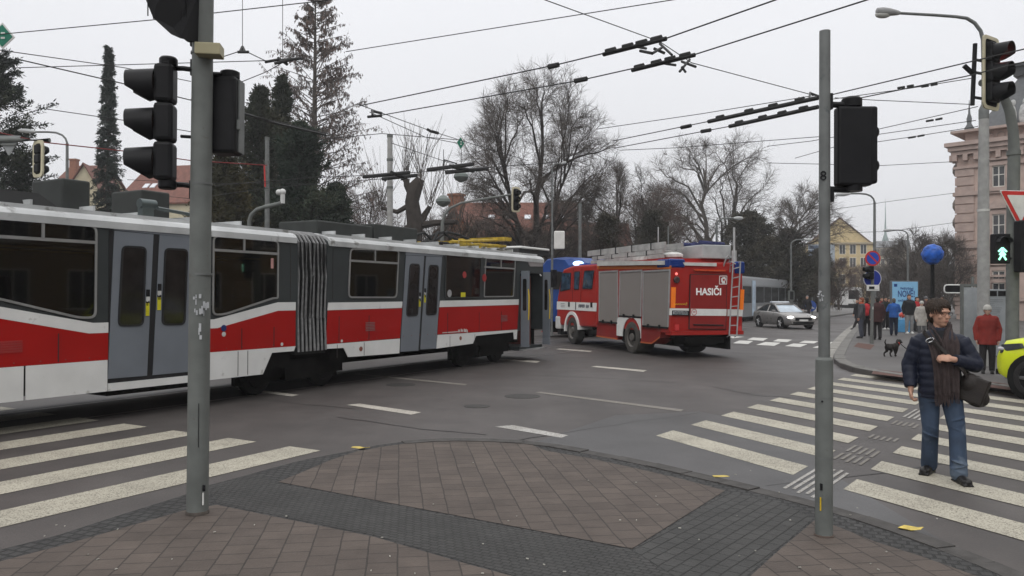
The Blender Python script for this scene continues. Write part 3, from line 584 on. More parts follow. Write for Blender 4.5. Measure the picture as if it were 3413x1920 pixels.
# pine mass right of the fire engine
conifer('pine_tree', 'broad dark pine behind the fire engine ladder', base_at(1885, 70), 8.9, lambda t: 4.4 * (1 - t) ** .5 + .2, 61, 320, 110, .24, pinem, elev=18, up=.08, r0=.35, z0=.2, clump=1.7)
conifer('pine_tree', 'dark pine with a sloping crown left of the pole marked 8', base_at(1985, 72), 7.6, lambda t: 3.4 * (1 - t) ** .6 + .2, 62, 280, 110, .24, pinem, elev=16, up=.08, r0=.3, z0=.15, clump=1.7)
conifer('pine_tree', 'lower dark pine between the lamp posts and the yellow building', base_at(2062, 86), 6.6, lambda t: 2.6 * (1 - t) ** .6 + .2, 63, 220, 90, .24, pinem, elev=16, up=.08, r0=.3, z0=.12, clump=1.7)
conifer('yew_tree', 'dark green evergreen bush tree behind the fire engine cab', base_at(1640, 58), 7.6, lambda t: 2.6 * (1 - t) ** .6 + .2, 64, 260, 80, .2, pinem, elev=35, up=.2, r0=.25, z0=.04, clump=1.6)
conifer('yew_tree', 'olive brown evergreen with ivy above the fire engine cab', base_at(1525, 56), 7.2, lambda t: 2.2 * (1 - t) ** .6 + .2, 65, 240, 80, .2, [brushm[2], pinem[2], brushm[0]], elev=35, up=.2, r0=.25, z0=.04, clump=1.6)
# thickets: bushes one can tell apart, then the far brushwood as one mass
for (x, dp, W, h, n, sd, mats, lab) in (
    (1440, 54, 5, 4.6, 6000, 71, [brushm[0], brushm[1], twigr], 'reddish brown bush behind the white sign box'),
    (1700, 64, 7, 5.2, 8000, 72, brushm, 'dark brown bush behind the fire engine ladders'),
    (1330, 58, 6, 4.2, 6000, 73, [brushm[0], twigr, brushm[1]], 'brown bush below the big bare tree'),
    (470, 44, 6, 5.4, 6500, 74, [brushm[0], brushm[1], twigr], 'reddish brown bush left of the near pole above the tram roof'),
    (110, 44, 8, 5.4, 8000, 75, [twigr, brushm[1], brushm[0]], 'brown hedge behind the tram roof at far left'),
    (1880, 76, 9, 5.2, 8000, 77, brushm, 'brown bush under the broad dark pine'),
    (2010, 84, 9, 5.0, 8000, 78, brushm, 'brown bush behind the grey low floor tram'),
    (950, 44, 5, 4.8, 6000, 76, [twigr, brushm[0], brushm[1]], 'rusty bush right of the low evergreen')):
    thicket('bush', lab, base_at(x, dp), W, 4, h, n, sd, mats, 'bushes in the park', tw=.026, ln=1.1)
a = tw(75, 20); thicket('brushwood', 'far brown brushwood of the park filling the space between the trees', (a.x, a.y, .1), 92, 9, 6.6, 42000, 81, brushm, None, 'stuff', 'woodland', rz=atan2(TD.y, TD.x), tw=.05, ln=1.5)
thicket('brushwood', 'far dark row of street trees at the end of the right street', (94, 205, .1), 60, 10, 10, 12000, 82, brushm, None, 'stuff', 'woodland', rz=.35, tw=.1, ln=2.4)
p = base_at(2330, 88); thicket('bush', 'dark brown hedge behind the crowd below the blue globe', p, 16, 4, 5.2, 9000, 83, [brushm[1], brushm[0], brushm[1]], 'bushes in the park', tw=.035, ln=1.2)
# ================================================================ BUILDINGS
def render_mat(name, col, **k): return M_(name, col, .9, var=.1, scale=1.5, bump=.08, **k)
roofred = M_('red_roof_tiles', (.15, .066, .05), .85, var=.3, scale=2.5, bump=.4, bscale=14)
roofgrey = M_('grey_roof', (.11, .115, .12), .6, var=.15)
pane = M_('window_pane', (.03, .032, .035), .08, var=.4, spec=.6, rvar=.03)
wframe = M_('window_frame', (.62, .6, .55), .6, var=.05)
def house(name, label, cat, o3, rz, W, Dp, he, hr, wall, roof, wins=(), sky=(), chim=(), ridge='x', group=None, extra=None):
    """box house, local x along its front (which faces local -y)"""
    t = thing(name, label, cat, o3, rz, group)
    mb = MB(); mb.bb((0, 0, 0), (W, Dp, he))
    if ridge == 'y': mb.prism([(0, 0, he), (W, 0, he), (W / 2, 0, hr - .12)], (0, Dp, 0))
    else: mb.prism([(0, 0, he), (0, Dp, he), (0, Dp / 2, hr - .12)], (W, 0, 0))
    part('wall', mb, wall, t)
    mb = MB(); ov = .35; th = .16
    if ridge == 'y':
        sl = (hr - he) / (W / 2)
        for sgn in (0, 1):
            a = (-ov, he - ov * sl) if sgn == 0 else (W + ov, he - ov * sl)
            mb.prism([(a[0], -ov, a[1]), (W / 2, -ov, hr), (W / 2, -ov, hr + th), (a[0], -ov, a[1] + th)], (0, Dp + 2 * ov, 0))
    else:
        sl = (hr - he) / (Dp / 2)
        for sgn in (0, 1):
            a = (-ov, he - ov * sl) if sgn == 0 else (Dp + ov, he - ov * sl)
            mb.prism([(-ov, a[0], a[1]), (-ov, Dp / 2, hr), (-ov, Dp / 2, hr + th), (-ov, a[0], a[1] + th)], (W + 2 * ov, 0, 0))
    rf = part('roof', mb, roof, t)
    for (u, z, ww, hh) in wins:
        mb = MB(); f = .09
        for q in (((u - f, -.07, z - f), (u + ww + f, .02, z)), ((u - f, -.07, z + hh), (u + ww + f, .02, z + hh + f)), ((u - f, -.07, z), (u, .02, z + hh)), ((u + ww, -.07, z), (u + ww + f, .02, z + hh)), ((u + ww / 2 - .04, -.05, z), (u + ww / 2 + .04, .02, z + hh))): mb.bb(*q)
        w_ = part('window', mb, wframe, t); mb = MB(); mb.bb((u, -.03, z), (u + ww, .01, z + hh)); part('pane', mb, pane, w_)
    for (u, f, ww) in sky:
        y = Dp / 2 * f; z = he + (hr - he) * f + th; dy = .55; mb = MB()
        mb.prism([(u, y, z + .01), (u + ww, y, z + .01), (u + ww, y + dy, z + .01 + dy * sl), (u, y + dy, z + .01 + dy * sl)], (0, -.03, .06)); part('skylight', mb, M_('skylight', (.6, .62, .65), .2, var=.05), rf)
    for (x, y, ww, h) in chim:
        mb = MB(); mb.bb((x, y, he), (x + ww, y + ww * .8, h)); mb.bb((x - .08, y - .08, h), (x + ww + .08, y + ww * .8 + .08, h + .18)); part('chimney', mb, M_('chimney_brick', (.24, .11, .07), .9, var=.25, scale=6), rf)
    return t
def facing(x): return -atan2((x * K - CX) / F_, 1) * .0
creamw = render_mat('cream_render', (.5, .45, .32)); yellw = render_mat('yellow_render', (.52, .41, .22)); brickw = M_('orange_brick', (.3, .14, .09), .9, var=.25, scale=5, bump=.2)
def at(x, d): p = D2(x, 760, d); return (p.x, p.y, 0)
hA = house('cream_house', 'cream gabled house behind the slender spruce', 'house', at(148, 84), R(12), 4.6, 11, 11.6, 15.6, creamw, roofred, wins=[(1.2, 9, 1, 1.4), (2.6, 9, 1, 1.4)], ridge='y', group='houses beyond the park')
hA2 = house('red_roofed_house', 'house with a low red roof right of the hanging signal at far left', 'house', at(118, 92), R(-6), 4.6, 9, 13.6, 17.2, creamw, roofred, chim=[(1.2, 2, .8, 17.6)], group='houses beyond the park')
hB = house('red_roofed_house', 'house with a red roof and two small skylights behind the near traffic signal', 'house', at(292, 82), R(-14), 8.6, 10, 11.2, 15.6, creamw, roofred, wins=[(.5, 8.2, .9, 1.4), (1.7, 8.2, .9, 1.4), (4.5, 8.2, 1, 1.4)], sky=[(1.6, .35, .6), (2.5, .35, .6), (5.0, .3, .6)], group='houses beyond the park')
mb = MB(); 
for z in (8.2, 8.9): mb.bb((.1, -1.3, z), (2.4, -1.22, z + .08))
for i in range(7): mb.bb((.1 + i * .37, -1.3, 7.2), (.17 + i * .37, -1.22, 8.9))
mb.bb((.1, -1.3, 7.05), (2.4, 0, 7.2)); part('balcony', mb, white, hB)
hC = house('brick_house', 'orange brick house with a chimney behind the tram pantograph', 'house', at(1066, 62), R(-20), 5.4, 10, 5.4, 8.3, brickw, roofred, chim=[(1.8, .6, 1.0, 9.6)], ridge='y', wins=[(1.2, 3.0, 1, 1.5)], group='houses beyond the park')
hD = house('red_roofed_house', 'long house with a red roof and a row of skylights below the big bare tree', 'house', at(1150, 72), R(-4), 10.5, 9, 7.2, 10.6, creamw, roofred, wins=[(1 + i * 1.9, 4.4, 1.0, 1.5) for i in range(5)], sky=[(.9 + i * 1.7, .45, .6) for i in range(6)], group='houses beyond the park')
hE = house('pale_house', 'pale house seen through the bushes behind the white sign box', 'house', at(1392, 80), R(2), 8, 8, 5.6, 9.4, creamw, roofred, wins=[(1.2, 3.2, 1.1, 1.6), (4, 3.2, 1.1, 1.6)], group='houses beyond the park')
# yellow gabled building in the right street, with an advertising wall
hY = house('yellow_building', 'yellow gabled building with a red roof at the far left of the right street', 'building', at(2030, 172), R(-16), 13.2, 26, 13.0, 18.8, yellw, roofred, wins=[(6.6 + i * 2.1, z, 1.1, 1.9) for i in range(3) for z in (4.6, 8.2, 11.0)], ridge='y', group='buildings of the right street')
mb = MB(); mb.bb((.2, -.35, 8.0), (5.6, -.05, 13.2)); 
o = part('advertising_wall', mb, M_('pale_blue_grey', (.3, .34, .38), .6), hY)
mb = MB(); 
for i in range(5): mb.bb((.4, -.42, 8.3 + i * .95), (2.9, -.36, 9.0 + i * .95))
part('louvre', mb, M_('blue_louvre', (.06, .1, .17), .5), o)
mb = MB(); mb.bb((-.1, -.5, 13.1), (13.8, .1, 13.45)); mb.bb((6, -.3, 7.2), (13.7, .02, 7.45)); part('cornice', mb, M_('cornice', (.36, .3, .2), .9), hY)
# tall pale houses further down
for (x, d, W, he, rz, lab, col) in ((2196, 235, 9.0, 16.4, -30, 'tall pale facade with rows of windows further down the right street', (.42, .37, .28)), (2222, 290, 13, 15.5, -40, 'distant grey apartment house below the church spire', (.36, .34, .31))):
    house('apartment_house', lab, 'building', at(x, d), R(rz), W, 14, he, he + 2.2, render_mat('far_render', col), roofgrey, wins=[(.7 + i * 1.55, 2.6 + j * 2.9, .85, 1.7) for i in range(int(W / 1.6)) for j in range(5)], group='buildings of the right street')
t = thing('church_tower', 'distant slim church tower with a green pointed spire', 'church', at(2227, 330)); mb = MB(); mb.bb((-2.2, -2.2, 0), (2.2, 2.2, 19)); part('tower', mb, render_mat('tower_render', (.36, .36, .34)), t)
mb = MB(); mb.lathe([(2.6, 19), (2.2, 20.5), (1.2, 23), (1.4, 24), (1.3, 25.4), (.5, 28), (.22, 34), (.03, 43)], 10); part('spire', mb, M_('verdigris', (.2, .26, .25), .7), t)
# ---- pink corner building: ornate facade
PO = D(3188, 960, 62.0); PB = Plane(PO, (.7, -.71)); pd = PB.d; pn = PB.n
if pn.y > 0: pn = -pn
pinkw = M_('pink_render', (.44, .335, .29), .9, var=.12, scale=1.2, bump=.1); pinkd = M_('pink_trim', (.38, .295, .26), .9, var=.15, scale=2); stone = M_('weathered_stone', (.2, .17, .15), .9, var=.3, scale=2)
tP = thing('corner_building', 'pink ornate corner building with a heavy cornice and rusticated walls at the right', 'building', (PO.x, PO.y, 0), atan2(pd.y, pd.x))
zb = lambda x, y: PB(3080 + x / 2.898, 250 + y / 2.898)
WL = 34; top = zb(300, 560)[1]; corn = zb(240, 690)[1]; z3 = zb(300, 1160)[1]
mb = MB(); mb.bb((0, 0, 0), (WL, 16, corn)); mb.bb((.5, .4, corn), (WL, 15, top - .1))
part('wall', mb, pinkw, tP)
mb = MB()
for (z, h, o) in ((corn - .15, .3, .7), (corn - .5, .35, .5), (corn - .8, .28, .32), (corn - 1.9, .18, .2), (top - .1, .2, .35), (top - 1.0, .12, .15)):
    mb.bb((-o, -o, z), (WL, 16 if z < corn else 15, z + h))
for i in range(46): mb.bb((-.2 + i * .75, -.45, corn - 1.3), (.12 + i * .75, -.05, corn - .8))
for i in range(18): mb.bb((-.45, -.3 + i * .75, corn - 1.3), (-.05, .02 + i * .75, corn - .8))
cn = part('cornice', mb, pinkd, tP)
mb = MB()
FL = [z3, z3 - 4.1, z3 - 8.2, z3 - 11.2]
for z in FL:
    mb.bb((-.22, -.22, z - .12), (WL, 16, z + .16))
k = 0; z = .5
while z < corn - 2.2:
    for u in (0, 5.9, 11.8, 17.7, 23.6): mb.bb((u - (.09 if u == 0 else 0), -.1, z), (u + 1.25, 0, z + .62))
    z += .72
part('rustication', mb, pinkd, tP)
mb = MB()   # carved brackets and balcony ends on the street side
for z in (z3 + 2.1, z3 - .7, z3 - 2.1, z3 - 4.5, z3 - 6.4, z3 - 8.6):
    for y in (1.2, 3.8, 6.4): mb.ell((-.28, y, z), (.38, .5, .55), 8)
part('carved_bracket', mb, stone, tP)
def pwin(u, z, ww, hh, ped):
    mb = MB(); f = .28
    for q in (((u - f, -.16, z), (u, 0, z + hh)), ((u + ww, -.16, z), (u + ww + f, 0, z + hh)), ((u - f, -.16, z + hh), (u + ww + f, 0, z + hh + .3)), ((u - f - .15, -.34, z - .28), (u + ww + f + .15, 0, z)), ((u - f - .1, -.3, z + hh + .42), (u + ww + f + .1, 0, z + hh + .6))): mb.bb(*q)
    if ped: mb.prism([(u - f - .1, -.3, z + hh + .6), (u + ww + f + .1, -.3, z + hh + .6), (u + ww / 2, -.3, z + hh + 1.15)], (0, .3, 0))
    w_ = part('window', mb, pinkd, tP); mb = MB()
    for q in (((u, -.05, z), (u + .06, 0, z + hh)), ((u + ww - .06, -.05, z), (u + ww, 0, z + hh)), ((u + ww / 2 - .035, -.06, z), (u + ww / 2 + .035, 0, z + hh)), ((u, -.06, z + hh * .56), (u + ww, 0, z + hh * .56 + .06)), ((u, -.05, z), (u + ww, 0, z + .1)), ((u, -.05, z + hh - .09), (u + ww, 0, z + hh))): mb.bb(*q)
    part('frame', mb, wframe, w_); mb = MB(); mb.bb((u, -.02, z), (u + ww, .02, z + hh)); part('pane', mb, pane, w_)
w0 = zb(662, 1090); w1 = zb(785, 868)
ww, hh = (w1[0] - w0[0]), (w1[1] - w0[1])
us = [w0[0] + 3.0 * i for i in range(10)]
for u in us:
    pwin(u, w0[1], ww, hh, False); pwin(u, w0[1] - 4.1 + .1, ww, hh + .3, True); pwin(u, w0[1] - 8.2, ww, hh + .2, False); pwin(u, w0[1] - 12.4 if w0[1] > 13 else .9, ww, hh + .4, False)
mb = MB()   # ornamental parapet rosettes
for i in range(40):
    c = (2.2 + i * .78, .28, top - .55); 
    mb.tube([(c[0] + .27 * cos(a * pi / 6), .34, c[2] + .27 * sin(a * pi / 6)) for a in range(13)], .05, 5, cap=False)
part('rosettes', mb, pinkd, tP)
mb = MB(); mb.loft([[(.9, 1, top - .05), (WL, 1, top - .05), (WL, 14, top - .05), (.9, 14, top - .05)], [(3.6, 3.2, top + 4.4), (WL, 3.2, top + 4.4), (WL, 12, top + 4.4), (3.6, 12, top + 4.4)]], sm=False)
rf = part('roof', mb, roofgrey, tP)
mb = MB(); mb.bb((3.2, 2.9, top + 4.4), (WL, 12.3, top + 5.1)); mb.bb((2.9, 2.6, top + 5.1), (WL, 12.6, top + 5.35)); part('roof_band', mb, M_('dark_band', (.05, .053, .056), .5), rf)
mb = MB(); mb.text('HPE', .62, (7.6, 2.86, top + 4.72), (1, 0, 0), (0, 0, 1), .03); part('lettering', mb, white, rf)
mb = MB()
for i in range(16): mb.tube([(4 + i * 1.2, 3.2, top + 5.3), (4 + i * 1.2, 3.2, top + 6.6)], .035, 4)
for z in (6.0, 6.5): mb.tube([(4, 3.2, top + z), (24, 3.2, top + z)], .03, 4)
part('roof_railing', mb, alu, rf)
mb = MB(); mb.prism([(6.9, .1, top - .05), (12.5, .1, top - .05), (9.7, .1, top + 3.4)], (0, 2.2, 0)); pg = part('gable', mb, pinkw, tP)
mb = MB()
for a, b in (((6.5, top - .15), (9.7, top + 3.75)), ((12.9, top - .15), (9.7, top + 3.75))):
    mb.prism([(a[0], -.2, a[1]), (b[0], -.2, b[1]), (b[0], -.2, b[1] + .38), (a[0], -.2, a[1] + .38)], (0, 2.6, 0))
part('gable_trim', mb, roofgrey, pg)
mb = MB(); mb.lathe([(.32, top), (.36, top + .35), (.16, top + .7), (.2, top + 1.1), (.09, top + 1.5), (.01, top + 2.6)], 10, (.7, .7, 0)); part('finial', mb, roofgrey, tP)
mb = MB()   # statues on the parapet
for u in (3.6, 4.4, 5.3, 6.1): mb.ell((u, .7, top + .8), (.36, .3, .95), 8); mb.ell((u + .1, .7, top + 1.85), (.2, .2, .26), 8)
part('statue', mb, M_('pale_stone', (.42, .42, .41), .9, var=.25), tP)


# the row of street houses on the right, outside the picture: it is what the tram windows mirror
for (o_, W, lab, c_) in (((30, 30), 26, 'ochre street house standing outside the picture to the right', (.24, .17, .09)), ((31, 3), 24, 'brown street house outside the picture beyond the ochre one', (.15, .1, .075))):
    house('street_house', lab, 'building', (o_[0], o_[1], 0), R(-90), W, 12, 13, 17, render_mat('street_render', c_), roofred, wins=[(1.5 + i * 3.2, 1 + j * 3.6, 1.3, 2) for i in range(int(W / 3.3)) for j in range(3)], group='street houses on the right')
# ================================================================ TRAM (red, white, dark grey)
tred = M_('tram_red', (.30, .006, .005), .35, var=.08, scale=1.5, spec=.2); twhite = M_('tram_white', (.6, .6, .585), .35, var=.07, scale=2.2, spots=((.38, .37, .35), 3.5, .63))
tdark = M_('tram_dark_grey', (.036, .041, .042), .4, var=.12, scale=2, spec=.2); tdoor = M_('tram_door_grey', (.145, .16, .18), .45, var=.07, scale=2)
troof = M_('tram_roof', (.42, .43, .43), .45, .1, var=.22, scale=1.6, spots=((.2, .2, .19), 3, .6)); under = M_('underframe', (.008, .0075, .007), .95, var=.3, spec=.05)
trim = M_('rubber_trim', (.015, .015, .016), .5); trimg = M_('window_trim', (.24, .24, .235), .4, .3)
tglass = M_('tram_glass', (.012, .010, .009), .05, var=.6, scale=1.2, spec=.2, rvar=.02)
tgl2 = tglass
def seethrough(name, tint):
    m = bpy.data.materials.new(name); m.use_nodes = True; t = m.node_tree; t.nodes.clear(); N = t.nodes.new; L = t.links.new
    o = N('ShaderNodeOutputMaterial'); a = N('ShaderNodeBsdfTransparent'); a.inputs[0].default_value = (*tint, 1); g = N('ShaderNodeBsdfGlossy'); g.inputs['Roughness'].default_value = .03; g.inputs[0].default_value = (.9, .88, .85, 1)
    f = N('ShaderNodeFresnel'); f.inputs[0].default_value = 1.45; mx = N('ShaderNodeMixShader'); L(f.outputs[0], mx.inputs[0]); L(a.outputs[0], mx.inputs[1]); L(g.outputs[0], mx.inputs[2]); L(mx.outputs[0], o.inputs[0]); return m
tglass = seethrough('tram_window_glass', (.34, .33, .31))
def boolean_cut(o, cutters):
    for mb in cutters:
        c = bpy.data.objects.new('cut', mb.mesh('cut', [], 0)); COL.objects.link(c)
        b = o.modifiers.new('b', 'BOOLEAN'); b.operation = 'DIFFERENCE'; b.solver = 'EXACT'; b.object = c; p = o.parent; o.parent = None
        bpy.context.view_layer.update(); me = bpy.data.meshes.new_from_object(o.evaluated_get(bpy.context.evaluated_depsgraph_get())); o.modifiers.clear(); o.data = me; o.parent = p; bpy.data.objects.remove(c)
inner = M_('tram_interior', (.2, .2, .195), .7)
zA = Zm(0, 650, 2.07); zB = Zm(680, 740, 2.786); zC = Zm(1300, 720, 2.898); z2 = Zm(0, 600, 2.07); z3_ = Zm(900, 500, 2.07)
TP = Plane(TO, TD); TYAW = atan2(TD.y, TD.x)
# local frame of the tram: x forward along the track, y away from the camera, z up; the near side is y = 0
tram = thing('tram', 'red white and dark grey articulated tram standing across the junction with its front door open', 'tram', (TO.x, TO.y, 0), TYAW)
def tl(z, pts, y=0): return [(TP(*z(*p))[0], y, TP(*z(*p))[1]) for p in pts]
def rounded(poly, r, k=4):
    """round the corners of a 3-D polygon"""
    P = [V(p) for p in poly]; n = len(P); o = []
    for i in range(n):
        a, b, c = P[i - 1], P[i], P[(i + 1) % n]; d1, d2 = (a - b), (c - b); q = min(r, d1.length * .45, d2.length * .45)
        s, e = b + d1.normalized() * q, b + d2.normalized() * q
        for j in range(k + 1):
            t = j / k; o.append(s * (1 - t) ** 2 + b * 2 * t * (1 - t) + e * t * t)
    return o
def ring_of(mb, poly, wd, th, m=0):
    """a frame following a polygon: outer outline poly, width wd inward, raised to -y by th"""
    P = [V(p) for p in poly]; c = sum(P, V((0, 0, 0))) / len(P); I = []
    n = len(P)
    for i in range(n):
        t = (P[(i + 1) % n] - P[i - 1]).normalized(); nn = V((-t.z, 0, t.x))
        if nn.dot(c - P[i]) < 0: nn = -nn
        I.append(P[i] + nn * wd)
    o = V((0, -th, 0)); vs = P + I + [p + o for p in P] + [p + o for p in I]; fs = []
    for i in range(n):
        j = (i + 1) % n; fs += [(2 * n + i, 2 * n + j, 3 * n + j, 3 * n + i), (i, j, 2 * n + j, 2 * n + i), (n + i, 3 * n + i, 3 * n + j, n + j)]
    mb.add(vs, fs, m)
GZ = TP(*z3_(430, 625))[1]    # gutter height
u1 = TP(*zB(870, 600))[0]; uB0, uB1 = u1, 0.02
uD0, uD1 = TP(*zC(1258, 600))[0], TP(*zC(1478, 600))[0]
uEnd = uD1 + .55
def section(x0, x1, zb=.86):
    pr = [(0, zb), (0, GZ - .1), (.035, GZ - .02), (.1, GZ + .03), (.3, GZ + .09), (.7, GZ + .16), (1.24, GZ + .19), (1.78, GZ + .16), (2.18, GZ + .09), (2.38, GZ + .03), (2.445, GZ - .02), (2.48, GZ - .1), (2.48, zb)]
    return [[(x, y, z) for y, z in pr] for x in (x0, x1)]
mb = MB(); mb.loft(section(-14, uB0), sm=False); body = part('body', mb, tdark, tram)
mb = MB(); mb.loft(section(uB1, uD0), sm=False); body2 = part('front_body', mb, tdark, tram)
mb = MB(); mb.bb((uD0, 1.15, .86), (uD1, 2.48, GZ + .05)); mb.bb((uD0, .02, .3), (uD1, 1.15, .42)); mb.bb((uD0, 0.0, GZ - .42), (uD1, 1.15, GZ + .02)); part('entrance', mb, tdark, tram)
nose = section(uD1, uD1 + .02); N0 = nose[0]
mb = MB(); mb.loft([N0, [(x + .2, 1.24 + (y - 1.24) * .9, z) for x, y, z in N0], [(x + .45, 1.24 + (y - 1.24) * .66, .86 + (z - .86) * .985) for x, y, z in N0], [(x + .55, 1.24 + (y - 1.24) * .55, .86 + (z - .86) * .96) for x, y, z in N0]], sm=False); part('nose', mb, tdark, tram)
# roof skin, lighter, a little proud of the body
def roofskin(x0, x1):
    pr = [(-.03, GZ - .11), (-.03, GZ - .01), (.03, GZ + .05), (.09, GZ + .075), (.3, GZ + .12), (.7, GZ + .185), (1.24, GZ + .215), (1.78, GZ + .185), (2.18, GZ + .12), (2.39, GZ + .075), (2.45, GZ + .05), (2.51, GZ - .01), (2.51, GZ - .11)]
    return [[(x, y, z) for y, z in pr] for x in (x0, x1)]
mb = MB(); mb.loft(roofskin(-14.02, uB0 - .05), sm=False); mb.loft(roofskin(uB1 + .05, uD1), sm=False)
for x in [-13.5 + i * .9 for i in range(14)] + [.6 + i * .9 for i in range(9)]:
    mb.bb((x, .35, GZ + .1), (x + .035, 2.1, GZ + .235))
for y in (.14, .3): mb.bb((-14, y, GZ + .07), (uB0 - .1, y + .03, GZ + .14)); mb.bb((uB1 + .1, y, GZ + .07), (uD1 - .1, y + .03, GZ + .14))
roof = part('roof', mb, troof, tram)
mb = MB(); rs = roofskin(uD1, uD1 + .01)[0]
mb.loft([rs, [(x + .22, 1.24 + (y - 1.24) * .9, z) for x, y, z in rs], [(x + .5, 1.24 + (y - 1.24) * .64, z - .06) for x, y, z in rs]], sm=False); part('nose_roof', mb, troof, roof)
# painted side panels
def panel(name, mat, polys, th=.014, parent=None):
    mb = MB()
    for q in polys: mb.prism(q, (0, -th, 0))
    return part(name, mb, mat, parent or tram)
# the middle section is symmetrical about its door
dl = TP(*zA(760, 600))[0]; dr = TP(*z2(1385, 900))[0]; dm = (dl + dr) / 2
stripL = tl(zA, [(0, 778), (640, 880), (745, 882), (745, 952), (615, 952), (0, 858)])
zs_hi = TP(*zB(760, 745))[1]; zr_hi = TP(*zB(760, 822))[1]
bend = TP(*zB(685, 745))[0]; bm = 2 * dm - bend; far = -13.95
zl_ = TP(*zA(690, 881))[1]; zrl = TP(*zA(690, 952))[1]; bendL = TP(*zA(640, 880))[0]; bendR = 2 * dm - bendL
zred = TP(*zB(440, 1175))[1]; zred = .895
e = .003
stripe = lambda a, b: None
panel('white_stripe', twhite, [
    [(far, 0, zs_hi), (bm, 0, zs_hi), (bendL, 0, zl_), (dl - .03, 0, zl_), (dl - .03, 0, zrl), (bendL - .06, 0, zrl), (bm, 0, zr_hi), (far, 0, zr_hi)],
    [(dr + .03, 0, zl_), (bendR, 0, zl_), (bend, 0, zs_hi), (uB0 - .06, 0, zs_hi), (uB0 - .06, 0, zr_hi), (bend, 0, zr_hi), (bendR + .06, 0, zrl), (dr + .03, 0, zrl)],
    tl(z3_, [(400, 1053), (911, 1046), (908, 1089), (396, 1106)]), tl(zC, [(482, 818), (1240, 805), (1238, 857), (474, 880)])])
panel('red_panel', tred, [
    [(far, 0, zr_hi - e), (bm, 0, zr_hi - e), (bendL - .06, 0, zrl - e), (dl - .03, 0, zrl - e), (dl - .03, 0, zred), (far, 0, zred)],
    [(dr + .03, 0, zrl - e), (bendR + .06, 0, zrl - e), (bend, 0, zr_hi - e), (uB0 - .06, 0, zr_hi - e), (uB0 - .06, 0, zred), (dr + .03, 0, zred)],
    tl(z3_, [(396, 1108), (908, 1092), (893, 1298), (383, 1339)]), tl(zC, [(473, 883), (1238, 860), (1225, 1094), (455, 1145)])])
sk = TP(*zA(400, 1370))[1]; sk = .44
zf = TP(*zB(720, 1207))[1]; uf0, uf1 = TP(*zB(625, 1215))[0], TP(*zB(540, 1410))[0]
seam = TP(*zA(168, 1290))[0]
panel('skirt', twhite, [
    [(far, 0, zred - e), (seam - .02, 0, zred - e), (seam - .02, 0, sk), (-11.2, 0, sk), (-11.6, 0, zf), (far, 0, zf)],
    [(seam + .01, 0, zred - e), (dl - .04, 0, zred - e), (dl - .04, 0, sk), (seam + .01, 0, sk)],
    [(dr + .04, 0, zred - e), (uB0 - .06, 0, zred - e), (uB0 - .1, 0, zf), (uf0, 0, zf), (uf1, 0, sk), (dr + .04, 0, sk)],
    tl(z3_, [(383, 1342), (893, 1301), (888, 1402), (840, 1406), (535, 1428), (505, 1365), (380, 1372)]),
    tl(zC, [(455, 1149), (1225, 1098), (1218, 1190), (1195, 1190), (1190, 1122), (825, 1158), (795, 1232), (445, 1280)])], .018)
# inner wall below the floor behind the skirts and the bogies
mb = MB(); mb.bb((-13.9, .08, .5), (uB0 - .1, 2.4, .9)); mb.bb((.2, .08, .55), (uD0, 2.4, .9)); mb.bb((dl, .05, .36), (dr, 2.4, .6)); mb.bb((uD1, .5, .3), (uD1 + .4, 2.0, .9)); mb.bb((-13.9, 2.3, .2), (uD1, 2.46, .9))
part('underframe', mb, under, tram)
def bogie(x):
    mb = MB(); mb.bb((x - 1.25, .3, .30), (x + 1.25, .42, .72)); mb.bb((x - .4, .2, .26), (x + .4, .34, .62)); mb.bb((x - 1.3, .5, .2), (x + 1.3, .6, .8))
    bg = part('bogie', mb, under, tram)
    for dx in (-.85, .85):
        mb = MB(); mb.lathe([(.05, -.02), (.2, -.03), (.22, 0), (.33, .0), (.35, .03), (.35, .13), (.05, .14)], 24, (x + dx, .46, .36), Matrix.Rotation(-pi / 2, 3, 'X')); part('wheel', mb, M_('wheel_steel_shaded', (.009, .0085, .008), .85, 0, var=.4, spec=.08), bg)  # wheels coloured near-black, shade below the tram put into the steel
for x in (-.45, TP(*zC(1010, 1190))[0], -12.7): bogie(x)
# bellows
mb = MB(); mb.loft([[(x, y * .96 + .05, z) for (_, y, z) in section(0, 1, .72)[0]] for x in (uB0 - .02, uB1 + .02)], sm=False); bl = part('bellows', mb, M_('bellows_black', (.012, .012, .012), .75), tram)
mb = MB(); k = 8
for i in range(k):
    f = (i + .3) / (k - .4); x = uB0 + (uB1 - uB0) * f; wob = [0, .008, -.006, .012, -.012, .006, -.004, 0][i]
    pr = [(-.01, .78), (.02, 1.4), (-.005, 2.2), (0, GZ - .08), (.1, GZ + .05), (.35, GZ + .13), (1.24, GZ + .22), (2.2, GZ + .12), (2.5, GZ - .1), (2.5, .8)]
    mb.tube([(x + wob * (1 if j in (1, 2) else -.6) - .02 * j / 3, y, z) for j, (y, z) in enumerate(pr)], .026, 6)
part('bellows_rib', mb, M_('bellows_grey', (.17, .17, .17), .6, var=.3, scale=12, bump=.1), bl)
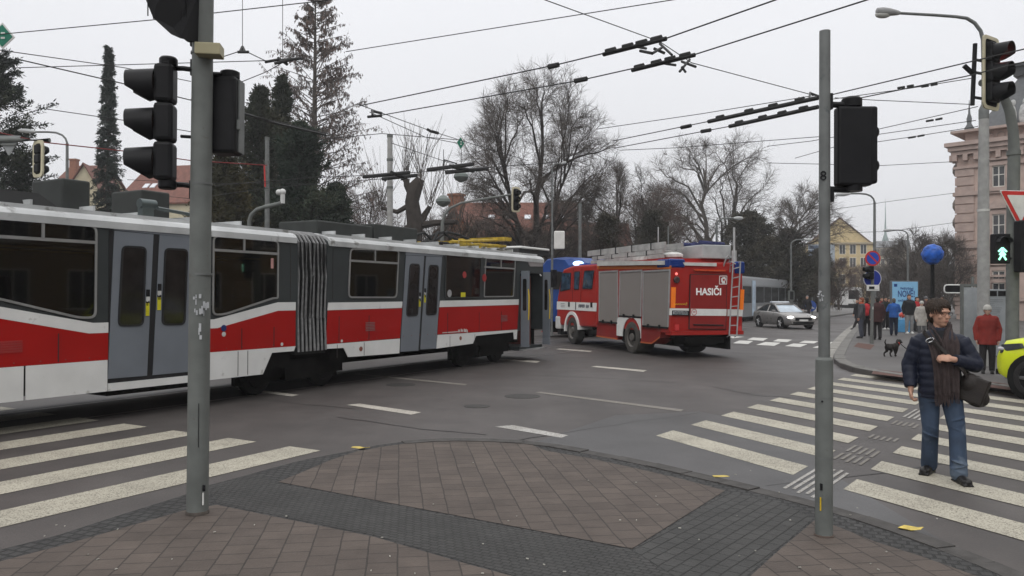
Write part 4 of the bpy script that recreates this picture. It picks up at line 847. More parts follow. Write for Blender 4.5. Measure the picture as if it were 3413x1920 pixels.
# windows: pane, frame, transom, divider
CUTS = []
def twindow(poly, zt=None, ud=None, r=.12, fr=.032, label=None, mat=None):
    q = rounded(poly, r); cb = MB(); cb.prism([p + V((0, .2, 0)) for p in q], (0, -.4, 0)); CUTS.append((max(p.x for p in q), cb))
    mb = MB(); mb.prism(q, (0, -.010, 0)); w_ = part('window', mb, tglass, tram, label)
    mb = MB(); ring_of(mb, q, fr, .024)
    us = [p.x for p in q]; a, b = min(us), max(us)
    if zt: mb.bb((a + .02, -.022, zt - .022), (b - .02, -.008, zt + .022)); zmax = max(p.z for p in q)
    if zt and ud: mb.bb((ud - .02, -.022, zt), (ud + .02, -.008, zmax - .03))
    part('frame', mb, mat or trimg, w_); return w_
zt1 = TP(*zA(400, 312))[1]; ztop = TP(*zA(500, 195))[1]; uR = TP(*zA(665, 500))[0]; zbot = TP(*zA(560, 845))[1]
wl = TP(*zB(688, 450))[0]; zlow = TP(*zB(640, 715))[1]; bw = TP(*zB(640, 715))[0]
pL = [(2 * dm - wl, 0, ztop), (uR, 0, ztop), (uR, 0, zbot - .02), (uR - .25, 0, zbot - .02), (2 * dm - bw, 0, zlow), (2 * dm - wl, 0, zlow)]
pRr = [(2 * dm - p[0], 0, p[2]) for p in pL][::-1]
twindow(pL, zt1, TP(*zA(293, 240))[0], label='wide window with a slanting sill'); twindow(pRr, zt1, TP(*zB(368, 220))[0], label='wide window with a slanting sill')
for uu0, uu1 in ((-13.4, -11.9), (-11.7, 2 * dm - wl - .5)):
    if uu1 - uu0 > .6: twindow([(uu0, 0, ztop), (uu1, 0, ztop), (uu1, 0, zlow), (uu0, 0, zlow)], zt1, (uu0 + uu1) / 2)
q0 = tl(z3_, [(548, 676), (888, 690), (872, 1022), (535, 1022)]); twindow(q0, TP(*z3_(700, 772))[1], TP(*z3_(722, 730))[0])
q1 = tl(zC, [(530, 352), (882, 385), (868, 792), (525, 797)]); twindow(q1, None, None, .06, mat=tdark)
q2 = tl(zC, [(918, 400), (1208, 418), (1190, 782), (900, 786)]); twindow(q2, TP(*zC(1050, 500))[1], TP(*zC(1068, 450))[0], .08)
mb1 = MB(); mb1.bb((-13.9, .07, .97), (uB0 - .12, 2.41, GZ - .14)); mb2 = MB(); mb2.bb((uB1 + .12, .07, .97), (uD0 - .1, 2.41, GZ - .14))
fc1, fc2 = [], []
for x in (-13.4, -11.2, -9.0, -6.8, -4.6): q = MB(); q.bb((x, 2.3, 1.6), (x + 1.9, 2.6, 2.65)); fc1.append(q)
for x in (.8, 2.9, 5.0): q = MB(); q.bb((x, 2.3, 1.6), (x + 1.8, 2.6, 2.65)); fc2.append(q)
boolean_cut(body, [mb1] + [c for x, c in CUTS if x < uB0 + .1] + fc1); boolean_cut(body2, [mb2] + [c for x, c in CUTS if x > uB0 + .1] + fc2)
for q in fc1 + fc2: xs = [p[0] for p in q.v]; w_ = MB(); w_.bb((min(xs), 2.44, 1.6), (max(xs), 2.46, 2.65)); part('far_window', w_, tglass, tram)
seatr = M_('seat_dark_red', (.16, .03, .025), .7, var=.2); seatb = M_('seat_blue', (.03, .06, .25), .7, var=.2)
for i in range(17):
    x = -12.9 + i * 1.02
    if uB0 - .6 < x < uB1 + .5 or dl - .7 < x < dr + .2 or x > uD0 - 1: continue
    for y in (.35, 1.75):
        mb = MB(); mb.bb((x, y - .2, 1.32), (x + .42, y + .2, 1.4)); mb.box((x + .02, y, 1.72), (.07, .42, .72), M=Matrix.Rotation(R(-8), 3, 'Y')); mb.bb((x + .1, y - .05, .97), (x + .2, y + .05, 1.33)); part('seat', mb, seatb if i in (13, 14) else seatr, tram, bev=.02)
mb = MB()
for x in (-12, -10, -7.6, -2.0, .7, 3.1, 5.2): mb.tube([(x, .75, .97), (x, .75, GZ - .14)], .018, 6)
for y in (.75, 1.7): mb.tube([(-13.8, y, GZ - .4), (uB0 - .2, y, GZ - .4)], .016, 6); mb.tube([(uB1 + .2, y, GZ - .4), (uD0 - .2, y, GZ - .4)], .016, 6)
part('handrails', mb, yellowm, tram)
# double doors
dwin = M_('door_glass', (.013, .011, .011), .06, var=.5, spec=.2, rvar=.02)
def tdoorleaf(poly, win, name='door_leaf'):
    mb = MB(); mb.prism(poly, (0, -.016, 0)); d = part(name, mb, tdoor, tram)
    q = rounded(win, .09); mb = MB(); mb.prism([p + V((0, -.016, 0)) for p in q], (0, -.006, 0)); w_ = part('window', mb, dwin, d)
    mb = MB(); ring_of(mb, [p + V((0, -.016, 0)) for p in q], .03, .014); part('gasket', mb, trim, w_); return d
def bbp(poly, grow=0): return poly
hd = tl(z2, [(778, 283), (1385, 342), (1385, 405), (780, 345)]); mb = MB(); mb.prism(hd, (0, -.018, 0)); part('door_header', mb, tdoor, tram)
mb = MB(); mb.prism([(dl - .03, 0, hd[2][2] + .02), (dr + .03, 0, hd[2][2] + .02), (dr + .03, 0, .5), (dl - .03, 0, .5)], (0, -.006, 0)); part('door_gap', mb, trim, tram)
d1 = tdoorleaf(tl(z2, [(785, 350), (1055, 376), (1010, 1350), (740, 1372)]), tl(z2, [(835, 450), (1006, 460), (985, 1006), (806, 1012)]))
d2 = tdoorleaf(tl(z2, [(1098, 379), (1350, 402), (1312, 1322), (1050, 1346)]), tl(z2, [(1130, 467), (1292, 476), (1272, 1000), (1108, 1002)]))
mb = MB(); mb.prism([(dl - .03, 0, .55), (dr + .03, 0, .55), (dr + .03, 0, .44), (dl - .03, 0, .44)], (0, -.03, 0)); part('door_sill', mb, twhite, tram)
mb = MB(); mb.prism(tl(zC, [(150, 310), (506, 347), (503, 392), (148, 376)]), (0, -.018, 0)); part('door_header', mb, tdoor, tram)
qq = tl(zC, [(148, 376), (503, 392), (440, 1282), (92, 1312)]); mb = MB(); mb.prism(qq, (0, -.006, 0)); part('door_gap', mb, trim, tram)
d3 = tdoorleaf(tl(zC, [(150, 380), (325, 387), (268, 1300), (95, 1312)]), tl(zC, [(185, 458), (281, 462), (262, 965), (148, 970)]))
d4 = tdoorleaf(tl(zC, [(345, 390), (498, 396), (440, 1279), (288, 1288)]), tl(zC, [(370, 470), (463, 475), (442, 955), (338, 960)]))
yb = M_('yellow_button', (.55, .5, .02), .4); signw = M_('sticker_white', (.5, .5, .48), .5)
for d, z, xs, y0 in ((d1, z2, (1015, 1015), 780), (d2, z2, (1095, 1092), 740), (d3, zC, (283, 277), 760), (d4, zC, (333, 327), 720)):
    sc = 1 if z is z2 else .72
    mb = MB()
    for k, (dy, h, m) in enumerate(((0, 20, 0), (42, 14, 1), (70, 14, 0), (100, 26, 2), (140, 14, 2))):
        c = tl(z, [(xs[0] - 4 * k / 4, y0 + dy * sc)])[0]; ss = h / 2.07 * .0055 * (1 if z is z2 else .95); mb.bb((c[0] - .028, -.028, c[2] - ss), (c[0] + .028, -.016, c[2] + ss), m)
    part('door_buttons', mb, [black, signw, yb], d)
# open front door: two folded leaves standing out from the doorway, pale partition inside
def leaf_out(ub, z0, z1, w_, name='door_leaf', yr=False):
    mb = MB(); mb.bb((ub - .025, -w_, z0), (ub + .025, -.02, z1)); d = part(name, mb, tdoor, tram, 'folded grey door leaf standing open')
    mb = MB(); q = rounded([(0, -w_ + .07, z0 + 1.0), (0, -.08, z0 + 1.0), (0, -.08, z1 - .22), (0, -w_ + .07, z1 - .22)], .05)
    for sx in (-.03, .024): mb.prism([p + V((ub + sx, 0, 0)) for p in q], (.006, 0, 0))
    part('window', mb, dwin, d)
    mb = MB(); mb.tube([(ub - .05, -w_ - .01, z0 + .75), (ub - .05, -w_ - .02, z0 + 1.0), (ub - .05, -w_ - .02, z0 + 1.4), (ub - .05, -w_, z0 + 1.6)], .016, 6); part('handrail', mb, yellowm, d)
ltop = TP(*zC(1270, 450))[1]; lbot = TP(*zC(1228, 1190), )[1]
leaf_out(uD0 + .03, .42, GZ - .38, .27); leaf_out(uD1 - .03, .42, GZ - .38, .25)
mb = MB(); mb.bb((uD0 + .05, 1.1, .42), (uD1 - .05, 1.14, GZ - .4)); part('partition', mb, inner, tram)
mb = MB(); mb.bb((uD1 - .35, .25, .42), (uD1 - .3, 1.1, GZ - .5)); part('driver_cab_wall', mb, M_('brown_red_wall', (.16, .05, .04), .6), tram)
mb = MB(); mb.bb((uD0 + .05, 1.05, .42), (uD1 - .35, 1.1, 1.15)); part('kick_panel', mb, M_('grey_vinyl', (.06, .065, .065), .6), tram)
mb = MB(); mb.bb((uD0, -.12, .3), (uD1, .3, .34)); part('step', mb, alu, tram)
mb = MB(); mb.prism(tl(zC, [(1312, 400), (1472, 418), (1468, 488), (1346, 488)]), (0, -.02, 0)); part('door_header', mb, M_('warm_grey', (.24, .22, .22), .5), tram)
# louvres, small marks
mb = MB()
for i in range(5):
    c = tl(zA, [(165, 1008 + i * 17)])[0]; mb.bb((c[0] - 1.1, -.026, c[2] - .012), (c[0] - .03, -.014, c[2] + .012))
part('vent_louvre', mb, M_('louvre_red', (.30, .03, .028), .5), tram)
mb = MB()
for z, x0, x1, y0, n, dy in ((z3_, 655, 718, 1192, 6, 10.5), (zC, 1065, 1128, 962, 5, 13)):
    mb = MB()
    for i in range(n):
        a, b = tl(z, [(x0, y0 + i * dy), (x1, y0 + i * dy)]); mb.bb((a[0], -.026, a[2] - .01), (b[0], -.014, a[2] + .006))
    part('vent_louvre', mb, M_('louvre_grey', (.22, .1, .1), .5), tram)
mb = MB()
for z, x, y, r, m in ((zB, 176, 985, .055, 0), (zB, 176, 1042, .04, 1), (zB, 716, 1135, .03, 1), (zB, 1272, 1105, .03, 1), (z3_, 622, 1372, .05, 2), (zC, 675, 1180, .05, 2)):
    c = tl(z, [(x, y)])[0]; mb.lathe([(r, 0), (r, .006), (r * .6, .008)], 14, (c[0], -.018, c[2]), Matrix.Rotation(pi / 2, 3, 'X'), m)
part('round_mark', mb, [M_('mark_blue', (.015, .03, .12), .5), signw, M_('brown_emblem', (.2, .08, .06), .5)], tram)
mb = MB(); q = tl(zC, [(500, 1131), (650, 1122), (650, 1114), (500, 1124)]); mb.prism(q, (0, -.017, 0))
rng = random.Random(4)
for k in range(9): c = tl(zC, [(660 + k * 10 + rng.uniform(-3, 3), 1110 - rng.uniform(0, 12))])[0]; mb.bb((c[0] - .02, -.0165, c[2] - rng.uniform(.02, .06)), (c[0] + .012, -.014, c[2] + .03))
part('scrape', mb, signw, tram, 'pale scratches on the red panel')
mb = MB(); c = tl(zC, [(570, 748)])[0]; mb.lathe([(.09, 0), (.09, .004)], 16, (c[0], -.012, c[2]), Matrix.Rotation(pi / 2, 3, 'X'), 0)
c = tl(zC, [(702, 762)])[0]; mb.bb((c[0] - .1, -.016, c[2] - .06), (c[0] + .1, -.011, c[2] + .06), 1)
c = tl(zC, [(715, 568)])[0]; mb.lathe([(.085, 0), (.085, .004)], 14, (c[0], -.012, c[2]), Matrix.Rotation(pi / 2, 3, 'X'), 2)
c = tl(zC, [(903, 597)])[0]; mb.lathe([(.1, 0), (.1, .004)], 14, (c[0], -.026, c[2]), Matrix.Rotation(pi / 2, 3, 'X'), 2)
c = tl(zB, [(628, 384)])[0]; mb.bb((c[0] - .03, -.016, c[2] - .09), (c[0] + .03, -.011, c[2] + .09), 3)
part('sticker', mb, [M_('dim_sticker', (.3, .3, .3), .5), yb, M_('dim_red', (.3, .03, .03), .4), M_('pink_sticker', (.4, .22, .2), .5)], tram)
# panel seams and a line of small rivets
mb = MB()
def vseam(u, z0, z1, w_=.006): mb.bb((u - w_, -.0205, z0), (u + w_, -.012, z1))
for u in (TP(*zB(400, 1200))[0], uf1 - .55): vseam(u, sk + .02, zred - .02)
for u in (bend - .1, (bend + dr) / 2): vseam(u, zred + .02, zrl - .02)
for u in (-6.6, -5.2): vseam(u, zred + .02, zr_hi - .25)
for u in (.35, 1.25, 4.1, 5.5, 6.6): vseam(u, zred + .02, 1.42)
for u in (.3, 1.1, 4.2, 5.3): vseam(u, .6, zred - .03)
for u in (uR + .2, wl + .3, .18, uD0 - .22): mb.bb((u - .005, -.006, 1.75), (u + .005, .004, GZ - .15))
pieces('panel_seam', mb, M_('seam_dark', (.03, .025, .025), .7), tram)
mb = MB(); rng = random.Random(12)
for x in [-8.5 + .34 * k for k in range(22)] + [.3 + .3 * k for k in range(20)]:
    if dl - .1 < x < dr + .1 or x > uD0 - .3: continue
    mb.lathe([(.011, 0), (.011, .003)], 6, (x, -.0165, zred + .045), Matrix.Rotation(pi / 2, 3, 'X'))
part('rivets', mb, M_('rivet', (.2, .05, .045), .5), tram)
# roof equipment
def roofbox(name, z, pts, y0, y1, zb, mat, parent=None, bev=.03):
    """box on the roof whose front outline was read off the photograph, then given its real depth"""
    us = [TP(*z(*p), off=-y0) for p in pts]; a, b = min(u[0] for u in us), max(u[0] for u in us); zt = max(u[1] for u in us)
    mb = MB(); mb.bb((a, y0, zb), (b, y1, zt)); return part(name, mb, mat, parent or tram, bev=bev)
rg = GZ + .16; boxm = M_('roof_box_grey', (.032, .035, .033), .7, var=.2); boxd = M_('roof_box_dark', (.02, .02, .02), .8)
zW = Zm(0, 0, .75476)   # 2576-wide coordinates
b1 = roofbox('roof_box', zW, [(156, 447), (228, 505)], .7, 1.5, rg, boxm)
roofbox('roof_box', zW, [(356, 476), (428, 525)], .7, 1.5, rg, boxm)
roofbox('long_roof_box', zW, [(798, 553), (938, 598)], .7, 1.8, rg, boxm); roofbox('long_roof_box', zW, [(941, 562), (1051, 602)], .7, 1.8, rg, boxm)
mb = MB(); c = TP(*zW(368, 513), off=-.35)
mb.tube([(c[0] - .12, .35, c[1]), (c[0] + .15, .35, c[1])], .075, 12); mb.tube([(c[0] + .2, .35, c[1] - .05), (c[0] + .9, .4, c[1] - .09)], .03, 6); mb.bb((c[0] - .1, .3, rg - .06), (c[0] + .1, .42, c[1])); part('roof_siren', mb, M_('dull_steel', (.1, .12, .12), .4, .6), tram)
mb = MB(); c = TP(*zW(50, 506), off=-.6); mb.loft([[(c[0] - .5, .5, rg), (c[0] - .5, 1.5, rg), (c[0] + .5, 1.5, rg), (c[0] + .5, .5, rg)], [(c[0] - .25, .6, rg + .2), (c[0] - .25, 1.4, rg + .2), (c[0] + .25, 1.4, rg + .2), (c[0] + .25, .6, rg + .2)]], sm=False); part('roof_hatch', mb, boxd, tram)
# hoops and insulators, folded pantograph
mb = MB(); a = TP(*zW(1052, 600), off=-1.0)[0]; b = TP(*zW(1112, 606), off=-1.0)[0]
for y in (.6, 1.2, 1.8): mb.tube([(a, y, rg), (a + .25, y, rg + .3), ((a + b) / 2, y, rg + .36), (b - .25, y, rg + .24), (b, y, rg)], .035, 6)
for i in range(7):
    for y in (.8, 1.6): mb.lathe([(.03, rg), (.08, rg + .04), (.04, rg + .07), (.08, rg + .11), (.04, rg + .14)], 8, (a + .1 + i * .2, y, 0))
part('resistor_hoops', mb, boxd, tram)
pa, pb_ = TP(*zW(1128, 600), off=-.6)[0], TP(*zW(1272, 606), off=-.6)[0]
mb = MB()
for y in (.55, 1.95): mb.tube([(pa, y, rg + .12), (pa + .9, y, rg + .2), (pb_, y * .8 + .25, rg + .34)], [.04, .035, .03], 6); mb.tube([(pa + .3, y, rg + .1), (pb_ - .1, y, rg + .16)], .045, 6)
for x in (pa + .4, pa + 1.4, pb_ - .5): mb.bb((x - .04, .5, rg + .1), (x + .04, 2.0, rg + .18))
for x in (pa + .35, pa + 1.0, pa + 1.7, pb_ - .2):
    for y in (.6, 1.9): mb.lathe([(.06, rg), (.1, rg + .04), (.06, rg + .1), (.1, rg + .14), (.05, rg + .18)], 8, (x, y, 0), None, 1)
mb.bb((pb_ - .45, .35, rg + .3), (pb_ - .1, 2.15, rg + .4)); pg_ = part('pantograph', mb, [M_('pantograph_ochre', (.36, .25, .03), .6, var=.4, scale=6), M_('insulator', (.3, .29, .27), .4)], tram)
mb = MB(); mb.tube([(pa - .2, .9, rg + .15), (pa + .5, 1.0, rg + .42), (pa + 1.2, 1.1, rg + .4), (pb_ - .4, 1.2, rg + .2)], .04, 6); mb.tube([(pa, 1.5, rg + .1), (pa + .8, 1.5, rg + .46), (pa + 1.6, 1.4, rg + .3)], .035, 6); part('lower_arm', mb, boxd, pg_)
ra, rb = TP(*zW(1258, 618), off=-1.2)[0], TP(*zW(1345, 628), off=-1.2)[0]
mb = MB(); mb.loft([[(ra, .6, rg), (ra, 1.9, rg), (rb, 1.9, rg), (rb, .6, rg)], [(ra + .1, .6, rg + .16), (ra + .1, 1.9, rg + .16), (rb - .2, 1.9, rg + .16), (rb - .2, .6, rg + .16)]], sm=False); ru = part('roof_unit', mb, boxd, tram)
mb = MB(); mb.bb((ra + .1, .55, rg + .16), (rb - .2, 1.95, rg + .23)); part('cover', mb, white, ru, bev=.03)
mb = MB(); mb.tube([(uD1 - .3, -.05, GZ - .45), (uD1 - .3, -.1, GZ - .5)], .02, 6); part('lamp_socket', mb, alu, tram)

# ================================================================ BLUE TRAM behind, further trams
tb = M_('tram_blue', (.012, .05, .21), .35, var=.25, scale=1.2); tbl = M_('tram_pale_blue', (.12, .3, .55), .35, var=.2)
def simple_tram(name, label, loc, rz, Ln, mats, wins, nose=.8, roofm=None, band=None, z0=.45, zt=3.25, group=None, front=True, curved=False):
    """x = forward; near side y = 0 .. 2.48"""
    t = thing(name, label, 'tram', loc, rz, group); up = .25 if curved else .08
    pr = [(0, z0), (0, zt - .45 - up), (up * .4, zt - .2), (.35, zt - .05), (1.24, zt), (2.13, zt - .05), (2.48 - up * .4, zt - .2), (2.48, zt - .45 - up), (2.48, z0)]
    R0 = [(0, y, z) for y, z in pr]
    def rg_(x, s, dz=0): return [(x, 1.24 + (y - 1.24) * s, z - (dz if z > 2 else 0)) for _, y, z in R0]
    mb = MB(); mb.loft([rg_(-Ln, .8), rg_(-Ln + nose, 1), rg_(-nose, 1), rg_(-nose * .45, .95), rg_(0, .74, .1)], sm=False); part('body', mb, mats[0], t)
    mb = MB(); mb.bb((-Ln + .5, .15, .12), (-.4, 2.33, z0)); part('underframe', mb, under, t)
    for x in (-2, -Ln + 2):
        mb = MB()
        for dx in (-.9, .9): mb.lathe([(.3, 0), (.33, .03), (.33, .12)], 16, (x + dx, .12, .34), Matrix.Rotation(-pi / 2, 3, 'X'))
        pieces('wheel', mb, under, t)
    for (a, b, z1_, z2_) in wins:
        mb = MB(); mb.prism(rounded([(a, 0, z1_), (b, 0, z1_), (b, 0, z2_), (a, 0, z2_)], .08, 2), (0, -.02, 0)); part('window', mb, tgl2, t)
    if front:
        mb = MB(); q = [(-.16, .52, 1.45), (-.16, 1.96, 1.45), (-.12, 1.9, 2.75), (-.12, .58, 2.75)]; mb.prism(q, (.18, 0, 0)); part('windscreen', mb, tgl2, t)
    if band:
        for (a, b, z1_, z2_, m) in band: mb = MB(); mb.bb((a, -.015, z1_), (b, .0, z2_)); part('side_panel', mb, m, t)
    if roofm: mb = MB(); mb.bb((-Ln + 1.2, .5, zt - .06), (-1.2, 1.98, zt + .14)); part('roof_cover', mb, roofm, t)
    return t
bp_ = D2(1372, 760, 34.2)
# its side runs away behind the fire engine; front end faces the red tram
byaw = R(180 - 4)
blue = thing('blue_tram', 'bright blue tram partly hidden behind the cab of the fire engine', 'tram', (bp_.x + .95, bp_.y + .9, 0), R(0))
prb = [(-1.24, .7), (-1.24, 2.8), (-1.18, 3.25), (-.8, 3.5), (0, 3.55), (.8, 3.5), (1.18, 3.25), (1.24, 2.8), (1.24, .7)]
bd = V((.66, .75, 0)).normalized()          # direction of its length (away from its front)
bn = V((-bd.y, bd.x, 0))
def brow(s, k, dz=0): return [tuple(bd * s + bn * (y * k) + V((0, 0, z - (dz if z > 2 else 0)))) for y, z in prb]
mb = MB(); mb.loft([brow(-.75, .62, .12), brow(-.45, .84, .04), brow(.0, .97), brow(.6, 1), brow(15, 1)], sm=False); part('body', mb, tb, blue)
mb = MB(); mb.loft([[tuple(bd * s + bn * y + V((0, 0, z))) for y, z in ((-1.1, .2), (-1.1, .72), (1.1, .72), (1.1, .2))] for s in (-.3, 14.5)], sm=False); part('underframe', mb, under, blue)
def bq(s0, s1, z0, z1, y): return [tuple(bd * s + bn * y + V((0, 0, z))) for s, z in ((s0, z0), (s1, z0), (s1, z1), (s0, z1))]
for k in range(6):
    mb = MB(); mb.prism(bq(1.0 + k * 2.3, 3.0 + k * 2.3, 1.55, 2.75, -1.24), tuple(bn * -.02)); part('window', mb, tgl2, blue)
mb = MB(); mb.prism([tuple(bd * -.62 + bn * y + V((0, 0, z))) for y, z in ((-.7, 2.1), (.75, 2.1), (.72, 2.85), (-.68, 2.85))], tuple(bd * -.16)); part('windscreen', mb, tgl2, blue)
mb = MB(); mb.prism(bq(.75, .9, .75, 3.0, -1.24), tuple(bn * -.015)); mb.prism(bq(.9, 14.8, 3.0, 3.2, -1.2), tuple(bn * -.05)); part('side_panel', mb, tbl, blue)
mb = MB(); mb.box(tuple(bd * 8 + V((0, 0, 3.6))), (9, 1.6, .2), atan2(bd.y, bd.x)); part('roof_box', mb, boxm, blue)
mb = MB(); c = bd * -.55 - bn * 1.15; mb.box((c.x, c.y, 2.35), (.12, .2, .5), 0); mb.tube([(c.x, c.y, 2.4), tuple(bd * -.2 - bn * 1.1 + V((0, 0, 2.9)))], .02, 5); part('mirror', mb, black, blue)
# grey low floor tram in the street, white tram further away
gp = tw(66.5, 3.1); gg = M_('tram_grey', (.2, .21, .22), .35, var=.1); gl_ = M_('tram_tinted_glass', (.035, .04, .042), .1, var=.25, spec=.4)
gt = simple_tram('grey_tram', 'grey low floor tram with large tinted windows waiting behind the silver car', (gp.x, gp.y, 0), TYAW, 23, [gg], [], curved=True, zt=3.35, z0=.35)
for k in range(-1, 6):
    a = (-17.3 if k >= 0 else -18.6) + k * 2.72
    mb = MB(); mb.prism(rounded([(a, 0, 1.35), (a + 2.5, 0, 1.35), (a + 2.5, 0, 2.55), (a, 0, 2.55)], .05, 2), (0, -.02, 0)); part('window', mb, gl_, gt)
    mb = MB(); mb.prism([(a, .02, 2.6), (a + 2.5, .02, 2.6), (a + 2.5, .3, 3.24), (a, .3, 3.24)], (0, -.02, .02)); part('roof_window', mb, M_('roof_glass', (.3, .31, .32), .3, var=.1), gt)
mb = MB(); mb.bb((-16.9, -.025, .75), (-14.2, 0, 1.05)); part('side_panel', mb, twhite, gt); mb = MB(); mb.bb((-16.9, -.025, .4), (-6, 0, .74)); part('side_panel', mb, tred, gt)
mb = MB(); mb.bb((-18.5, -.035, .4), (-17.6, 0, 3.0)); part('poster_panel', mb, M_('poster_pale', (.45, .55, .66), .4, var=.25, scale=1.6), gt)
wp_ = tw(112, 4.9); wt = simple_tram('white_tram', 'white tram coming down the street far away between the pole marked 8 and the crowd', (wp_.x, wp_.y, 0), TYAW + pi + R(14), 15, [twhite], [], zt=3.2, z0=.6)
for k in range(6):
    mb = MB(); mb.bb((-2.6 - k * 2.2, 2.48, 1.55), (-.9 - k * 2.2, 2.51, 2.7)); part('window', mb, tgl2, wt)
mb = MB(); mb.bb((-.06, .5, .35), (.02, 1.98, .8)); part('bumper', mb, under, wt)

# ================================================================ FIRE ENGINE
fred = M_('fire_red', (.30, .016, .012), .38, var=.1, scale=1.5, spec=.25); fredd = M_('fire_red_lower', (.2, .014, .013), .4, var=.15, scale=2, spots=((.14, .05, .04), 4, .6))
shut = M_('roller_shutter', (.235, .215, .20), .5, .15, var=.05, scale=2)
w1_, w2_ = G(2105.8, 1178), G(1907.7, 1147); fd = (w2_ - w1_).normalized(); fd = V((fd.x, fd.y, 0)).normalized()
FP0 = Plane(w1_, fd); ur = FP0(2233, 1000)[0]; FO = w1_ + fd * ur
FP = Plane(FO, fd)       # side plane: u forward from the rear corner
FN = V((-fd.y, fd.x, 0)); FR = Plane(FO, -FN)   # rear plane: u to the right
fire = thing('fire_engine', 'red and white fire engine with a roof ladder seen from behind', 'fire engine', (FO.x, FO.y, 0), atan2(fd.y, fd.x))
zT = Zm(1850, 780, 3.2925); zR = Zm(2180, 780, 3.2919)
def fs(pts, y=0): return [(FP(*zT(*p))[0], y, FP(*zT(*p))[1]) for p in pts]
def fr_(pts, x=0): return [(x, -FR(*zR(*p))[0], FR(*zR(*p))[1]) for p in pts]
W_ = 2.5
ztopb = FP(*zT(1265, 292))[1] ; zbb = fr_([(300, 1090)])[0][2]; ucab = fs([(465, 700)])[0][0]; ufront = fs([(22, 800)])[0][0]
zslo = .95
mb = MB(); mb.bb((.02, -W_, zbb), (ucab, 0, ztopb - .02)); part('body', mb, fred, fire, bev=.04)
# cab: side outline extruded across the width
co = fs([(465, 330), (200, 345), (92, 385), (72, 430), (25, 700), (15, 905), (60, 1000), (285, 1015), (465, 1025)])
co[0] = (ucab + .01, 0, co[0][2]); co[-1] = (ucab + .01, 0, co[-1][2])
mb = MB(); mb.prism(co, (0, -W_, 0)); cab = part('cab', mb, fred, fire, bev=.07); cabg = M_('cab_glass_glare', (.022, .045, .075), .06, var=.7, scale=2.5, spec=.35, rvar=.02)  # blue tint of the cab windows is a reflection put into their colour
for q in ([(80, 425), (178, 425), (170, 608), (58, 632)], [(215, 412), (276, 408), (262, 610), (210, 614)], [(325, 402), (432, 398), (408, 605), (302, 603)]):
    mb = MB(); p = rounded(fs(q), .06, 3); mb.prism(p, (0, .018, 0)); wn = part('window', mb, cabg, cab); mb = MB(); ring_of(mb, p, .03, -.022); part('frame', mb, black, wn)
a = co[3]; b = co[4]
mb = MB(); mb.prism([(a[0] + .02, -.15, a[2] - .1), (a[0] + .02, -W_ + .15, a[2] - .1), (b[0] - .02, -W_ + .12, b[2] + .15), (b[0] - .02, -.12, b[2] + .15)], (.03, 0, .01)); part('windscreen', mb, glass, cab)
mb = MB(); mb.prism(fs([(24, 740), (460, 757), (455, 850), (22, 826)]), (0, .014, 0)); st = part('white_band', mb, white, cab)
mb = MB(); c = fs([(318, 792)])[0]; mb.scribble((c[0], .016, c[2]), (-1, 0, 0), (0, 0, 1), .95, .13, 3); c = fs([(88, 782)])[0]
mbl = MB()
for k in range(3): mbl.bb((c[0] - .2, .014, c[2] + .05 - k * .06), (c[0] + .2, .017, c[2] + .07 - k * .06))
pieces('small_print', mbl, M_('grey_lettering', (.12, .12, .14), .5), st)
part('lettering', mb, M_('grey_blue_lettering', (.08, .08, .1), .5), st)
mb = MB()
for x, y in ((158, 772), (405, 778)): c = fs([(x, y)])[0]; mb.bb((c[0] - .07, 0, c[2] - .09), (c[0] + .07, .035, c[2] + .09))
c = fs([(232, 790)])[0]; mb.bb((c[0] - .02, 0, c[2] - .14), (c[0] + .02, .03, c[2] + .14)); pieces('door_handle', mb, black, cab)
for x in (196, 288): c0_ = fs([(x + 8, 380)])[0]; c1_ = fs([(x - 12, 990)])[0]; mb = MB(); mb.prism([(c0_[0], 0, c0_[2]), (c0_[0] + .02, 0, c0_[2]), (c1_[0] + .02, 0, c1_[2] + .4), (c1_[0], 0, c1_[2] + .4)], (0, .006, 0)); part('door_seam', mb, trim, cab)
mb = MB(); mb.bb((ufront - .35, -W_ - .03, .52), (ufront + .12, .03, 1.02)); part('bumper', mb, M_('bumper_white', (.5, .5, .48), .5), fire, bev=.05)
mb = MB(); mb.bb((ufront - .3, -W_ + .05, .3), (ufront + .05, -.05, .55)); part('bumper_valance', mb, black, fire)
mb = MB(); c = fs([(62, 420)])[0]; mb.bb((c[0] + .15, .1, c[2] - .6), (c[0] + .3, .32, c[2] + .1)); mb.tube([(c[0], 0, c[2]), (c[0] + .22, .2, c[2] + .05)], .02, 5); part('mirror', mb, black, cab)
# blue lamps: the lit one on the cab, unlit ones on the rear corners
c = fs([(175, 328)])[0]; mb = MB(); mb.bb((c[0] - .9, -W_ + .3, c[2] - .09), (c[0] + .2, -.25, c[2] + .0)); bar = part('light_bar', mb, M_('lamp_bar_blue', (.03, .09, .4), .2), cab)
mb = MB(); mb.ell((c[0], -.3, c[2] + .02), (.26, .2, .1), 12); part('lit_beacon', mb, E_('beacon_lit', (.45, .68, 1.0), 2.6), bar)
blu = M_('blue_lens', (.008, .03, .16), .15, var=.2)
mb = MB(); mb.loft([[(x, y, z) for x, y in ((-.02, .04), (.75, .04), (.75, -.5), (-.02, -.5))] for z in (ztopb - .2, ztopb + .06)], sm=False); part('corner_beacon', mb, blu, fire, bev=.05)
mb = MB(); mb.loft([[(x, y, z) for x, y in ((-.02, -W_ + .3), (.5, -W_ + .3), (.5, -W_ - .06), (-.02, -W_ - .06))] for z in (ztopb - .35, ztopb + .02)], sm=False); part('corner_beacon', mb, blu, fire, bev=.05)
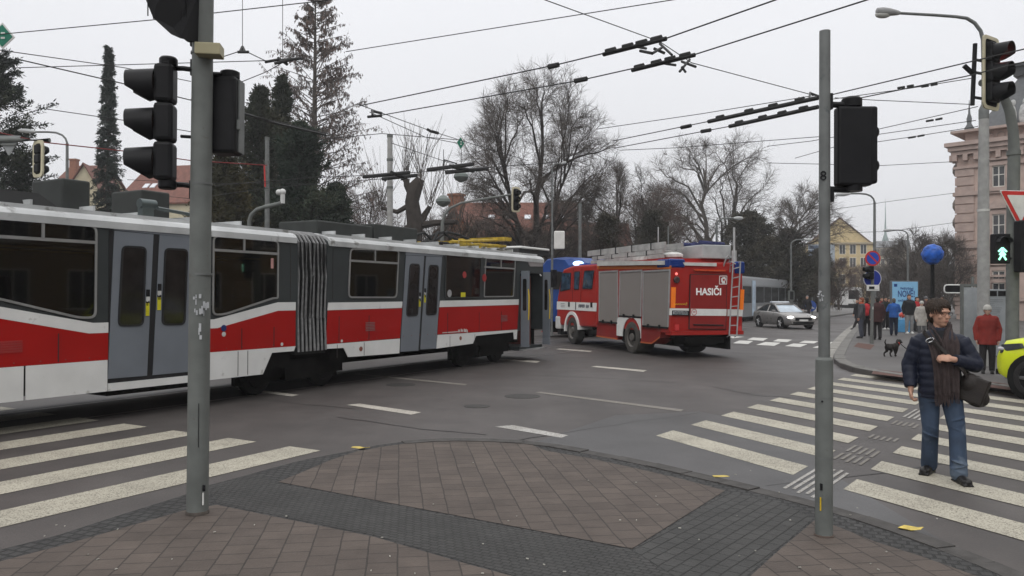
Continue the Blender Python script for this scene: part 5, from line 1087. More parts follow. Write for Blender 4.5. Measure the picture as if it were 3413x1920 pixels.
# shutters
def shutter(q):
    p = fs(q); u0, u1 = sorted((p[0][0], p[1][0])); u0b, u1b = sorted((p[2][0], p[3][0])); z1 = (p[0][2] + p[1][2]) / 2; z0 = (p[2][2] + p[3][2]) / 2
    mb = MB(); n = int((z1 - z0) / .03)
    for i in range(n):
        a, b = z0 + (z1 - z0) * i / n, z0 + (z1 - z0) * (i + 1) / n
        f = i / n; aa, bb_ = u0b + (u0 - u0b) * f, u1b + (u1 - u1b) * f
        mb.add([(aa, .004, a), (bb_, .004, a), (bb_, .0050, (a + b) / 2), (aa, .0050, (a + b) / 2), (bb_, .004, b - .002), (aa, .004, b - .002)], [(0, 3, 2, 1), (3, 5, 4, 2)])
    s = part('roller_shutter', mb, shut, fire)
    mb = MB(); mb.bb((u0 - .03, 0, z1), (u1 + .03, .03, z1 + .05))
    for (x0, x1) in ((u0b, u0), (u1b, u1)): mb.prism([(x0 - .03, 0, z0), (x0 + .03, 0, z0), (x1 + .03, 0, z1), (x1 - .03, 0, z1)], (0, .022, 0))
    part('rail', mb, alu, s); mb = MB(); mb.bb((u0b, .01, z0 - .05), (u1b, .035, z0))
    for f in (.3, .75): mb.bb((u0b + (u1b - u0b) * f - .04, .03, z0 - .06), (u0b + (u1b - u0b) * f + .04, .06, z0 + .05))
    part('bar_handle', mb, black, s)
for q in ([(490, 420), (690, 418), (690, 968), (487, 955)], [(718, 416), (955, 416), (945, 905), (708, 892)], [(972, 413), (1262, 412), (1243, 1022), (966, 1000)]): shutter(q)
mb = MB(); mb.prism(fs([(468, 352), (1278, 346), (1276, 384), (470, 386)]), (0, .02, 0)); part('reflective_band', mb, M_('orange_brown_band', (.42, .11, .02), .45), fire)
mb = MB(); mb.prism(fs([(495, 303), (1218, 292), (1218, 338), (495, 350)]), (0, .12, 0)); part('awning_case', mb, M_('pale_grey_case', (.42, .42, .4), .5), fire)
mb = MB(); mb.bb((.4, -W_ + .1, ztopb - .03), (ucab - .1, -.1, ztopb + .1)); part('roof_deck', mb, fred, fire)
# lower lockers
for q, e2 in (([(462, 970), (688, 987), (684, 1160), (455, 1125)], None), ([(950, 1012), (1165, 1042), (1150, 1140), (1060, 1208), (940, 1195)], None)):
    mb = MB(); p = fs(q); mb.prism([(a, b - .0, c) for a, b, c in p], (0, -.5, 0)); lk = part('lower_locker', mb, fredd, fire)
    mb = MB(); bot = p[2:]
    for i in range(len(bot) - 1):
        a, b = bot[i], bot[i + 1]; mb.prism([(a[0], .001, a[2]), (b[0], .001, b[2]), (b[0], .001, b[2] + .045), (a[0], .001, a[2] + .045)], (0, .008, 0))
    part('edge_tape', mb, M_('orange_tape', (.4, .1, .03), .5), lk)
def wheel(parent, c, r, w_, hubm, ny=1, rubr=None, rim=.6):
    mb = MB(); Mx = Matrix.Rotation(-pi / 2 * ny, 3, 'X')
    mb.lathe([(r * rim, -w_), (r * .93, -w_), (r, -w_ * .85), (r, -w_ * .15), (r * .95, -.01), (r * .8, .012), (r * rim, .005), (r * rim, -.05)], 30, c, Mx); wl_ = part('wheel', mb, rubr or rubber, parent)
    mb = MB(); mb.lathe([(r * rim, -w_ * .5), (r * rim, .0), (r * rim * .93, -.02), (r * rim * .85, -.07), (r * .25, -.05), (r * .22, .015), (r * .05, .02)], 24, c, Mx); rm = part('rim', mb, hubm, wl_)
    return wl_
hub = M_('dusty_wheel', (.12, .11, .1), .7, .2, var=.3)
dusty = M_('dusty_rubber', (.065, .06, .054), .85, var=.3, scale=5, bump=.2)
rw = FP(2105.8, 1178)[0]; fw = FP(1907.7, 1147)[0]
wheel(fire, (rw, .02, .52), .52, .6, hub, rubr=dusty); wheel(fire, (fw, .02, .52), .52, .32, hub, rubr=M_('tyre_grey', (.04, .038, .036), .85, var=.3, scale=5, bump=.2)); wheel(fire, (rw, -W_ - .02, .52), .52, .6, hub, -1); wheel(fire, (fw, -W_ - .02, .52), .52, .32, hub, -1)
def arch(c, r0, r1, y0, y1, a0=0, a1=180, n=18):
    mb = MB(); rs = []
    for i in range(n + 1):
        a = R(a0 + (a1 - a0) * i / n); rs.append([(c[0] + r0 * cos(a), y0, c[2] + r0 * sin(a)), (c[0] + r1 * cos(a), y0, c[2] + r1 * sin(a)), (c[0] + r1 * cos(a), y1, c[2] + r1 * sin(a)), (c[0] + r0 * cos(a), y1, c[2] + r0 * sin(a))])
    mb.loft(rs, sm=False); return mb
part('front_fender', arch((fw, 0, .52), .60, .72, .05, -.5, -5, 175), white, fire)
# rear fender plate: square white plate with an arch cut
pl = fs([(683, 912), (945, 927), (932, 1195), (690, 1160)]); zt_ = (pl[0][2] + pl[1][2]) / 2; ua, ub = max(p[0] for p in pl), min(p[0] for p in pl); mb = MB(); n = 16
for i in range(n):
    a0, a1 = pi * i / n, pi * (i + 1) / n
    def outr(a):
        dx, dz = cos(a), sin(a); hw = (ua - rw) if dx > 0 else (rw - ub); t = min(hw / abs(dx) if abs(dx) > 1e-4 else 9, (zt_ - .52) / dz if dz > 1e-4 else 9); return (rw + dx * t, .52 + dz * t)
    o0, o1 = outr(a0), outr(a1); i0, i1 = (rw + .63 * cos(a0), .52 + .63 * sin(a0)), (rw + .63 * cos(a1), .52 + .63 * sin(a1))
    mb.prism([(i0[0], 0, i0[1]), (o0[0], 0, o0[1]), (o1[0], 0, o1[1]), (i1[0], 0, i1[1])], (0, .025, 0))
part('rear_fender', mb, white, fire)
mb = MB(); mb.bb((rw - .7, -.6, .4), (rw + .7, -.02, zt_ - .1)); part('wheel_house', mb, under, fire)
mb = MB(); mb.bb((.3, -2.2, .55), (ucab + 1.0, -.35, zbb + .05)); mb.bb((.5, -2.4, .22), (ucab + .9, -2.3, 1.0)); mb.bb((.9, -1.6, .28), (ufront - .5, -1.0, .7)); mb.bb((ucab - .2, -2.3, .5), (ucab + .5, -.15, .95)); mb.bb((.6, -2.0, .38), (1.6, -.5, .6)); mb.bb((rw - .3, -2.2, .35), (rw + .3, -.3, .65)); mb.bb((.1, -1.9, .45), (.25, -.6, .62)); mb.bb((ucab - .3, -.4, .45), (ucab + .9, -.05, .62)); part('chassis_and_dark_fill', mb, under, fire)  # chassis blocks plus a long dark box added inside to darken the underside
# rear face
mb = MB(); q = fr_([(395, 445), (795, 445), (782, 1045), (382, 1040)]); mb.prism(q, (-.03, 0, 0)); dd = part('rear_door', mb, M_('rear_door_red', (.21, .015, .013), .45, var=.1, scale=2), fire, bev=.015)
mb = MB(); 
for a, b in ((0, 1), (1, 2), (2, 3), (3, 0)):
    mb.tube([(-.012, q[a][1], q[a][2]), (-.012, q[b][1], q[b][2])], .018, 5)
mb.tube([(-.05, q[3][1] - .12, q[3][2] + .12), (-.05, q[2][1] + .1, q[2][2] + .12)], .02, 6); part('seal', mb, trim, dd)
def flat(mb, pts, x, th, m=0): mb.prism(fr_(pts, x), (-th, 0, 0), m)
mb = MB(); flat(mb, [(170, 815), (380, 818), (378, 893), (165, 890)], 0, .012); flat(mb, [(805, 825), (972, 828), (968, 903), (803, 900)], 0, .012); flat(mb, [(400, 820), (788, 824), (786, 898), (395, 895)], -.03, .006); part('white_band', mb, white, fire)
rr = (0, -1, 0); upv = (0, 0, 1)
mb = MB(); c = fr_([(593, 637)], -.032)[0]; mb.text('HASIČI', .285, c, rr, upv, .004, sx=1.0, bold=.008); part('lettering', mb, M_('white_lettering', (.8, .8, .78), .4), dd)
mb = MB(); c = fr_([(290, 770)], -.004)[0]; mb.tube([V(c) + V((-.006, -.22 + .02 * k, .035 * sin(k * 1.9) * (1.6 if k < 3 else .6))) for k in range(24)], .008, 4); part('maker_script', mb, yellowm, fire)
# emblem: square outline with a helmet-like figure
mb = MB(); q = fr_([(713, 462), (793, 462), (790, 550), (711, 550)], -.03)
for a, b in ((0, 1), (1, 2), (2, 3), (3, 0)): mb.tube([q[a], q[b]], .012, 4)
c = (q[0][1] + q[1][1]) / 2, (q[0][2] + q[2][2]) / 2
mb.prism([(-.03, c[0] + y, c[1] + z) for y, z in ((.08, .04), (.02, .09), (-.07, .09), (-.09, .02), (-.05, -.05), (-.07, -.1), (.03, -.1), (.07, -.04))], (-.006, 0, 0)); part('emblem', mb, white, dd)
mb = MB(); c = fr_([(757, 503)], -.037)[0]; mb.lathe([(.035, 0), (.035, .004)], 12, c, Matrix.Rotation(-pi / 2, 3, 'Y')); part('emblem_center', mb, fred, dd)
mb = MB(); c = fr_([(432, 857)], -.037)[0]; mb.tube([(c[0], c[1] + .085 * cos(a * pi / 10), c[2] + .085 * sin(a * pi / 10)) for a in range(21)], .01, 4); mb.text('90', .09, (c[0] - .0, c[1], c[2]), rr, upv, .003); part('speed_badge', mb, M_('badge_red', (.4, .06, .05), .5), dd)
mb = MB(); flat(mb, [(196, 838), (375, 842), (375, 896), (194, 892)], -.012, .02); pl_ = part('plate_holder', mb, black, fire)
mb = MB(); flat(mb, [(205, 846), (365, 850), (363, 884), (203, 881)], -.032, .006); nb_ = part('number_plate', mb, M_('plate_grey', (.35, .37, .38), .5), pl_)
mb = MB(); c = fr_([(284, 866)], -.039)[0]; mb.scribble(c, rr, upv, .42, .08, 9, .002); part('plate_text', mb, black, nb_)
mb = MB(); flat(mb, [(187, 583), (238, 585), (230, 812), (183, 810)], 0, .014); flat(mb, [(947, 608), (988, 610), (978, 832), (937, 830)], 0, .014); pieces('orange_reflector', mb, orange, fire)
mb = MB(); flat(mb, [(425, 385), (775, 395), (775, 412), (440, 405)], -.005, .05); part('rear_light_strip', mb, M_('amber_red_strip', (.5, .06, .02), .3), fire)
mb = MB(); c = fr_([(244, 438)], -.01)[0]; mb.ell(c, (.03, .042, .042), 10); part('tail_lamp', mb, E_('tail_red', (1, .2, .18), 1.0), fire)
mb = MB(); c = fr_([(244, 503)], 0)[0]; mb.lathe([(.1, 0), (.1, .04), (.07, .06), (.03, .05)], 16, c, Matrix.Rotation(-pi / 2, 3, 'Y')); part('work_lamp', mb, M_('lamp_dark', (.05, .03, .03), .2), fire)
for x, y in ((246, 1025), (931, 1040)): mb = MB(); c = fr_([(x, y)], -.01)[0]; mb.bb((c[0] - .03, c[1] - .06, c[2] - .09), (c[0] + .03, c[1] + .06, c[2] + .09)); part('tail_lamp', mb, M_('tail_lens', (.5, .05, .05), .2), fire)
mb = MB(); flat(mb, [(310, 312), (680, 318), (680, 355), (330, 345)], -.005, .03); part('pale_locker_strip', mb, M_('silver_strip', (.5, .49, .47), .4), fire)
mb = MB(); mb.bb((-.06, -W_ + .02, zbb - .05), (.3, -.02, zbb + .06)); part('rear_bumper', mb, fred, fire)
# rear ladder with hooped top
mb = MB(); rl = [(x, y + .09, z) for x, y, z in fr_([(868, 330), (828, 1110)], -.12)]; r2_ = [(x, y + .09, z) for x, y, z in fr_([(950, 305), (910, 1112)], -.12)]
for a, b in (rl, r2_): mb.tube([a, b], .022, 8)
for k in range(8): f = (k + .55) / 7.6; mb.tube([V(rl[0]).lerp(V(rl[1]), f), V(r2_[0]).lerp(V(r2_[1]), f)], .016, 6)
mb.tube([rl[1], r2_[1]], .02, 6)
for p in (rl[0], rl[1], r2_[0], r2_[1]): mb.tube([p, (0, p[1], p[2] - .05)], .014, 5)
h0, h1, h2 = fr_([(812, 420), (815, 265), (770, 265)], -.1); mb.tube([h0, h1, (h1[0], (h1[1] + h2[1]) / 2, h1[2] + .08), h2, (h2[0] + .2, h2[1], h2[2] - .35)], .024, 8)
h0, h1 = fr_([(868, 330), (868, 300)], -.12); mb.tube([h0, (h0[0] + .3, h0[1], h0[2] + .1), (h0[0] + .6, h0[1], h0[2] - .1)], .02, 6); part('rear_ladder', mb, M_('ladder_grey', (.3, .3, .3), .5), fire)
# roof load: ladders, grey box, hose
zr = ztopb + .1; ladm = M_('ladder_aluminium', (.33, .33, .32), .55, .15, var=.25, scale=3)
mb = MB()
for (y, u0, u1, z0, h) in ((-.35, 1.0, 6.3, zr + .03, .12), (-.35, 1.0, 6.2, zr + .17, .12), (-.35, .9, 6.6, zr + .32, .2), (-.95, 1.0, 6.2, zr + .05, .22), (-.95, .9, 6.4, zr + .3, .2)): mb.bb((u0, y - .035, z0), (u1, y + .035, z0 + h))
for k in range(15): mb.tube([(1.05 + k * .36, -.38, zr + .24), (1.05 + k * .36, -.95, zr + .24)], .02, 5)
part('roof_ladder', mb, ladm, fire)
mb = MB()
for u in (1.7, 3.0, 4.2, 5.4): mb.bb((u, -.40, zr + .3), (u + .06, -.305, zr + .54)); mb.bb((u + .3, -.39, zr + .14), (u + .36, -.31, zr + .3))
pieces('ladder_clamp', mb, black, fire)
mb = MB(); mb.bb((.25, -2.25, zr), (1.75, -1.25, zr + .42)); part('roof_locker', mb, M_('pale_grey_locker', (.36, .37, .37), .5), fire, bev=.03)
mb = MB(); mb.tube([(.3 + .09 * k, -1.6 + .35 * sin(k * 1.7), zr + .46 + .05 * sin(k * 2.3)) for k in range(16)], .06, 7); mb.tube([(.3 + .08 * k, -1.9 + .25 * sin(k * 2.1), zr + .47) for k in range(14)], .05, 7); part('hose', mb, M_('dark_blue_hose', (.03, .035, .1), .7), fire)
mb = MB(); mb.bb((2.0, -.7, zr), (2.7, -.2, zr + .12)); mb.ell((1.2, -.75, zr + .1), (.55, .3, .13), 9); part('roof_tools', mb, M_('white_gear', (.5, .5, .48), .6, var=.3), fire)
mb = MB(); mb.tube([(3.4, -1.5, zr), (3.4, -1.5, zr + 1.2)], .02, 6); part('aerial', mb, alu, fire)
mb = MB(); mb.tube([(.1, -W_ + .25, zr - .1), (.1, -W_ + .25, zr + .25)], .08, 8); mb.tube([(.1, -W_ + .25, zr + .2), (.1, -W_ + .25, zr + .95)], .035, 8); part('telescopic_mast', mb, alu, fire)
# red debris on the road in front of the fire engine
p = G(1700 + 310 / 2.07, 700 + 842 / 2.07); mb = MB(); mb.loft([[(p.x - .7, p.y, 0), (p.x + .5, p.y - .2, 0), (p.x + .6, p.y + .3, 0), (p.x - .6, p.y + .4, 0)], [(p.x - .55, p.y + .05, .16), (p.x + .4, p.y - .1, .2), (p.x + .45, p.y + .2, .2), (p.x - .5, p.y + .3, .13)]], sm=False)
single('bumper_debris', mb, M_('debris_red', (.3, .05, .04), .5, var=.2), 'broken red piece of bumper lying between the red tram and the fire engine', 'debris')

# ================================================================ CARS
def car(name, label, loc, rz, Ln, Wd, Ht, paint, wb, wr, prof, roofp, group=None, cat='car', hubm=None):
    """x forward, centred; prof = list of (x, z_belt, z_bottom); greenhouse = 4 side points"""
    t = thing(name, label, cat, loc, rz, group); hw = Wd / 2; mb = MB(); rings = []
    for x, zb_, zl, k in prof:
        y = hw * k; rings.append([(x, -y * .9, zl), (x, -y, zl + .12), (x, -y * 1.0, (zl + zb_) * .55), (x, -y * .97, zb_ - .08), (x, -y * .86, zb_), (x, 0, zb_ + .035), (x, y * .86, zb_), (x, y * .97, zb_ - .08), (x, y, (zl + zb_) * .55), (x, y, zl + .12), (x, y * .9, zl)])
    mb.loft(rings); part('body', mb, paint, t, ang=50)
    a, b, c, d = roofp; zb2 = a[1]; mb = MB(); i = .82
    def ringr(x, z, k): return [(x, -hw * k, z), (x, hw * k, z)]
    # roof and pillars
    th = .06; rl = [[(x, -hw * .66, z), (x, -hw * .5, z + .04), (x, 0, z + .06), (x, hw * .5, z + .04), (x, hw * .66, z), (x, hw * .6, z - th), (x, -hw * .6, z - th)] for x, z in (b, ((b[0] + c[0]) / 2, (b[1] + c[1]) / 2 + .03), c)]
    mb.loft(rl); 
    for s in (-1, 1):
        for (p, q) in ((a, b), (d, c)): mb.tube([(p[0], s * hw * .84, p[1]), (q[0], s * hw * .66, q[1] - .02)], .045, 6)
        xm = (b[0] + c[0]) / 2 - .05; mb.tube([(xm, s * hw * .86, zb2 - .02), (xm, s * hw * .66, b[1] - .02)], .04, 6)
    part('roof', mb, paint, t, ang=50)
    g = M_('car_glass', (.03, .035, .04), .05, var=.2, spec=.6)
    mb = MB(); gl = [[(p[0], -hw * k1, p[1]), (p[0], hw * k1, p[1]), (q[0], hw * k2, q[1] - .03), (q[0], -hw * k2, q[1] - .03)] for p, q, k1, k2 in ((a, b, .82, .64),)]
    mb.add(gl[0], [(0, 1, 2, 3)]); part('windscreen', mb, M_('screen_glass_glare', (.36, .43, .50), .06, var=.35, scale=1.5, spec=1.0), t)  # pale blue base colour paints the sky's reflection into the windscreen
    mb = MB(); q = [(d[0], -hw * .82, d[1]), (d[0], hw * .82, d[1]), (c[0], hw * .64, c[1] - .03), (c[0], -hw * .64, c[1] - .03)]; mb.add(q, [(3, 2, 1, 0)]); part('rear_window', mb, g, t)
    for s in (-1, 1):
        mb = MB(); mb.add([(a[0] - .05, s * hw * .845, a[1]), (b[0] - .05, s * hw * .655, b[1] - .05), (c[0] + .05, s * hw * .655, c[1] - .05), (d[0] + .05, s * hw * .845, d[1])], [(0, 1, 2, 3) if s > 0 else (3, 2, 1, 0)]); part('side_window', mb, g, t)
    fx = prof[-1][0]
    for s in (-1, 1):
        for x in (wb / 2, -wb / 2):
            mb = MB(); mb.lathe([(wr * 1.16, -.1), (wr * 1.16, .012), (.01, .012)], 24, (x, s * (hw - .0), wr), Matrix.Rotation(-pi / 2 * s, 3, 'X')); part('wheel_arch', mb, blackm, t)
            wheel(t, (x, s * (hw + .014), wr), wr, .22, hubm or alu, s, rim=.66)
            mb = MB()
            for k in range(5):
                h = 2 * pi * k / 5; e1 = V((x, s * (hw + .02), wr)); 
                mb.tube([e1 + V((cos(h) * wr * .12, 0, sin(h) * wr * .12)), e1 + V((cos(h) * wr * .6, 0, sin(h) * wr * .6))], [.045, .03], 5)
            part('wheel_spokes', mb, hubm or alu, t)
    return t, fx, hw
# ---------------------------------------------------------------- silver car, yellow car
silver = M_('silver_paint', (.25, .24, .23), .3, .3, var=.06, coat=.3)
lamp_on = E_('headlamp_lit', (1, .98, .92), 2.2); lens = M_('lamp_lens', (.4, .4, .42), .1)
ca = G(2528.5, 1089); cf = G(2602, 1095.5); ch = (cf - ca); ch.z = 0; ch.normalize(); cn_ = V((-ch.y, ch.x, 0))   # left of heading
cc = (ca + cf) / 2 + cn_ * .88
car1, fx, hw = car('silver_car', 'silver saloon car with blue windscreen glare and a light bar coming out of the street', (cc.x, cc.y, 0), atan2(ch.y, ch.x), 4.6, 1.8, 1.46, silver, 2.65, .33,
    [(-2.25, .86, .36, .8), (-2.15, .95, .26, .93), (-1.4, .98, .2, 1), (0, .96, .2, 1), (.85, .93, .2, 1), (1.5, .86, .2, 1), (2.05, .76, .24, .93), (2.25, .62, .3, .8)], ((.95, .94), (.15, 1.36), (-.95, 1.38), (-1.75, .98)), group='cars')
mb = MB(); mb.bb((2.2, -.48, .5), (2.31, .48, .66)); mb.bb((2.2, -.6, .3), (2.31, .6, .42)); gr = part('grille', mb, black, car1)
mb = MB(); mb.bb((2.28, -.26, .45), (2.325, .26, .55)); part('number_plate', mb, white, car1)
for s in (-1, 1):
    mb = MB(); mb.ell((2.06, s * .66, .66), (.2, .2, .085), 10); part('headlight', mb, lamp_on, car1)
    mb = MB(); mb.box((.72, s * .99, 1.0), (.14, .18, .12)); part('mirror', mb, silver, car1, bev=.03)
mb = MB(); mb.bb((-.62, -.55, 1.44), (-.32, .55, 1.55)); part('light_bar', mb, M_('light_bar_white', (.55, .58, .62), .3), car1, bev=.03)
yelp = M_('ambulance_yellow', (.60, .68, .02), .35, var=.06, coat=.2)
yw = G(3408, 1334); yh = V((-.60, .80, 0)).normalized(); yn = V((-yh.y, yh.x, 0)); yo = yw - yh * 1.42 - yn * .96 + V((.22, 0, 0))   # near flank is its left side
car2, fx, hw = car('yellow_car', 'bright yellow green off road car whose front end enters the picture at the right edge', (yo.x, yo.y, 0), atan2(yh.y, yh.x), 4.7, 1.92, 1.75, yelp, 2.84, .39,
    [(-2.3, 1.0, .5, .85), (-2.2, 1.1, .36, .95), (-1.4, 1.14, .3, 1), (0, 1.13, .3, 1), (1.0, 1.15, .3, 1), (1.5, 1.13, .32, 1), (1.95, 1.05, .36, .95), (2.12, .86, .42, .8)], ((.8, 1.12), (.1, 1.72), (-1.7, 1.72), (-2.15, 1.14)), group='cars', hubm=M_('dark_alloy', (.12, .12, .125), .35, .7))
for s in (-1, 1):
    mb = MB(); mb.loft([[(x, s * y, z) for x, y, z in ((2.1, .5, .80), (1.98, .86, .82), (1.58, .955, .94), (1.62, .955, 1.02), (1.95, .86, .98), (2.08, .5, .94))], [(x + .05, s * (y + .015), z) for x, y, z in ((2.1, .5, .80), (1.98, .86, .82), (1.58, .955, .94), (1.62, .955, 1.02), (1.95, .86, .98), (2.08, .5, .94))]], sm=False); hl = part('headlight', mb, M_('dark_headlamp', (.05, .055, .06), .08, var=.2), car2)
    mb = MB(); mb.ell((1.99, s * .84, .9), (.1, .07, .045), 8); part('reflector', mb, lens, hl)
mb = MB(); mb.bb((2.0, -.55, .62), (2.15, .55, .86)); mb.bb((1.9, -.7, .4), (2.17, .7, .5)); part('grille', mb, black, car2)
mb = MB(); mb.prism([(.2, .975, .55), (.9, .975, .55), (.9, .975, 1.0), (.2, .975, 1.0)], (0, .012, 0)); part('side_marking', mb, M_('marking_blue_black', (.03, .05, .1), .5), car2)

# ================================================================ POLES AND SIGNALS
def sig_head(parent, c, face, lens_on=None, back=None, h=.98, w_=.30, d=.24, n=3, visor=.30, dia=.21, cap=True, closed=True, lr=None, bw=.12):
    """signal head centred at c (local), looking along the horizontal direction face"""
    f = V((face[0], face[1], 0)).normalized(); s = V((-f.y, f.x, 0)); z = V((0, 0, 1)); c = V(c)
    Mx = Matrix((f, s, z)).transposed()
    mb = MB(); u = h / n
    for i in range(n): mb.box(c + z * (-h / 2 + u * (i + .5)), (d, w_, u - .006), M=Mx)
    hd_ = part('signal_head', mb, black, parent, bev=.03)
    if cap:
        mb = MB()
        for sg in (1, -1): mb.lathe([(w_ * .36, 0), (w_ * .36, .05 * sg), (w_ * .3, .065 * sg)], 14, c + z * (h / 2 * sg) - f * .02)
        pieces('cap', mb, black, hd_)
    for i in range(n):
        q = c + z * (h / 2 - u * (i + .5)) + f * (d / 2)
        mb = MB(); rs = []; N_ = 20; a0, a1 = -84, 264
        for j in range(N_ + 1):
            a = R(a0 + (a1 - a0) * j / N_); rr = dia / 2 + .018; k = 1.0 - .06 * (1 - sin(a)) if sin(a) > -.25 else max(.22, .925 - (-.25 - sin(a)) * .98)
            o_ = s * cos(a) + z * sin(a)
            rs.append([q + o_ * rr, q + o_ * (rr + .008), q + o_ * (rr + .006) + f * visor * k - z * .02, q + o_ * (rr - .002) + f * visor * k - z * .02])
        mb.loft(rs); part('visor', mb, black, hd_)
        on = lens_on and lens_on[0] == i
        mb = MB(); mb.ell(q + f * .005, (.02, dia / 2, dia / 2), 14, Mx); part('lens', mb, lens_on[1] if on else (lr or M_('dark_lens', (.02, .016, .014), .2)), hd_)
    if back:
        mb = MB(); hb, wb_ = h / 2 + bw, w_ / 2 + bw; base = [V((0, -wb_, -hb)), V((0, wb_, -hb)), V((0, wb_, hb)), V((0, -wb_, hb))]
        q = [Mx @ p + c - f * .02 for p in rounded(base, .12)]; mb.prism(q, f * .012); bp__ = part('backplate', mb, blackm, hd_)
        mb = MB(); P = [Mx @ p + c - f * .03 for p in rounded(base, .12)]; I = [Mx @ (p * .0 + V((0, p.y * (wb_ - .07) / wb_, p.z * (hb - .07) / hb))) + c - f * .03 for p in rounded(base, .12)]
        n_ = len(P); t = f * .035; mb.add(P + I + [p + t for p in P] + [p + t for p in I], [x for i in range(n_) for j in ((i + 1) % n_,) for x in ((i, j, 2 * n_ + j, 2 * n_ + i), (2 * n_ + i, 2 * n_ + j, 3 * n_ + j, 3 * n_ + i), (3 * n_ + i, 3 * n_ + j, n_ + j, n_ + i), (n_ + i, n_ + j, j, i))]); part('border', mb, cream, bp__)
    return hd_
# ---- left near pole
lp = G(658, 1713, PZ); lp = V((lp.x, lp.y, PZ)); PX = lambda px, d: (px * K - CX) / F_ * d
pole = thing('signal_pole', 'thick grey signal pole in the left foreground with a beige box and black signal heads', 'traffic light', tuple(lp), 0, 'signal poles on the corner paving')
def L3(x, y, d=None):
    p = D2(x, y, d or lp.y); return V((p.x, p.y, p.z)) - lp
mb = MB(); tp_ = L3(512, -60); mb.tube([(0, 0, 0), tuple(L3(503, 700)), tuple(tp_)], [.0868, .0847, .0826], 28)
part('pole', mb, galvd, pole)
mb = MB()
for y, r in ((463, .0862), (135, .0848), (690, .0868)): c = L3(507, y); mb.lathe([(r, -.008), (r, .008)], 28, c)
part('band', mb, galv, pole)
mb = MB(); mb.lathe([(.092, 0), (.092, .02), (.087, .03)], 28, (0, 0, .002)); part('foot', mb, M_('rusty_pole_foot', (.07, .06, .052), .8, var=.4, scale=14), pole)
mb = MB(); c = L3(500, 1235); d0 = V((.25, -1, 0)).normalized()
for (x, y, w_, h, m) in ((513, 1228, .02, .05, 0), (511, 1255, .009, .1, 1), (500, 1070, .004, .36, 0)):
    q = L3(x, y, lp.y - .087); mb.box(q, (w_, .012, h), m=m)
part('hatch_lock', mb, [black, white], pole)
mb = MB(); random.seed(7)
for x0, y0, n in ((488, 765, 9), (510, 775, 7), (497, 825, 3)):   # torn sticker remains
    for k in range(n):
        x, y = x0 + random.uniform(-7, 16), y0 + random.uniform(-22, 24)
        q = L3(x, y, lp.y - .087 + (.0 if abs(x - 500) < 12 else .018)); mb.box(q, (random.uniform(.008, .02), .008, random.uniform(.02, .07)), R(18) if x > 505 else (R(-18) if x < 492 else 0))
pieces('torn_sticker', mb, M_('torn_paper', (.4, .41, .42), .8, var=.3), pole)
mb = MB(); c = L3(527, 128, lp.y - .1); mb.box(c, (.2, .16, .095), R(8)); part('junction_box', mb, beige, pole, bev=.008)
# three lens head looking left
hx = L3(416, 310, lp.y - .05); H3 = L3(416, 165)[2] - L3(416, 455)[2]
sh_ = sig_head(pole, hx, (-.985, -.17), h=H3, w_=.2, d=.15, visor=.225, dia=.20, lr=M_('lens_dim', (.02, .014, .012), .25))
mb = MB()
for y in (172, 465): a = L3(418, y); b = L3(505, y + 6); mb.tube([a, (a.x * .5 + b.x * .5, a.y, a.z), b], .021, 8)
mb.bb((L3(480, 160).x, -.03, L3(480, 190).z), (L3(496, 160).x, .03, L3(480, 150).z)); mb.bb((L3(480, 160).x, -.03, L3(480, 500).z), (L3(496, 160).x, .03, L3(480, 455).z))
a = L3(455, 343); b = L3(490, 345); mb.tube([a, b], .014, 6); pieces('bracket', mb, black, sh_)
# head on the far side, seen from behind
hb_ = L3(572, 293, lp.y + .16); H2 = L3(572, 195)[2] - L3(572, 393)[2]
mb = MB(); mb.bb((hb_.x - .125, hb_.y - .1, hb_.z - H2 / 2), (hb_.x + .1, hb_.y + .12, hb_.z + H2 / 2)); s2_ = part('signal_head', mb, black, pole, 'black two lens signal head seen from behind', bev=.03)
mb = MB(); mb.lathe([(.08, 0), (.08, .05), (.06, .06)], 14, (hb_.x + .02, hb_.y, hb_.z + H2 / 2)); mb.tube([(hb_.x, hb_.y, hb_.z + H2 / 2 + .03), tuple(L3(520, 185))], .018, 8); mb.tube([(hb_.x - .05, hb_.y, hb_.z - H2 / 2 + .04), tuple(L3(510, 380))], .02, 8); pieces('bracket', mb, black, s2_)
mb = MB(); mb.bb((hb_.x + .1, hb_.y - .03, hb_.z - H2 / 2 + .02), (hb_.x + .112, hb_.y + .1, hb_.z + H2 / 2 - .02)); mb.bb((hb_.x + .1, hb_.y - .06, hb_.z - .12), (hb_.x + .125, hb_.y - .03, hb_.z - .04)); part('hinge_strip', mb, galv, s2_)
# big backing board high on the pole, seen from below
d_ = lp.y - .12
bpts = [L3(355, -30, d_ - .45), L3(385, 45, d_ - .45), L3(430, 86, d_ - .3), L3(488, 98, d_), L3(492, -60, d_), L3(420, -80, d_ - .35)]
mb = MB(); mb.prism(bpts, (.03, .10, .0)); bd_ = part('backing_board', mb, M_('dark_ribbed_board', (.011, .011, .012), .6, var=.25, spec=.12), pole, 'dark ribbed back of a large signal board')
mb = MB()
for k in range(8):
    f = k / 8; a = V(bpts[0]).lerp(V(bpts[5]), .2); x = 372 + 14 * k; mb.tube([L3(x, -50, d_ - .46 + .05 * k), L3(x, min(40 + 7.6 * k, 90), d_ - .46 + .05 * k)], .005, 4)
part('ribs', mb, black, bd_)
mb = MB(); mb.tube([L3(450, 80, d_ - .1), L3(475, 100, d_), L3(500, 98)], .022, 8); mb.tube([L3(470, 70, d_), L3(500, 66)], .02, 8); mb.bb((L3(482, 60).x, -.05, L3(482, 118).z), (L3(498, 60).x, .02, L3(482, 60).z)); pieces('bracket', mb, black, bd_)
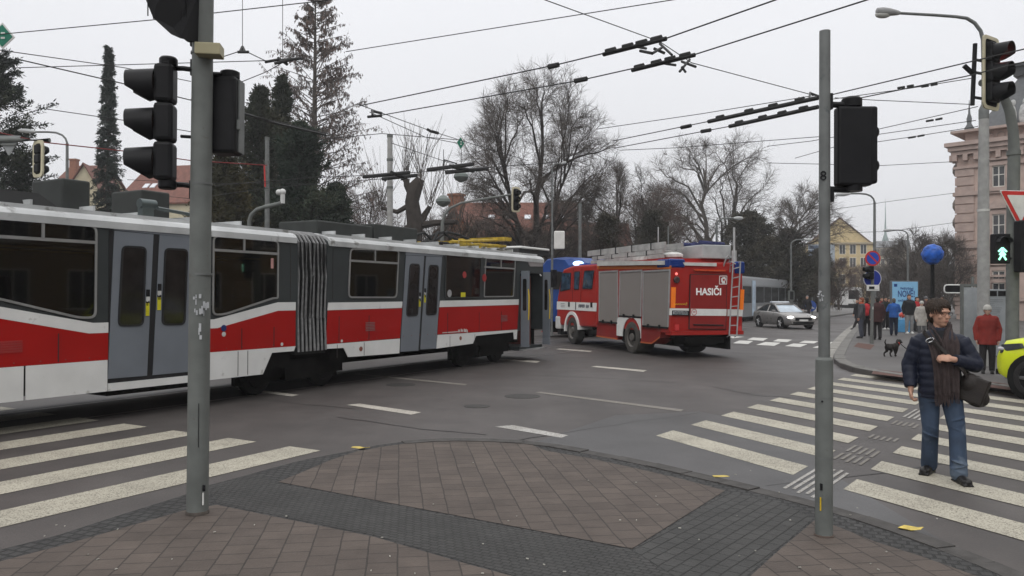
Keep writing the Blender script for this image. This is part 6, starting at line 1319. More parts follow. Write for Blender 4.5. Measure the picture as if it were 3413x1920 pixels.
# ---- right near pole, marked 8
rp = G(2746, 1786, PZ); rp = V((rp.x, rp.y, PZ))
pole2 = thing('signal_pole', 'slimmer grey signal pole in the right foreground marked with a black 8', 'traffic light', tuple(rp), 0, 'signal poles on the corner paving')
def R3(x, y, d=None): p = D2(x, y, d or rp.y); return V((p.x, p.y, p.z)) - rp
zs_ = R3(2074, 905).z; zt2 = R3(2075, 78).z
mb = MB(); mb.tube([(0, 0, 0), (0, 0, zs_ - .03), (.0, 0, zs_), (.0, 0, zs_ + .02)], [.0655, .0645, .063, .047], 24); part('sleeve', mb, galvd, pole2)
mb = MB(); mb.tube([(0, 0, zs_), tuple(R3(2075, 78))], [.0428, .0402], 20); part('pole', mb, galv, pole2)
mb = MB(); mb.lathe([(.078, 0), (.078, .01), (.064, .016)], 8, (0, 0, .002)); part('foot', mb, M_('rusty_foot', (.08, .06, .05), .8), pole2)
mb = MB()
for y, r in ((505, .0448), (1000, .0658), (1150, .0658)): mb.lathe([(r, -.004), (r, .004)], 20, (0, 0, R3(2074, y).z))
part('band', mb, galv, pole2)
mb = MB(); q = R3(2064, 1268, rp.y - .0655); mb.box(q, (.008, .01, .1), m=1); q = R3(2066, 1225, rp.y - .067); mb.box(q, (.016, .012, .05)); q = R3(2068, 1010, rp.y - .066); mb.lathe([(.008, 0), (.008, .004)], 8, q, Matrix.Rotation(pi / 2, 3, 'X')); part('hatch_lock', mb, [black, yellowm], pole2)
mb = MB(); q = R3(2071, 443, rp.y - .0422); mb.text('8', .1, q, (1, 0, 0), (0, 0, 1), .004, sx=1.05); part('number', mb, black, pole2)
mb = MB(); random.seed(9)
for k in range(9): q = R3(2066 + random.uniform(-8, 10), 745 + random.uniform(-14, 16), rp.y - .0422); mb.box(q, (random.uniform(.004, .016), .006, random.uniform(.006, .02)))
pieces('torn_sticker', mb, M_('torn_paper', (.4, .41, .42), .8), pole2)
hc = R3(2157, 362, rp.y + .02); H4 = R3(2157, 250).z - R3(2157, 475).z
def slab(mb, x0, x1, y0, y1, dy0, dy1): a, b = R3(x0, y0), R3(x1, y1); mb.bb((a.x, dy0, b.z), (b.x, dy1, a.z))
mb = MB(); slab(mb, 2106, 2192, 268, 468, -.04, .07); slab(mb, 2150, 2208, 266, 462, -.02, .05); s3_ = part('signal_head', mb, black, pole2, 'black signal head seen from behind', bev=.02)
mb = MB()
for y in (330, 415): c = R3(2207, y); mb.ell((c.x, .04, c.z), (.03, .06, .05), 10)
part('visor', mb, black, s3_)
mb = MB(); c = R3(2150, 256); mb.lathe([(.075, -.03), (.075, .03), (.06, .045)], 16, (c.x, .04, c.z)); c = R3(2150, 470); mb.lathe([(.075, -.03), (.075, .03)], 16, (c.x, .04, c.z))
for y0, y1 in ((262, 262), (476, 476)): a = R3(2088, y0); b = R3(2140, y1); mb.tube([(0, 0, a.z), (a.x, 0, a.z), (b.x, .03, b.z)], .024, 8)
slab(mb, 2085, 2094, 235, 275, -.025, .025); slab(mb, 2083, 2096, 470, 508, -.025, .025); pieces('bracket', mb, black, s3_)
# ---- right mast with the framed signal, give way sign and pedestrian signal
md = 17.0; mp_ = D2(2546, 760, md); mp_ = V((mp_.x, mp_.y, .12))
mast = thing('signal_mast', 'signal mast with a bent arm, red light and give way sign at the right edge', 'traffic light', tuple(mp_))
def S3(x, y, d=None): p = D2(x, y, d or md); return V((p.x, p.y, p.z)) - mp_
mb = MB(); mb.tube([(0, 0, 0), tuple(S3(2548, 560)), tuple(S3(2551, 380))], [.13, .125, .12], 18); mb.lathe([(.135, -.05), (.135, .05)], 18, S3(2550, 385)); part('pole', mb, galvd, mast)
mb = MB(); mb.tube([S3(2551, 390), S3(2549, 330), S3(2540, 280), S3(2524, 240), S3(2500, 218, md - .3), S3(2470, 208, md - .6)], [.115, .105, .1, .09, .08, .075], 14); part('arm', mb, galvd, mast)
fc = V((.55, -.835, 0)).normalized()
hsig = S3(2494, 184, md - .9); HH = S3(2494, 110).z - S3(2494, 258).z
sgm = sig_head(mast, hsig, fc, lens_on=(0, E_('red_light', (1, .05, .04), 2.2)), back=True, h=HH * .96, w_=.36, d=.2, visor=.30, dia=.3, bw=.14, cap=False)
mb = MB(); a = S3(2453, 110, md - .7); b = S3(2446, 265, md - .7); mb.tube([a, b], .045, 8)
for y in (150, 182, 245): mb.tube([S3(2451, y, md - .7), S3(2475, y + 4, md - .8)], .03, 6)
mb.tube([S3(2425, 165, md - .7), S3(2452, 190, md - .7)], .05, 8); pieces('bracket', mb, black, sgm)
# give way sign (right half leaves the picture)
td = md - .14
def tri(grow, off): 
    c = S3(2568, 512, td - off); r = .52 + grow; fx_ = V((1, .12, 0)).normalized(); return [c + fx_ * (r * .92) + V((0, 0, r * .5)), c - fx_ * (r * .92) + V((0, 0, r * .5)), c - V((0, 0, r * 1.1))]
mb = MB(); mb.prism(rounded(tri(0, 0), .06), (0, -.02, 0)); sg_ = part('give_way_sign', mb, redm, mast); mb = MB(); mb.prism(rounded(tri(-.165, .022), .03), (0, -.006, 0)); part('sign_face', mb, M_('sign_white', (.56, .56, .53), .5), sg_)
mb = MB(); P = tri(.0, .0); 
for i in range(3): mb.tube([P[i], P[(i + 1) % 3]], .014, 5)
part('rim', mb, white, sg_)
# pedestrian signal with the green walking figure
pc = S3(2516, 626, md - .5)
mb = MB(); hh2 = S3(2516, 590).z - S3(2516, 663).z; mb.box(pc, (.32, .2, hh2)); ps = part('pedestrian_signal', mb, black, mast, bev=.02)
mb = MB(); fy = pc.y - .105; g0 = S3(2514, 640, md - .5)
def stroke(p, q, wd=.022): mb.tube([(g0.x + p[0], fy, g0.z + p[1]), (g0.x + q[0], fy, g0.z + q[1])], wd, 5)
for p, q in (((0, .13), (-.085, .05)), ((0, .13), (.085, .05)), ((0, .12), (0, -.0)), ((0, .0), (-.075, -.12)), ((0, .0), (.075, -.12)), ((0, .06), (-.06, -.02)), ((0, .06), (.06, -.02))): stroke(p, q)
part('green_figure', mb, E_('green_light', (.38, 1, .72), 1.25), ps)
mb = MB(); q = S3(2515, 610, md - .5)
mb.loft([[(q.x + .13 * cos(R(a)), fy - .0, q.z + .11 * sin(R(a))), (q.x + .14 * cos(R(a)), fy, q.z + .12 * sin(R(a))), (q.x + .14 * cos(R(a)), fy - .14, q.z + .12 * sin(R(a))), (q.x + .13 * cos(R(a)), fy - .14, q.z + .11 * sin(R(a)))] for a in range(0, 181, 20)]); part('visor', mb, black, ps)
mb = MB(); mb.tube([tuple(pc + V((.1, .05, .2))), tuple(S3(2545, 610))], .03, 6); mb.tube([tuple(pc + V((.1, .05, -.2))), tuple(S3(2545, 650))], .03, 6); pieces('bracket', mb, black, ps)
mb = MB(); q = S3(2578, 620, md - .3); mb.box(q, (.34, .25, 1.1)); part('signal_head', mb, black, mast, bev=.03)
# ---- concrete pole carrying the long street lamp
cd_ = 20.0; cp = D2(2474, 760, cd_); cp = V((cp.x, cp.y, .12))
cpole = thing('concrete_pole', 'thick pale concrete pole carrying a long curved street lamp behind the red light', 'street lamp', tuple(cp), 0, 'street lamps')
def C3(x, y, d=None): p = D2(x, y, d or cd_); return V((p.x, p.y, p.z)) - cp
mb = MB(); mb.tube([(0, 0, 0), tuple(C3(2474, 520)), tuple(C3(2475, 290))], [.15, .132, .115], 18); part('pole', mb, conc, cpole)
mb = MB(); mb.tube([C3(2475, 300), C3(2475, 276), C3(2475, 262)], [.12, .12, .06], 14); mb.lathe([(.14, -.03), (.155, .03)], 18, C3(2474, 530), m=1); pieces('cap', mb, [galv, white], cpole)
arm = [C3(2475, 285), C3(2475, 180), C3(2473, 100), C3(2467, 78), C3(2452, 58), C3(2432, 46), C3(2405, 42), C3(2350, 38), C3(2260, 33)]
mb = MB(); mb.tube(arm, [.06, .055, .05, .045, .045, .042, .04, .038, .035], 10); ar = part('arm', mb, galv, cpole)
a, b = C3(2265, 33), C3(2203, 28); mb = MB(); dx = b - a
mb.tube([a, a + dx * .1, a + dx * .45, a + dx * .75, a + dx * .95, b], [.035, .06, .1, .11, .085, .02], 12); part('lamp_head', mb, M_('lamp_housing', (.25, .25, .25), .5), ar)
mb = MB(); mb.ell(a + dx * .72 + V((0, 0, -.08)), (.2, .09, .09), 10); part('lamp_glass', mb, M_('lamp_bowl', (.35, .35, .33), .2), ar)
# ---- info board and city furniture behind the woman in red
ib = D2(2497, 760, 23.5); ibm = M_('info_board_grey', (.25, .27, .28), .4, var=.1)
t = thing('information_board', 'grey glazed information board with two black headers behind the woman in red', 'information board', (ib.x, ib.y, .12), R(6))
mb = MB(); mb.bb((-.4, -.06, .0), (.4, .06, 1.98)); bo = part('board', mb, ibm, t, bev=.01); mb = MB(); mb.bb((-.16, -.075, 1.78), (.08, -.06, 1.93)); mb.bb((.13, -.075, 1.78), (.36, -.06, 1.93)); part('header', mb, black, bo)
mb = MB(); random.seed(2)
for k in range(22): mb.bb((-.2, -.066, 1.66 - k * .06), (-.2 + random.uniform(.2, .5), -.06, 1.675 - k * .06))
part('timetable', mb, M_('faint_text', (.17, .18, .19), .6), bo)
t = thing('shelter_panel', 'pale glass shelter panel just left of the concrete pole', 'shelter panel', tuple(V((D2(2440, 760, 24.6).x, D2(2440, 760, 24.6).y, .12))), R(6)); mb = MB(); mb.bb((-.24, -.03, .1), (.24, .03, 2.05)); part('panel', mb, M_('frosted_panel', (.3, .32, .33), .25, var=.1), t)
mb = MB(); mb.bb((-.3, -.05, 0), (-.24, .05, 2.15)); mb.bb((.24, -.05, 0), (.3, .05, 2.15)); mb.bb((-.24, -.05, 2.07), (.24, .05, 2.15)); part('frame', mb, galvd, t)
# direction sign at the kerb: black with white border
dsn = D2(2397, 727, 26); t = thing('direction_sign', 'small black street direction sign with a white border on a post', 'sign', (dsn.x + .3, dsn.y, .12)); z = dsn.z - .12
mb = MB(); mb.tube([(.35, 0, 0), (.35, 0, z + .4)], .045, 10); part('post', mb, galvd, t)
mb = MB(); q = rounded([(-.62, -.06, z - .13), (.3, -.06, z - .13), (.3, -.06, z + .13), (-.62, -.06, z + .13)], .1); mb.prism(q, (0, .03, 0)); o = part('sign_plate', mb, black, t); mb = MB()
for i in range(len(q)): mb.tube([q[i] + V((0, -.01, 0)), q[(i + 1) % len(q)] + V((0, -.01, 0))], .022, 5, cap=False)
part('border', mb, white, o)
# ---- no stopping sign pole
npz = G(2905, 1145, .12); t = thing('sign_pole', 'post with a round no stopping sign above a round blue sign', 'sign', (npz.x, npz.y, .12)); 
def N3(x, y, d=0): p = D2(x, y, npz.y + d); return V((p.x, p.y, p.z)) - V((npz.x, npz.y, .12))
mb = MB(); mb.tube([(0, 0, 0), tuple(N3(2196, 640))], .055, 12); mb.lathe([(.07, 0), (.07, .3)], 12); part('pole', mb, galvd, t)
def disc(mb, c, r, th=.02, m=0, n=28): mb.lathe([(r, 0), (r, th)], n, c, Matrix.Rotation(pi / 2, 3, 'X'), m, sm=False)
c = N3(2195, 650, -.08); mb = MB(); disc(mb, c, .285); s_ = part('no_stopping_sign', mb, redm, t); mb = MB(); disc(mb, c + V((0, -.02, 0)), .225, .004); f_ = part('sign_face', mb, bluem, s_)
mb = MB(); mb.box(c + V((0, -.028, 0)), (.46, .008, .055), M=Matrix.Rotation(R(45), 3, 'Y')); part('red_bar', mb, redm, f_)
c = N3(2194, 701, .09); mb = MB(); disc(mb, c, .34, .02); s_ = part('blue_sign', mb, M_('sign_rim', (.45, .46, .48), .5), t); mb = MB(); disc(mb, c + V((0, -.02, 0)), .31, .004); part('sign_face', mb, M_('sign_blue_dark', (.012, .03, .25), .5), s_)
c = N3(2198, 686, -.06); sig_head(t, c + V((-.12, 0, 0)), (-1, -.1), h=.5, w_=.2, d=.18, n=2, visor=.18, dia=.15, cap=False)
c = N3(2196, 724, -.07); mb = MB(); mb.box(c, (.46, .02, .22)); s_ = part('plate', mb, white, t); mb = MB(); mb.box(c + V((-.05, -.013, 0)), (.2, .006, .1)); mb.bb((c.x - .2, c.y - .016, c.z - .08), (c.x + .2, c.y - .012, c.z - .07)); part('plate_mark', mb, black, s_)
mb = MB(); c = N3(2196, 900, -.06); mb.box(N3(2196, 775, -.06), (.03, .01, .1)); part('sticker', mb, white, t)
# ---- blue billboard
bbp_ = D2(2274, 760, 41.0); t = thing('billboard', 'pale blue lit billboard with dark lettering behind the crowd', 'billboard', (bbp_.x, bbp_.y, .12), R(-3)); zb0 = D2(2274, 832, 41).z - .12; zb1 = D2(2274, 709, 41).z - .12; hwb = .64
mb = MB(); mb.bb((-hwb - .05, -.1, .0), (hwb + .05, .1, zb1 + .05)); part('case', mb, M_('billboard_case', (.12, .13, .14), .5), t, bev=.02)
mb = MB(); mb.bb((-hwb, -.13, .35), (hwb, -.1, zb1)); ps_ = part('poster', mb, M_('poster_blue', (.22, .45, .66), .3, var=.05), t)
mb = MB(); mb2 = MB(); mb2.text('NOVĚ!', .46, (.06, -.135, zb1 - .64), (1, 0, 0), (0, 0, 1), .004, sx=.62, bold=.008); mb.scribble((.08, -.134, zb1 - .35), (1, 0, 0), (0, 0, 1), .85, .13, 4); mb3 = MB(); mb3.scribble((0, -.134, zb1 - .98), (1, 0, 0), (0, 0, 1), .7, .14, 6)
mb.bb((-hwb + .08, -.137, zb1 - .26), (-hwb + .24, -.13, zb1 - .11)); navy = M_('poster_navy', (.015, .05, .2), .5); part('headline', mb2, navy, ps_); part('small_print', mb3, navy, ps_); part('small_print', mb, navy, ps_)
# ---- globe wrapped in blue sheeting on a post
gpz = D2(2346, 640, 33.0); t = thing('wrapped_globe', 'globe on a dark post wrapped in crumpled blue sheeting', 'wrapped globe', (gpz.x, gpz.y, .12)); zc = gpz.z - .12
mb = MB(); mb.tube([(0, 0, 0), (0, 0, zc - .3)], [.1, .07], 10); part('post', mb, blackm, t)
mb = MB(); rs = []
for i in range(15):
    ph = pi * i / 14; rs.append([])
    for j in range(22):
        th = 2 * pi * j / 22; d = V((sin(ph) * cos(th), sin(ph) * sin(th), cos(ph))); r = .42 * (1 + .10 * mnoise.noise(d * 2.2 + V((3, 1, 2))) + .09 * mnoise.noise(d * 7)); rs[-1].append(tuple(d * max(r, .01) + V((0, 0, zc))))
mb.loft(rs); part('sheeting', mb, M_('blue_sheeting', (.012, .08, .36), .3, var=.45, scale=6, bump=.8, bscale=7), t)
# ---- street lamps further off
def lamp(label, x, ytop, depth, xh, yh=None, r=.07, tilt=0):
    b_ = D2(x, 760, depth); b_ = V((b_.x, b_.y, .1)); t = thing('street_lamp', label, 'street lamp', tuple(b_), 0, 'street lamps'); f = lambda X, Y: V(D2(X, Y, depth)) - b_
    dx = xh - x; sgn = 1 if dx > 0 else -1; yt = ytop; hh = abs(dx) * .25
    top = f(x, yt + hh * .9); mb = MB(); mb.tube([(0, 0, 0), top * .5 + V((0, 0, 0)), top], [r * 1.25, r, r * .8], 10); part('pole', mb, galv, t)
    mb = MB(); mb.tube([top, f(x + dx * .03, yt + hh * .55), f(x + dx * .1, yt + hh * .25), f(x + dx * .22, yt + hh * .06), f(x + dx * .38, yt), f(x + dx * .66, yt)], r * .6, 8); a_ = part('arm', mb, galv, t)
    p, q = f(x + dx * .62, yt), f(xh, (yh or yt)); v = q - p; mb = MB(); mb.tube([p, p + v * .15, p + v * .5, p + v * .85, q], [r * .5, r * 1.0, r * 1.5, r * 1.2, r * .3], 8); part('lamp_head', mb, M_('lamp_housing_pale', (.36, .37, .37), .5), a_); return t
lamp('street lamp with its arm to the left behind the crowd nearest the pole marked 8', 2200, 487, 45, 2104, 490, .085)
lamp('street lamp above the blue billboard with its arm to the left', 2284, 579, 62, 2222, 580, .085)
lamp('faint far street lamp left of the blue billboard lamp', 2281, 613, 100, 2250, 615, .08)
lamp('street lamp with its arm to the right behind the silver car', 1990, 603, 62, 2044, 604, .08)
lamp('street lamp rising just behind the roof of the fire engine', 1803, 549, 44, 1870, 549, .075)
lamp('street lamp with its arm to the left at far left behind the tram', 169, 332, 36, 44, 328, .075)
lamp('street lamp with its arm to the right left of the white sign box', 1389, 412, 42, 1425, 408, .055)
# ---- trolley poles behind the trams
def tpole(label, x, yt, d, r, extra=None):
    b_ = D2(x, 760, d); b_ = V((b_.x, b_.y, .1)); t = thing('trolley_pole', label, 'pole', tuple(b_), 0, 'trolley wire poles'); f = lambda X, Y, dd=0: V(D2(X, Y, d + dd)) - b_
    mb = MB(); mb.tube([(0, 0, 0), f(x, yt + (700 - yt) * .5), f(x, yt)], [r * 1.2, r * 1.05, r * .9], 14); part('pole', mb, galv if r < .12 else conc, t)
    mb = MB(); mb.tube([f(x, yt + 4), f(x, yt - 3)], [r * 1.05, r * 1.05], 12); mb.lathe([(r * 1.15, -.05), (r * 1.15, .05)], 12, f(x, yt + 60)); mb.lathe([(r * 1.15, -.05), (r * 1.15, .05)], 12, f(x, yt + 130)); part('band', mb, galvd, t); return t, f
t, f = tpole('grey trolley pole with a red cable in front of the dark evergreens', 672, 348, 30, .085)
mb = MB(); mb.tube([f(665, 416, -.15), f(667, 470, -.15)], .03, 6); part('red_conduit', mb, redm, t)
tpole('thick pale trolley pole left of the pollarded tree', 981, 342, 33, .12)
tpole('thin grey trolley pole between the white sign box and the fire engine', 1459, 515, 40, .08)
tpole('thin grey pole behind the fire engine ladders', 1681, 572, 50, .05)
# white box sign on its own post
b_ = D2(1388, 760, 34); p = D2(1407, 604, 34); t = thing('sign_box', 'blank white box sign on a post above the front of the red tram', 'sign', (p.x, p.y, .1)); z = p.z - .1
mb = MB(); mb.tube([(-.3, .1, 0), (-.3, .1, z + .55)], .05, 10); mb.tube([(-.3, .1, z + .2), (0, .05, z + .2)], .03, 6); part('post', mb, galv, t); mb = MB(); mb.box((0, 0, z), (.46, .14, .78)); part('box', mb, M_('box_white', (.6, .6, .57), .5, var=.08), t, bev=.04)
# camera mast bending over the tram
d = 23.5; b_ = D2(628, 760, d); b_ = V((b_.x, b_.y, 0)); f = lambda X, Y: V(D2(X, Y, d)) - b_; t = thing('camera_mast', 'grey mast bent to the right with a white camera behind the tram roof', 'camera mast', tuple(b_))
mb = MB(); mb.tube([(0, 0, 0), f(627, 600), f(627, 555), f(632, 540), f(645, 528), f(665, 521), f(700, 513), f(712, 508)], .06, 10); part('mast', mb, galvd, t)
mb = MB(); mb.tube([f(711, 512), f(711, 488)], .07, 10); mb.ell(f(711, 483), (.1, .1, .1), 10); mb.ell(f(702, 484), (.1, .1, .09), 10); part('camera', mb, M_('camera_white', (.5, .5, .49), .4), t)
# mast arm with framed signal above the tram front
d = 33; b_ = D2(1114, 760, d); b_ = V((b_.x, b_.y, 0)); f = lambda X, Y: V(D2(X, Y, d)) - b_; t = thing('signal_mast', 'long thin mast arm holding a cream framed signal over the road above the tram front', 'traffic light', tuple(b_))
mb = MB(); mb.tube([(0, 0, 0), f(1112, 600), f(1113, 560), f(1119, 540), f(1132, 524), f(1160, 511), f(1220, 500), f(1300, 487), f(1312, 485)], [.1, .08, .07, .06, .055, .05, .045, .04, .04], 10); part('arm', mb, galvd, t)
c = f(1298, 502); sig_head(t, c, (.55, -.83), back=True, h=.86, w_=.22, d=.16, visor=.14, dia=.18, bw=.1, cap=False)
# hanging signal at far left with the back of a yield sign
d = 17.0; b_ = D2(-150, 760, d); b_ = V((b_.x, b_.y, 0)); f = lambda X, Y: V(D2(X, Y, d)) - b_; t = thing('signal_mast', 'mast arm at the left edge with a framed signal and a triangular sign from behind', 'traffic light', tuple(b_))
mb = MB(); mb.tube([(0, 0, 0), f(-150, 500), f(-148, 400), f(-120, 362), f(-60, 354), f(40, 352), f(125, 353)], [.12, .11, .1, .09, .07, .055, .05], 10); part('arm', mb, galvd, t)
c = f(98, 400); sig_head(t, c, (.5, .86), back=True, h=.62, w_=.2, d=.14, visor=.1, dia=.16, bw=.09, cap=False)
mb = MB(); q = rounded([f(-6, 341), f(53, 341), f(22, 393)], .05); mb.prism(q, (0, .02, 0)); s_ = part('give_way_sign', mb, M_('sign_back', (.24, .25, .25), .5), t, 'grey back of a triangular sign'); mb = MB()
for y in (352, 364): mb.bb((f(4, y).x, f(4, y).y - .03, f(4, y).z - .02), (f(42, y).x, f(4, y).y, f(4, y).z + .02))
part('sign_rail', mb, galvd, s_)
# globe lamps / round back plates hanging over the road
for x, y, d, lab in ((1115, 508, 30, 'round grey hanging lamp beside the pollarded tree'), (1160, 446, 30, 'heart shaped grey lamp hanging below the wire crossing')):
    p = D2(x, y, d); mb = MB(); mb.lathe([(.02, .26), (.1, .24), (.27, .1), (.29, 0), (.2, -.12), (.03, -.2)], 16, p); o = single('hanging_lamp', mb, M_('lamp_grey_green', (.13, .15, .14), .5), lab, 'hanging lamp', 'lamps hung from the wires')
    mb = MB(); mb.tube([(0, 0, .4), (0, 0, 2.2 if y > 500 else 1.6)], .012, 4); part('cord', mb, wirem, o)
# keep right sign at the stop, and a small signal post
p = G(2707, 1076, .12); t = thing('keep_right_sign', 'round blue sign on a low post beside the silver car', 'sign', (p.x, p.y, .1)); mb = MB(); mb.tube([(0, 0, 0), (0, 0, 1.7)], .04, 8); part('post', mb, galvd, t)
c = V(D(2702, 1020, p.y - .1)) - V((p.x, p.y, .1)); mb = MB(); disc(mb, c, .36); s_ = part('sign_face', mb, M_('sign_blue_dim', (.02, .06, .25), .5), t); mb = MB(); mb.box(c + V((.02, -.03, 0)), (.07, .02, .36), M=Matrix.Rotation(R(-40), 3, 'Y')); mb.box(c + V((.12, -.03, -.14)), (.2, .02, .06)); part('arrow', mb, white, s_)
p = G(2641, 1070, .0); t = thing('signal_post', 'low signal post with a pale head behind the silver car', 'traffic light', (p.x, p.y, 0)); c = V(D(2637, 985, p.y)) - V(p); mb = MB(); mb.tube([(0, 0, 0), (0, 0, c.z)], .06, 8); part('post', mb, galv, t); mb = MB(); mb.box((c.x, 0, c.z), (.42, .2, .75)); hh_ = part('signal_head', mb, galvd, t); mb = MB(); mb.box((c.x, -.11, c.z), (.26, .03, .6)); part('lens_panel', mb, black, hh_)

# ================================================================ OVERHEAD WIRES
def P_(x, y, z): return G2(x, y, z)
def wire(pts, label, r=.011, mat=None, name='overhead_wire', group='overhead wires'):
    """pts: (px, py, height) - each end hangs at its real height over the junction"""
    q = [P_(*p) for p in pts]; mb = MB(); o = []
    for a, b in zip(q[:-1], q[1:]):
        n = 5
        for i in range(n): o.append(a.lerp(b, i / n))
    o.append(q[-1]); mb.tube(o, [max(r * .85, .00025 * (p - EYE).length) for p in o], 5, cap=False)
    return single(name, mb, mat or wirem, label, 'wire', group)
wire([(-60, 92, 7), (385, 50, 7), (535, 33, 7), (830, 0, 7), (900, -8, 7)], 'thin span wire from the green diamond sign at far left up behind the near pole')
wire([(870, 130, 7.2), (1690, 0, 7.2), (1800, -18, 7.2)], 'thin span wire rising from the larch to the top edge of the picture')
wire([(1350, -8, 7), (1660, 105, 7), (1740, 158, 6.6), (2048, 240, 6.4)], 'thin span wire descending from the top edge to the pole marked 8')
wire([(905, 266, 5.7), (1400, 163, 5.7), (1680, 95, 5.7), (1950, 0, 5.7), (2050, -40, 5.7)], 'upper trolley wire of the pair crossing the middle of the sky', .013)
wire([(930, 295, 5.7), (1460, 202, 5.7), (1745, 138, 5.7), (2180, 0, 5.7), (2300, -40, 5.7)], 'lower trolley wire of the pair crossing the middle of the sky', .013)
wire([(1540, 355, 5.7), (1780, 306, 5.7), (2060, 246, 5.7), (2430, 158, 5.7), (2600, 118, 5.7)], 'upper trolley wire passing behind the pole marked 8 to the red light', .013)
wire([(1545, 373, 5.7), (1835, 318, 5.7), (2060, 268, 5.7), (2430, 192, 5.7), (2600, 150, 5.7)], 'lower trolley wire passing behind the pole marked 8 to the red light', .013)
wire([(1500, 325, 6.4), (1760, 287, 6.4), (2050, 240, 6.4)], 'faint guy wire above the pair of trolley wires left of the pole marked 8')
wire([(40, 148, 5.8), (300, 208, 5.8), (480, 252, 5.8), (620, 288, 5.8), (830, 338, 5.8)], 'dark trolley wire descending from the left edge behind the black signal heads', .013)
wire([(-30, 122, 6.6), (310, 170, 6.6), (480, 205, 6.6)], 'faint wire above the slender spruce going behind the signal head')
wire([(30, 171, 6.8), (690, 152, 6.8), (760, 150, 6.8)], 'almost level span wire passing behind both near signal heads')
wire([(100, 272, 5.8), (320, 304, 5.8), (560, 345, 5.8)], 'wire below the dark pine descending to the lower signal head')
wire([(-40, 325, 5.6), (100, 357, 5.6), (320, 381, 5.6), (480, 404, 5.6), (672, 416, 5.6)], 'red cable sagging from the left edge to the trolley pole', .018, M_('red_cable_sheath', (.16, .02, .02), .6), 'red_cable', None)
wire([(480, 250, 6.4), (610, 205, 6.4), (672, 180, 6.6), (720, 152, 6.8)], 'short wire rising from the near signal to the wire hub before the larch')
wire([(610, -20, 9), (610, 122, 6.9)], 'vertical dropper hanging from the top edge right of the near pole', .009)
wire([(711, -20, 9), (711, 152, 6.8)], 'vertical dropper hanging from the top edge in front of the larch', .009)
wire([(560, 143, 6.8), (612, 126, 6.9), (672, 155, 6.8)], 'roof shaped bridle wire under the left dropper', .012)
wire([(900, 262, 6.0), (1085, 330, 6.0), (1175, 358, 6.0), (1330, 405, 6.0)], 'wire running down from the larch past the green diamond sign')
wire([(930, 282, 6.0), (1070, 345, 6.0), (1160, 362, 6.0)], 'second thin wire running down to the green diamond sign')
wire([(800, 352, 5.8), (960, 336, 5.8), (1130, 350, 5.8), (1150, 352, 5.8)], 'thin wire from the top of the pale trolley pole towards the green sign')
wire([(985, 360, 5.8), (1160, 420, 5.8), (1240, 432, 5.8)], 'wire slanting down from the pale trolley pole to the wire crossing')
wire([(540, 467, 5.6), (780, 447, 5.6), (930, 441, 5.6), (1200, 424, 5.6), (1400, 408, 5.6)], 'level trolley wire over the tram roof through both wire crossings', .013)
wire([(180, 470, 5.5), (480, 500, 5.5), (700, 470, 5.5), (1000, 447, 5.5)], 'sagging dark wire just above the tram roof')
wire([(320, 452, 5.5), (520, 462, 5.5), (700, 460, 5.5), (900, 470, 5.5)], 'faint level wire in front of the olive evergreen')
wire([(610, 285, 5.8), (700, 312, 5.8), (820, 340, 5.8)], 'thick black insulated wire crossing in front of the dark evergreens', .035)
wire([(2090, 250, 6.6), (2290, 222, 6.6), (2450, 196, 6.6)], 'wire with two insulators between the pole marked 8 and the red light')
wire([(2100, 246, 6.6), (2200, 252, 6.6), (2450, 263, 6.6)], 'slightly falling wire right of the pole marked 8')
wire([(1930, 368, 6.2), (2040, 355, 6.2), (2210, 325, 6.2), (2460, 268, 6.2)], 'long rising wire behind the black head of the pole marked 8')
wire([(2000, 398, 6.2), (2210, 338, 6.2), (2455, 303, 6.2)], 'second long rising wire below it reaching the concrete pole')
wire([(1930, 410, 6), (2070, 413, 6), (2210, 417, 6), (2395, 407, 6)], 'almost level wire ending at the cornice of the pink building')
wire([(2200, 358, 6.2), (2290, 345, 6.2), (2460, 318, 6.2)], 'short rising wire with insulators below the lamp arm at right')
wire([(2000, 540, 6), (2110, 525, 6), (2250, 505, 6), (2400, 486, 6)], 'thin wire crossing the right street above the lamp post')
wire([(2000, 590, 6), (2240, 582, 6), (2400, 560, 6)], 'faint lower wire crossing the right street')
wire([(1560, 378, 6), (1700, 372, 6), (1980, 350, 6), (2060, 344, 6)], 'faint pale wire above the crooked bare tree')
# insulated section bars, clamps and droppers on the wires
def bar(a, b, label, r=.035):
    q0, q1 = P_(*a), P_(*b); mb = MB(); mb.tube([q0, q1], r, 7); d = q1 - q0
    for k in (.12, .4, .62, .85): c = q0 + d * k; mb.tube([c - d.normalized() * .09 + V((0, 0, .04)), c + d.normalized() * .09 + V((0, 0, .04))], r * 1.1, 6)
    return single('insulated_bar', mb, wirem, label, 'wire fitting', 'insulated bars on the trolley wires')
bar((1518, 137, 5.7), (1676, 97, 5.7), 'black insulated bar on the upper middle trolley wire'); bar((1590, 177, 5.7), (1748, 138, 5.7), 'black insulated bar on the lower middle trolley wire')
bar((1782, 306, 5.7), (2058, 246, 5.7), 'long black bar on the upper trolley wire left of the pole marked 8', .045); bar((1835, 318, 5.7), (2058, 269, 5.7), 'long black bar on the lower trolley wire left of the pole marked 8', .045)
def fitting(pts, label, r=.03):
    mb = MB()
    for a, b in pts: mb.tube([P_(*a), P_(*b)], r, 6)
    return single('wire_clamp', mb, wirem, label, 'wire fitting', 'clamps on the trolley wires')
fitting([((1600, 117, 5.7), (1625, 122, 5.8)), ((1640, 135, 5.5), (1665, 120, 5.7)), ((1645, 122, 5.7), (1672, 134, 5.6)), ((1660, 110, 5.9), (1690, 138, 5.6)), ((1610, 128, 5.6), (1640, 134, 5.5))], 'black clamp hanging under the upper middle trolley wire', .022)
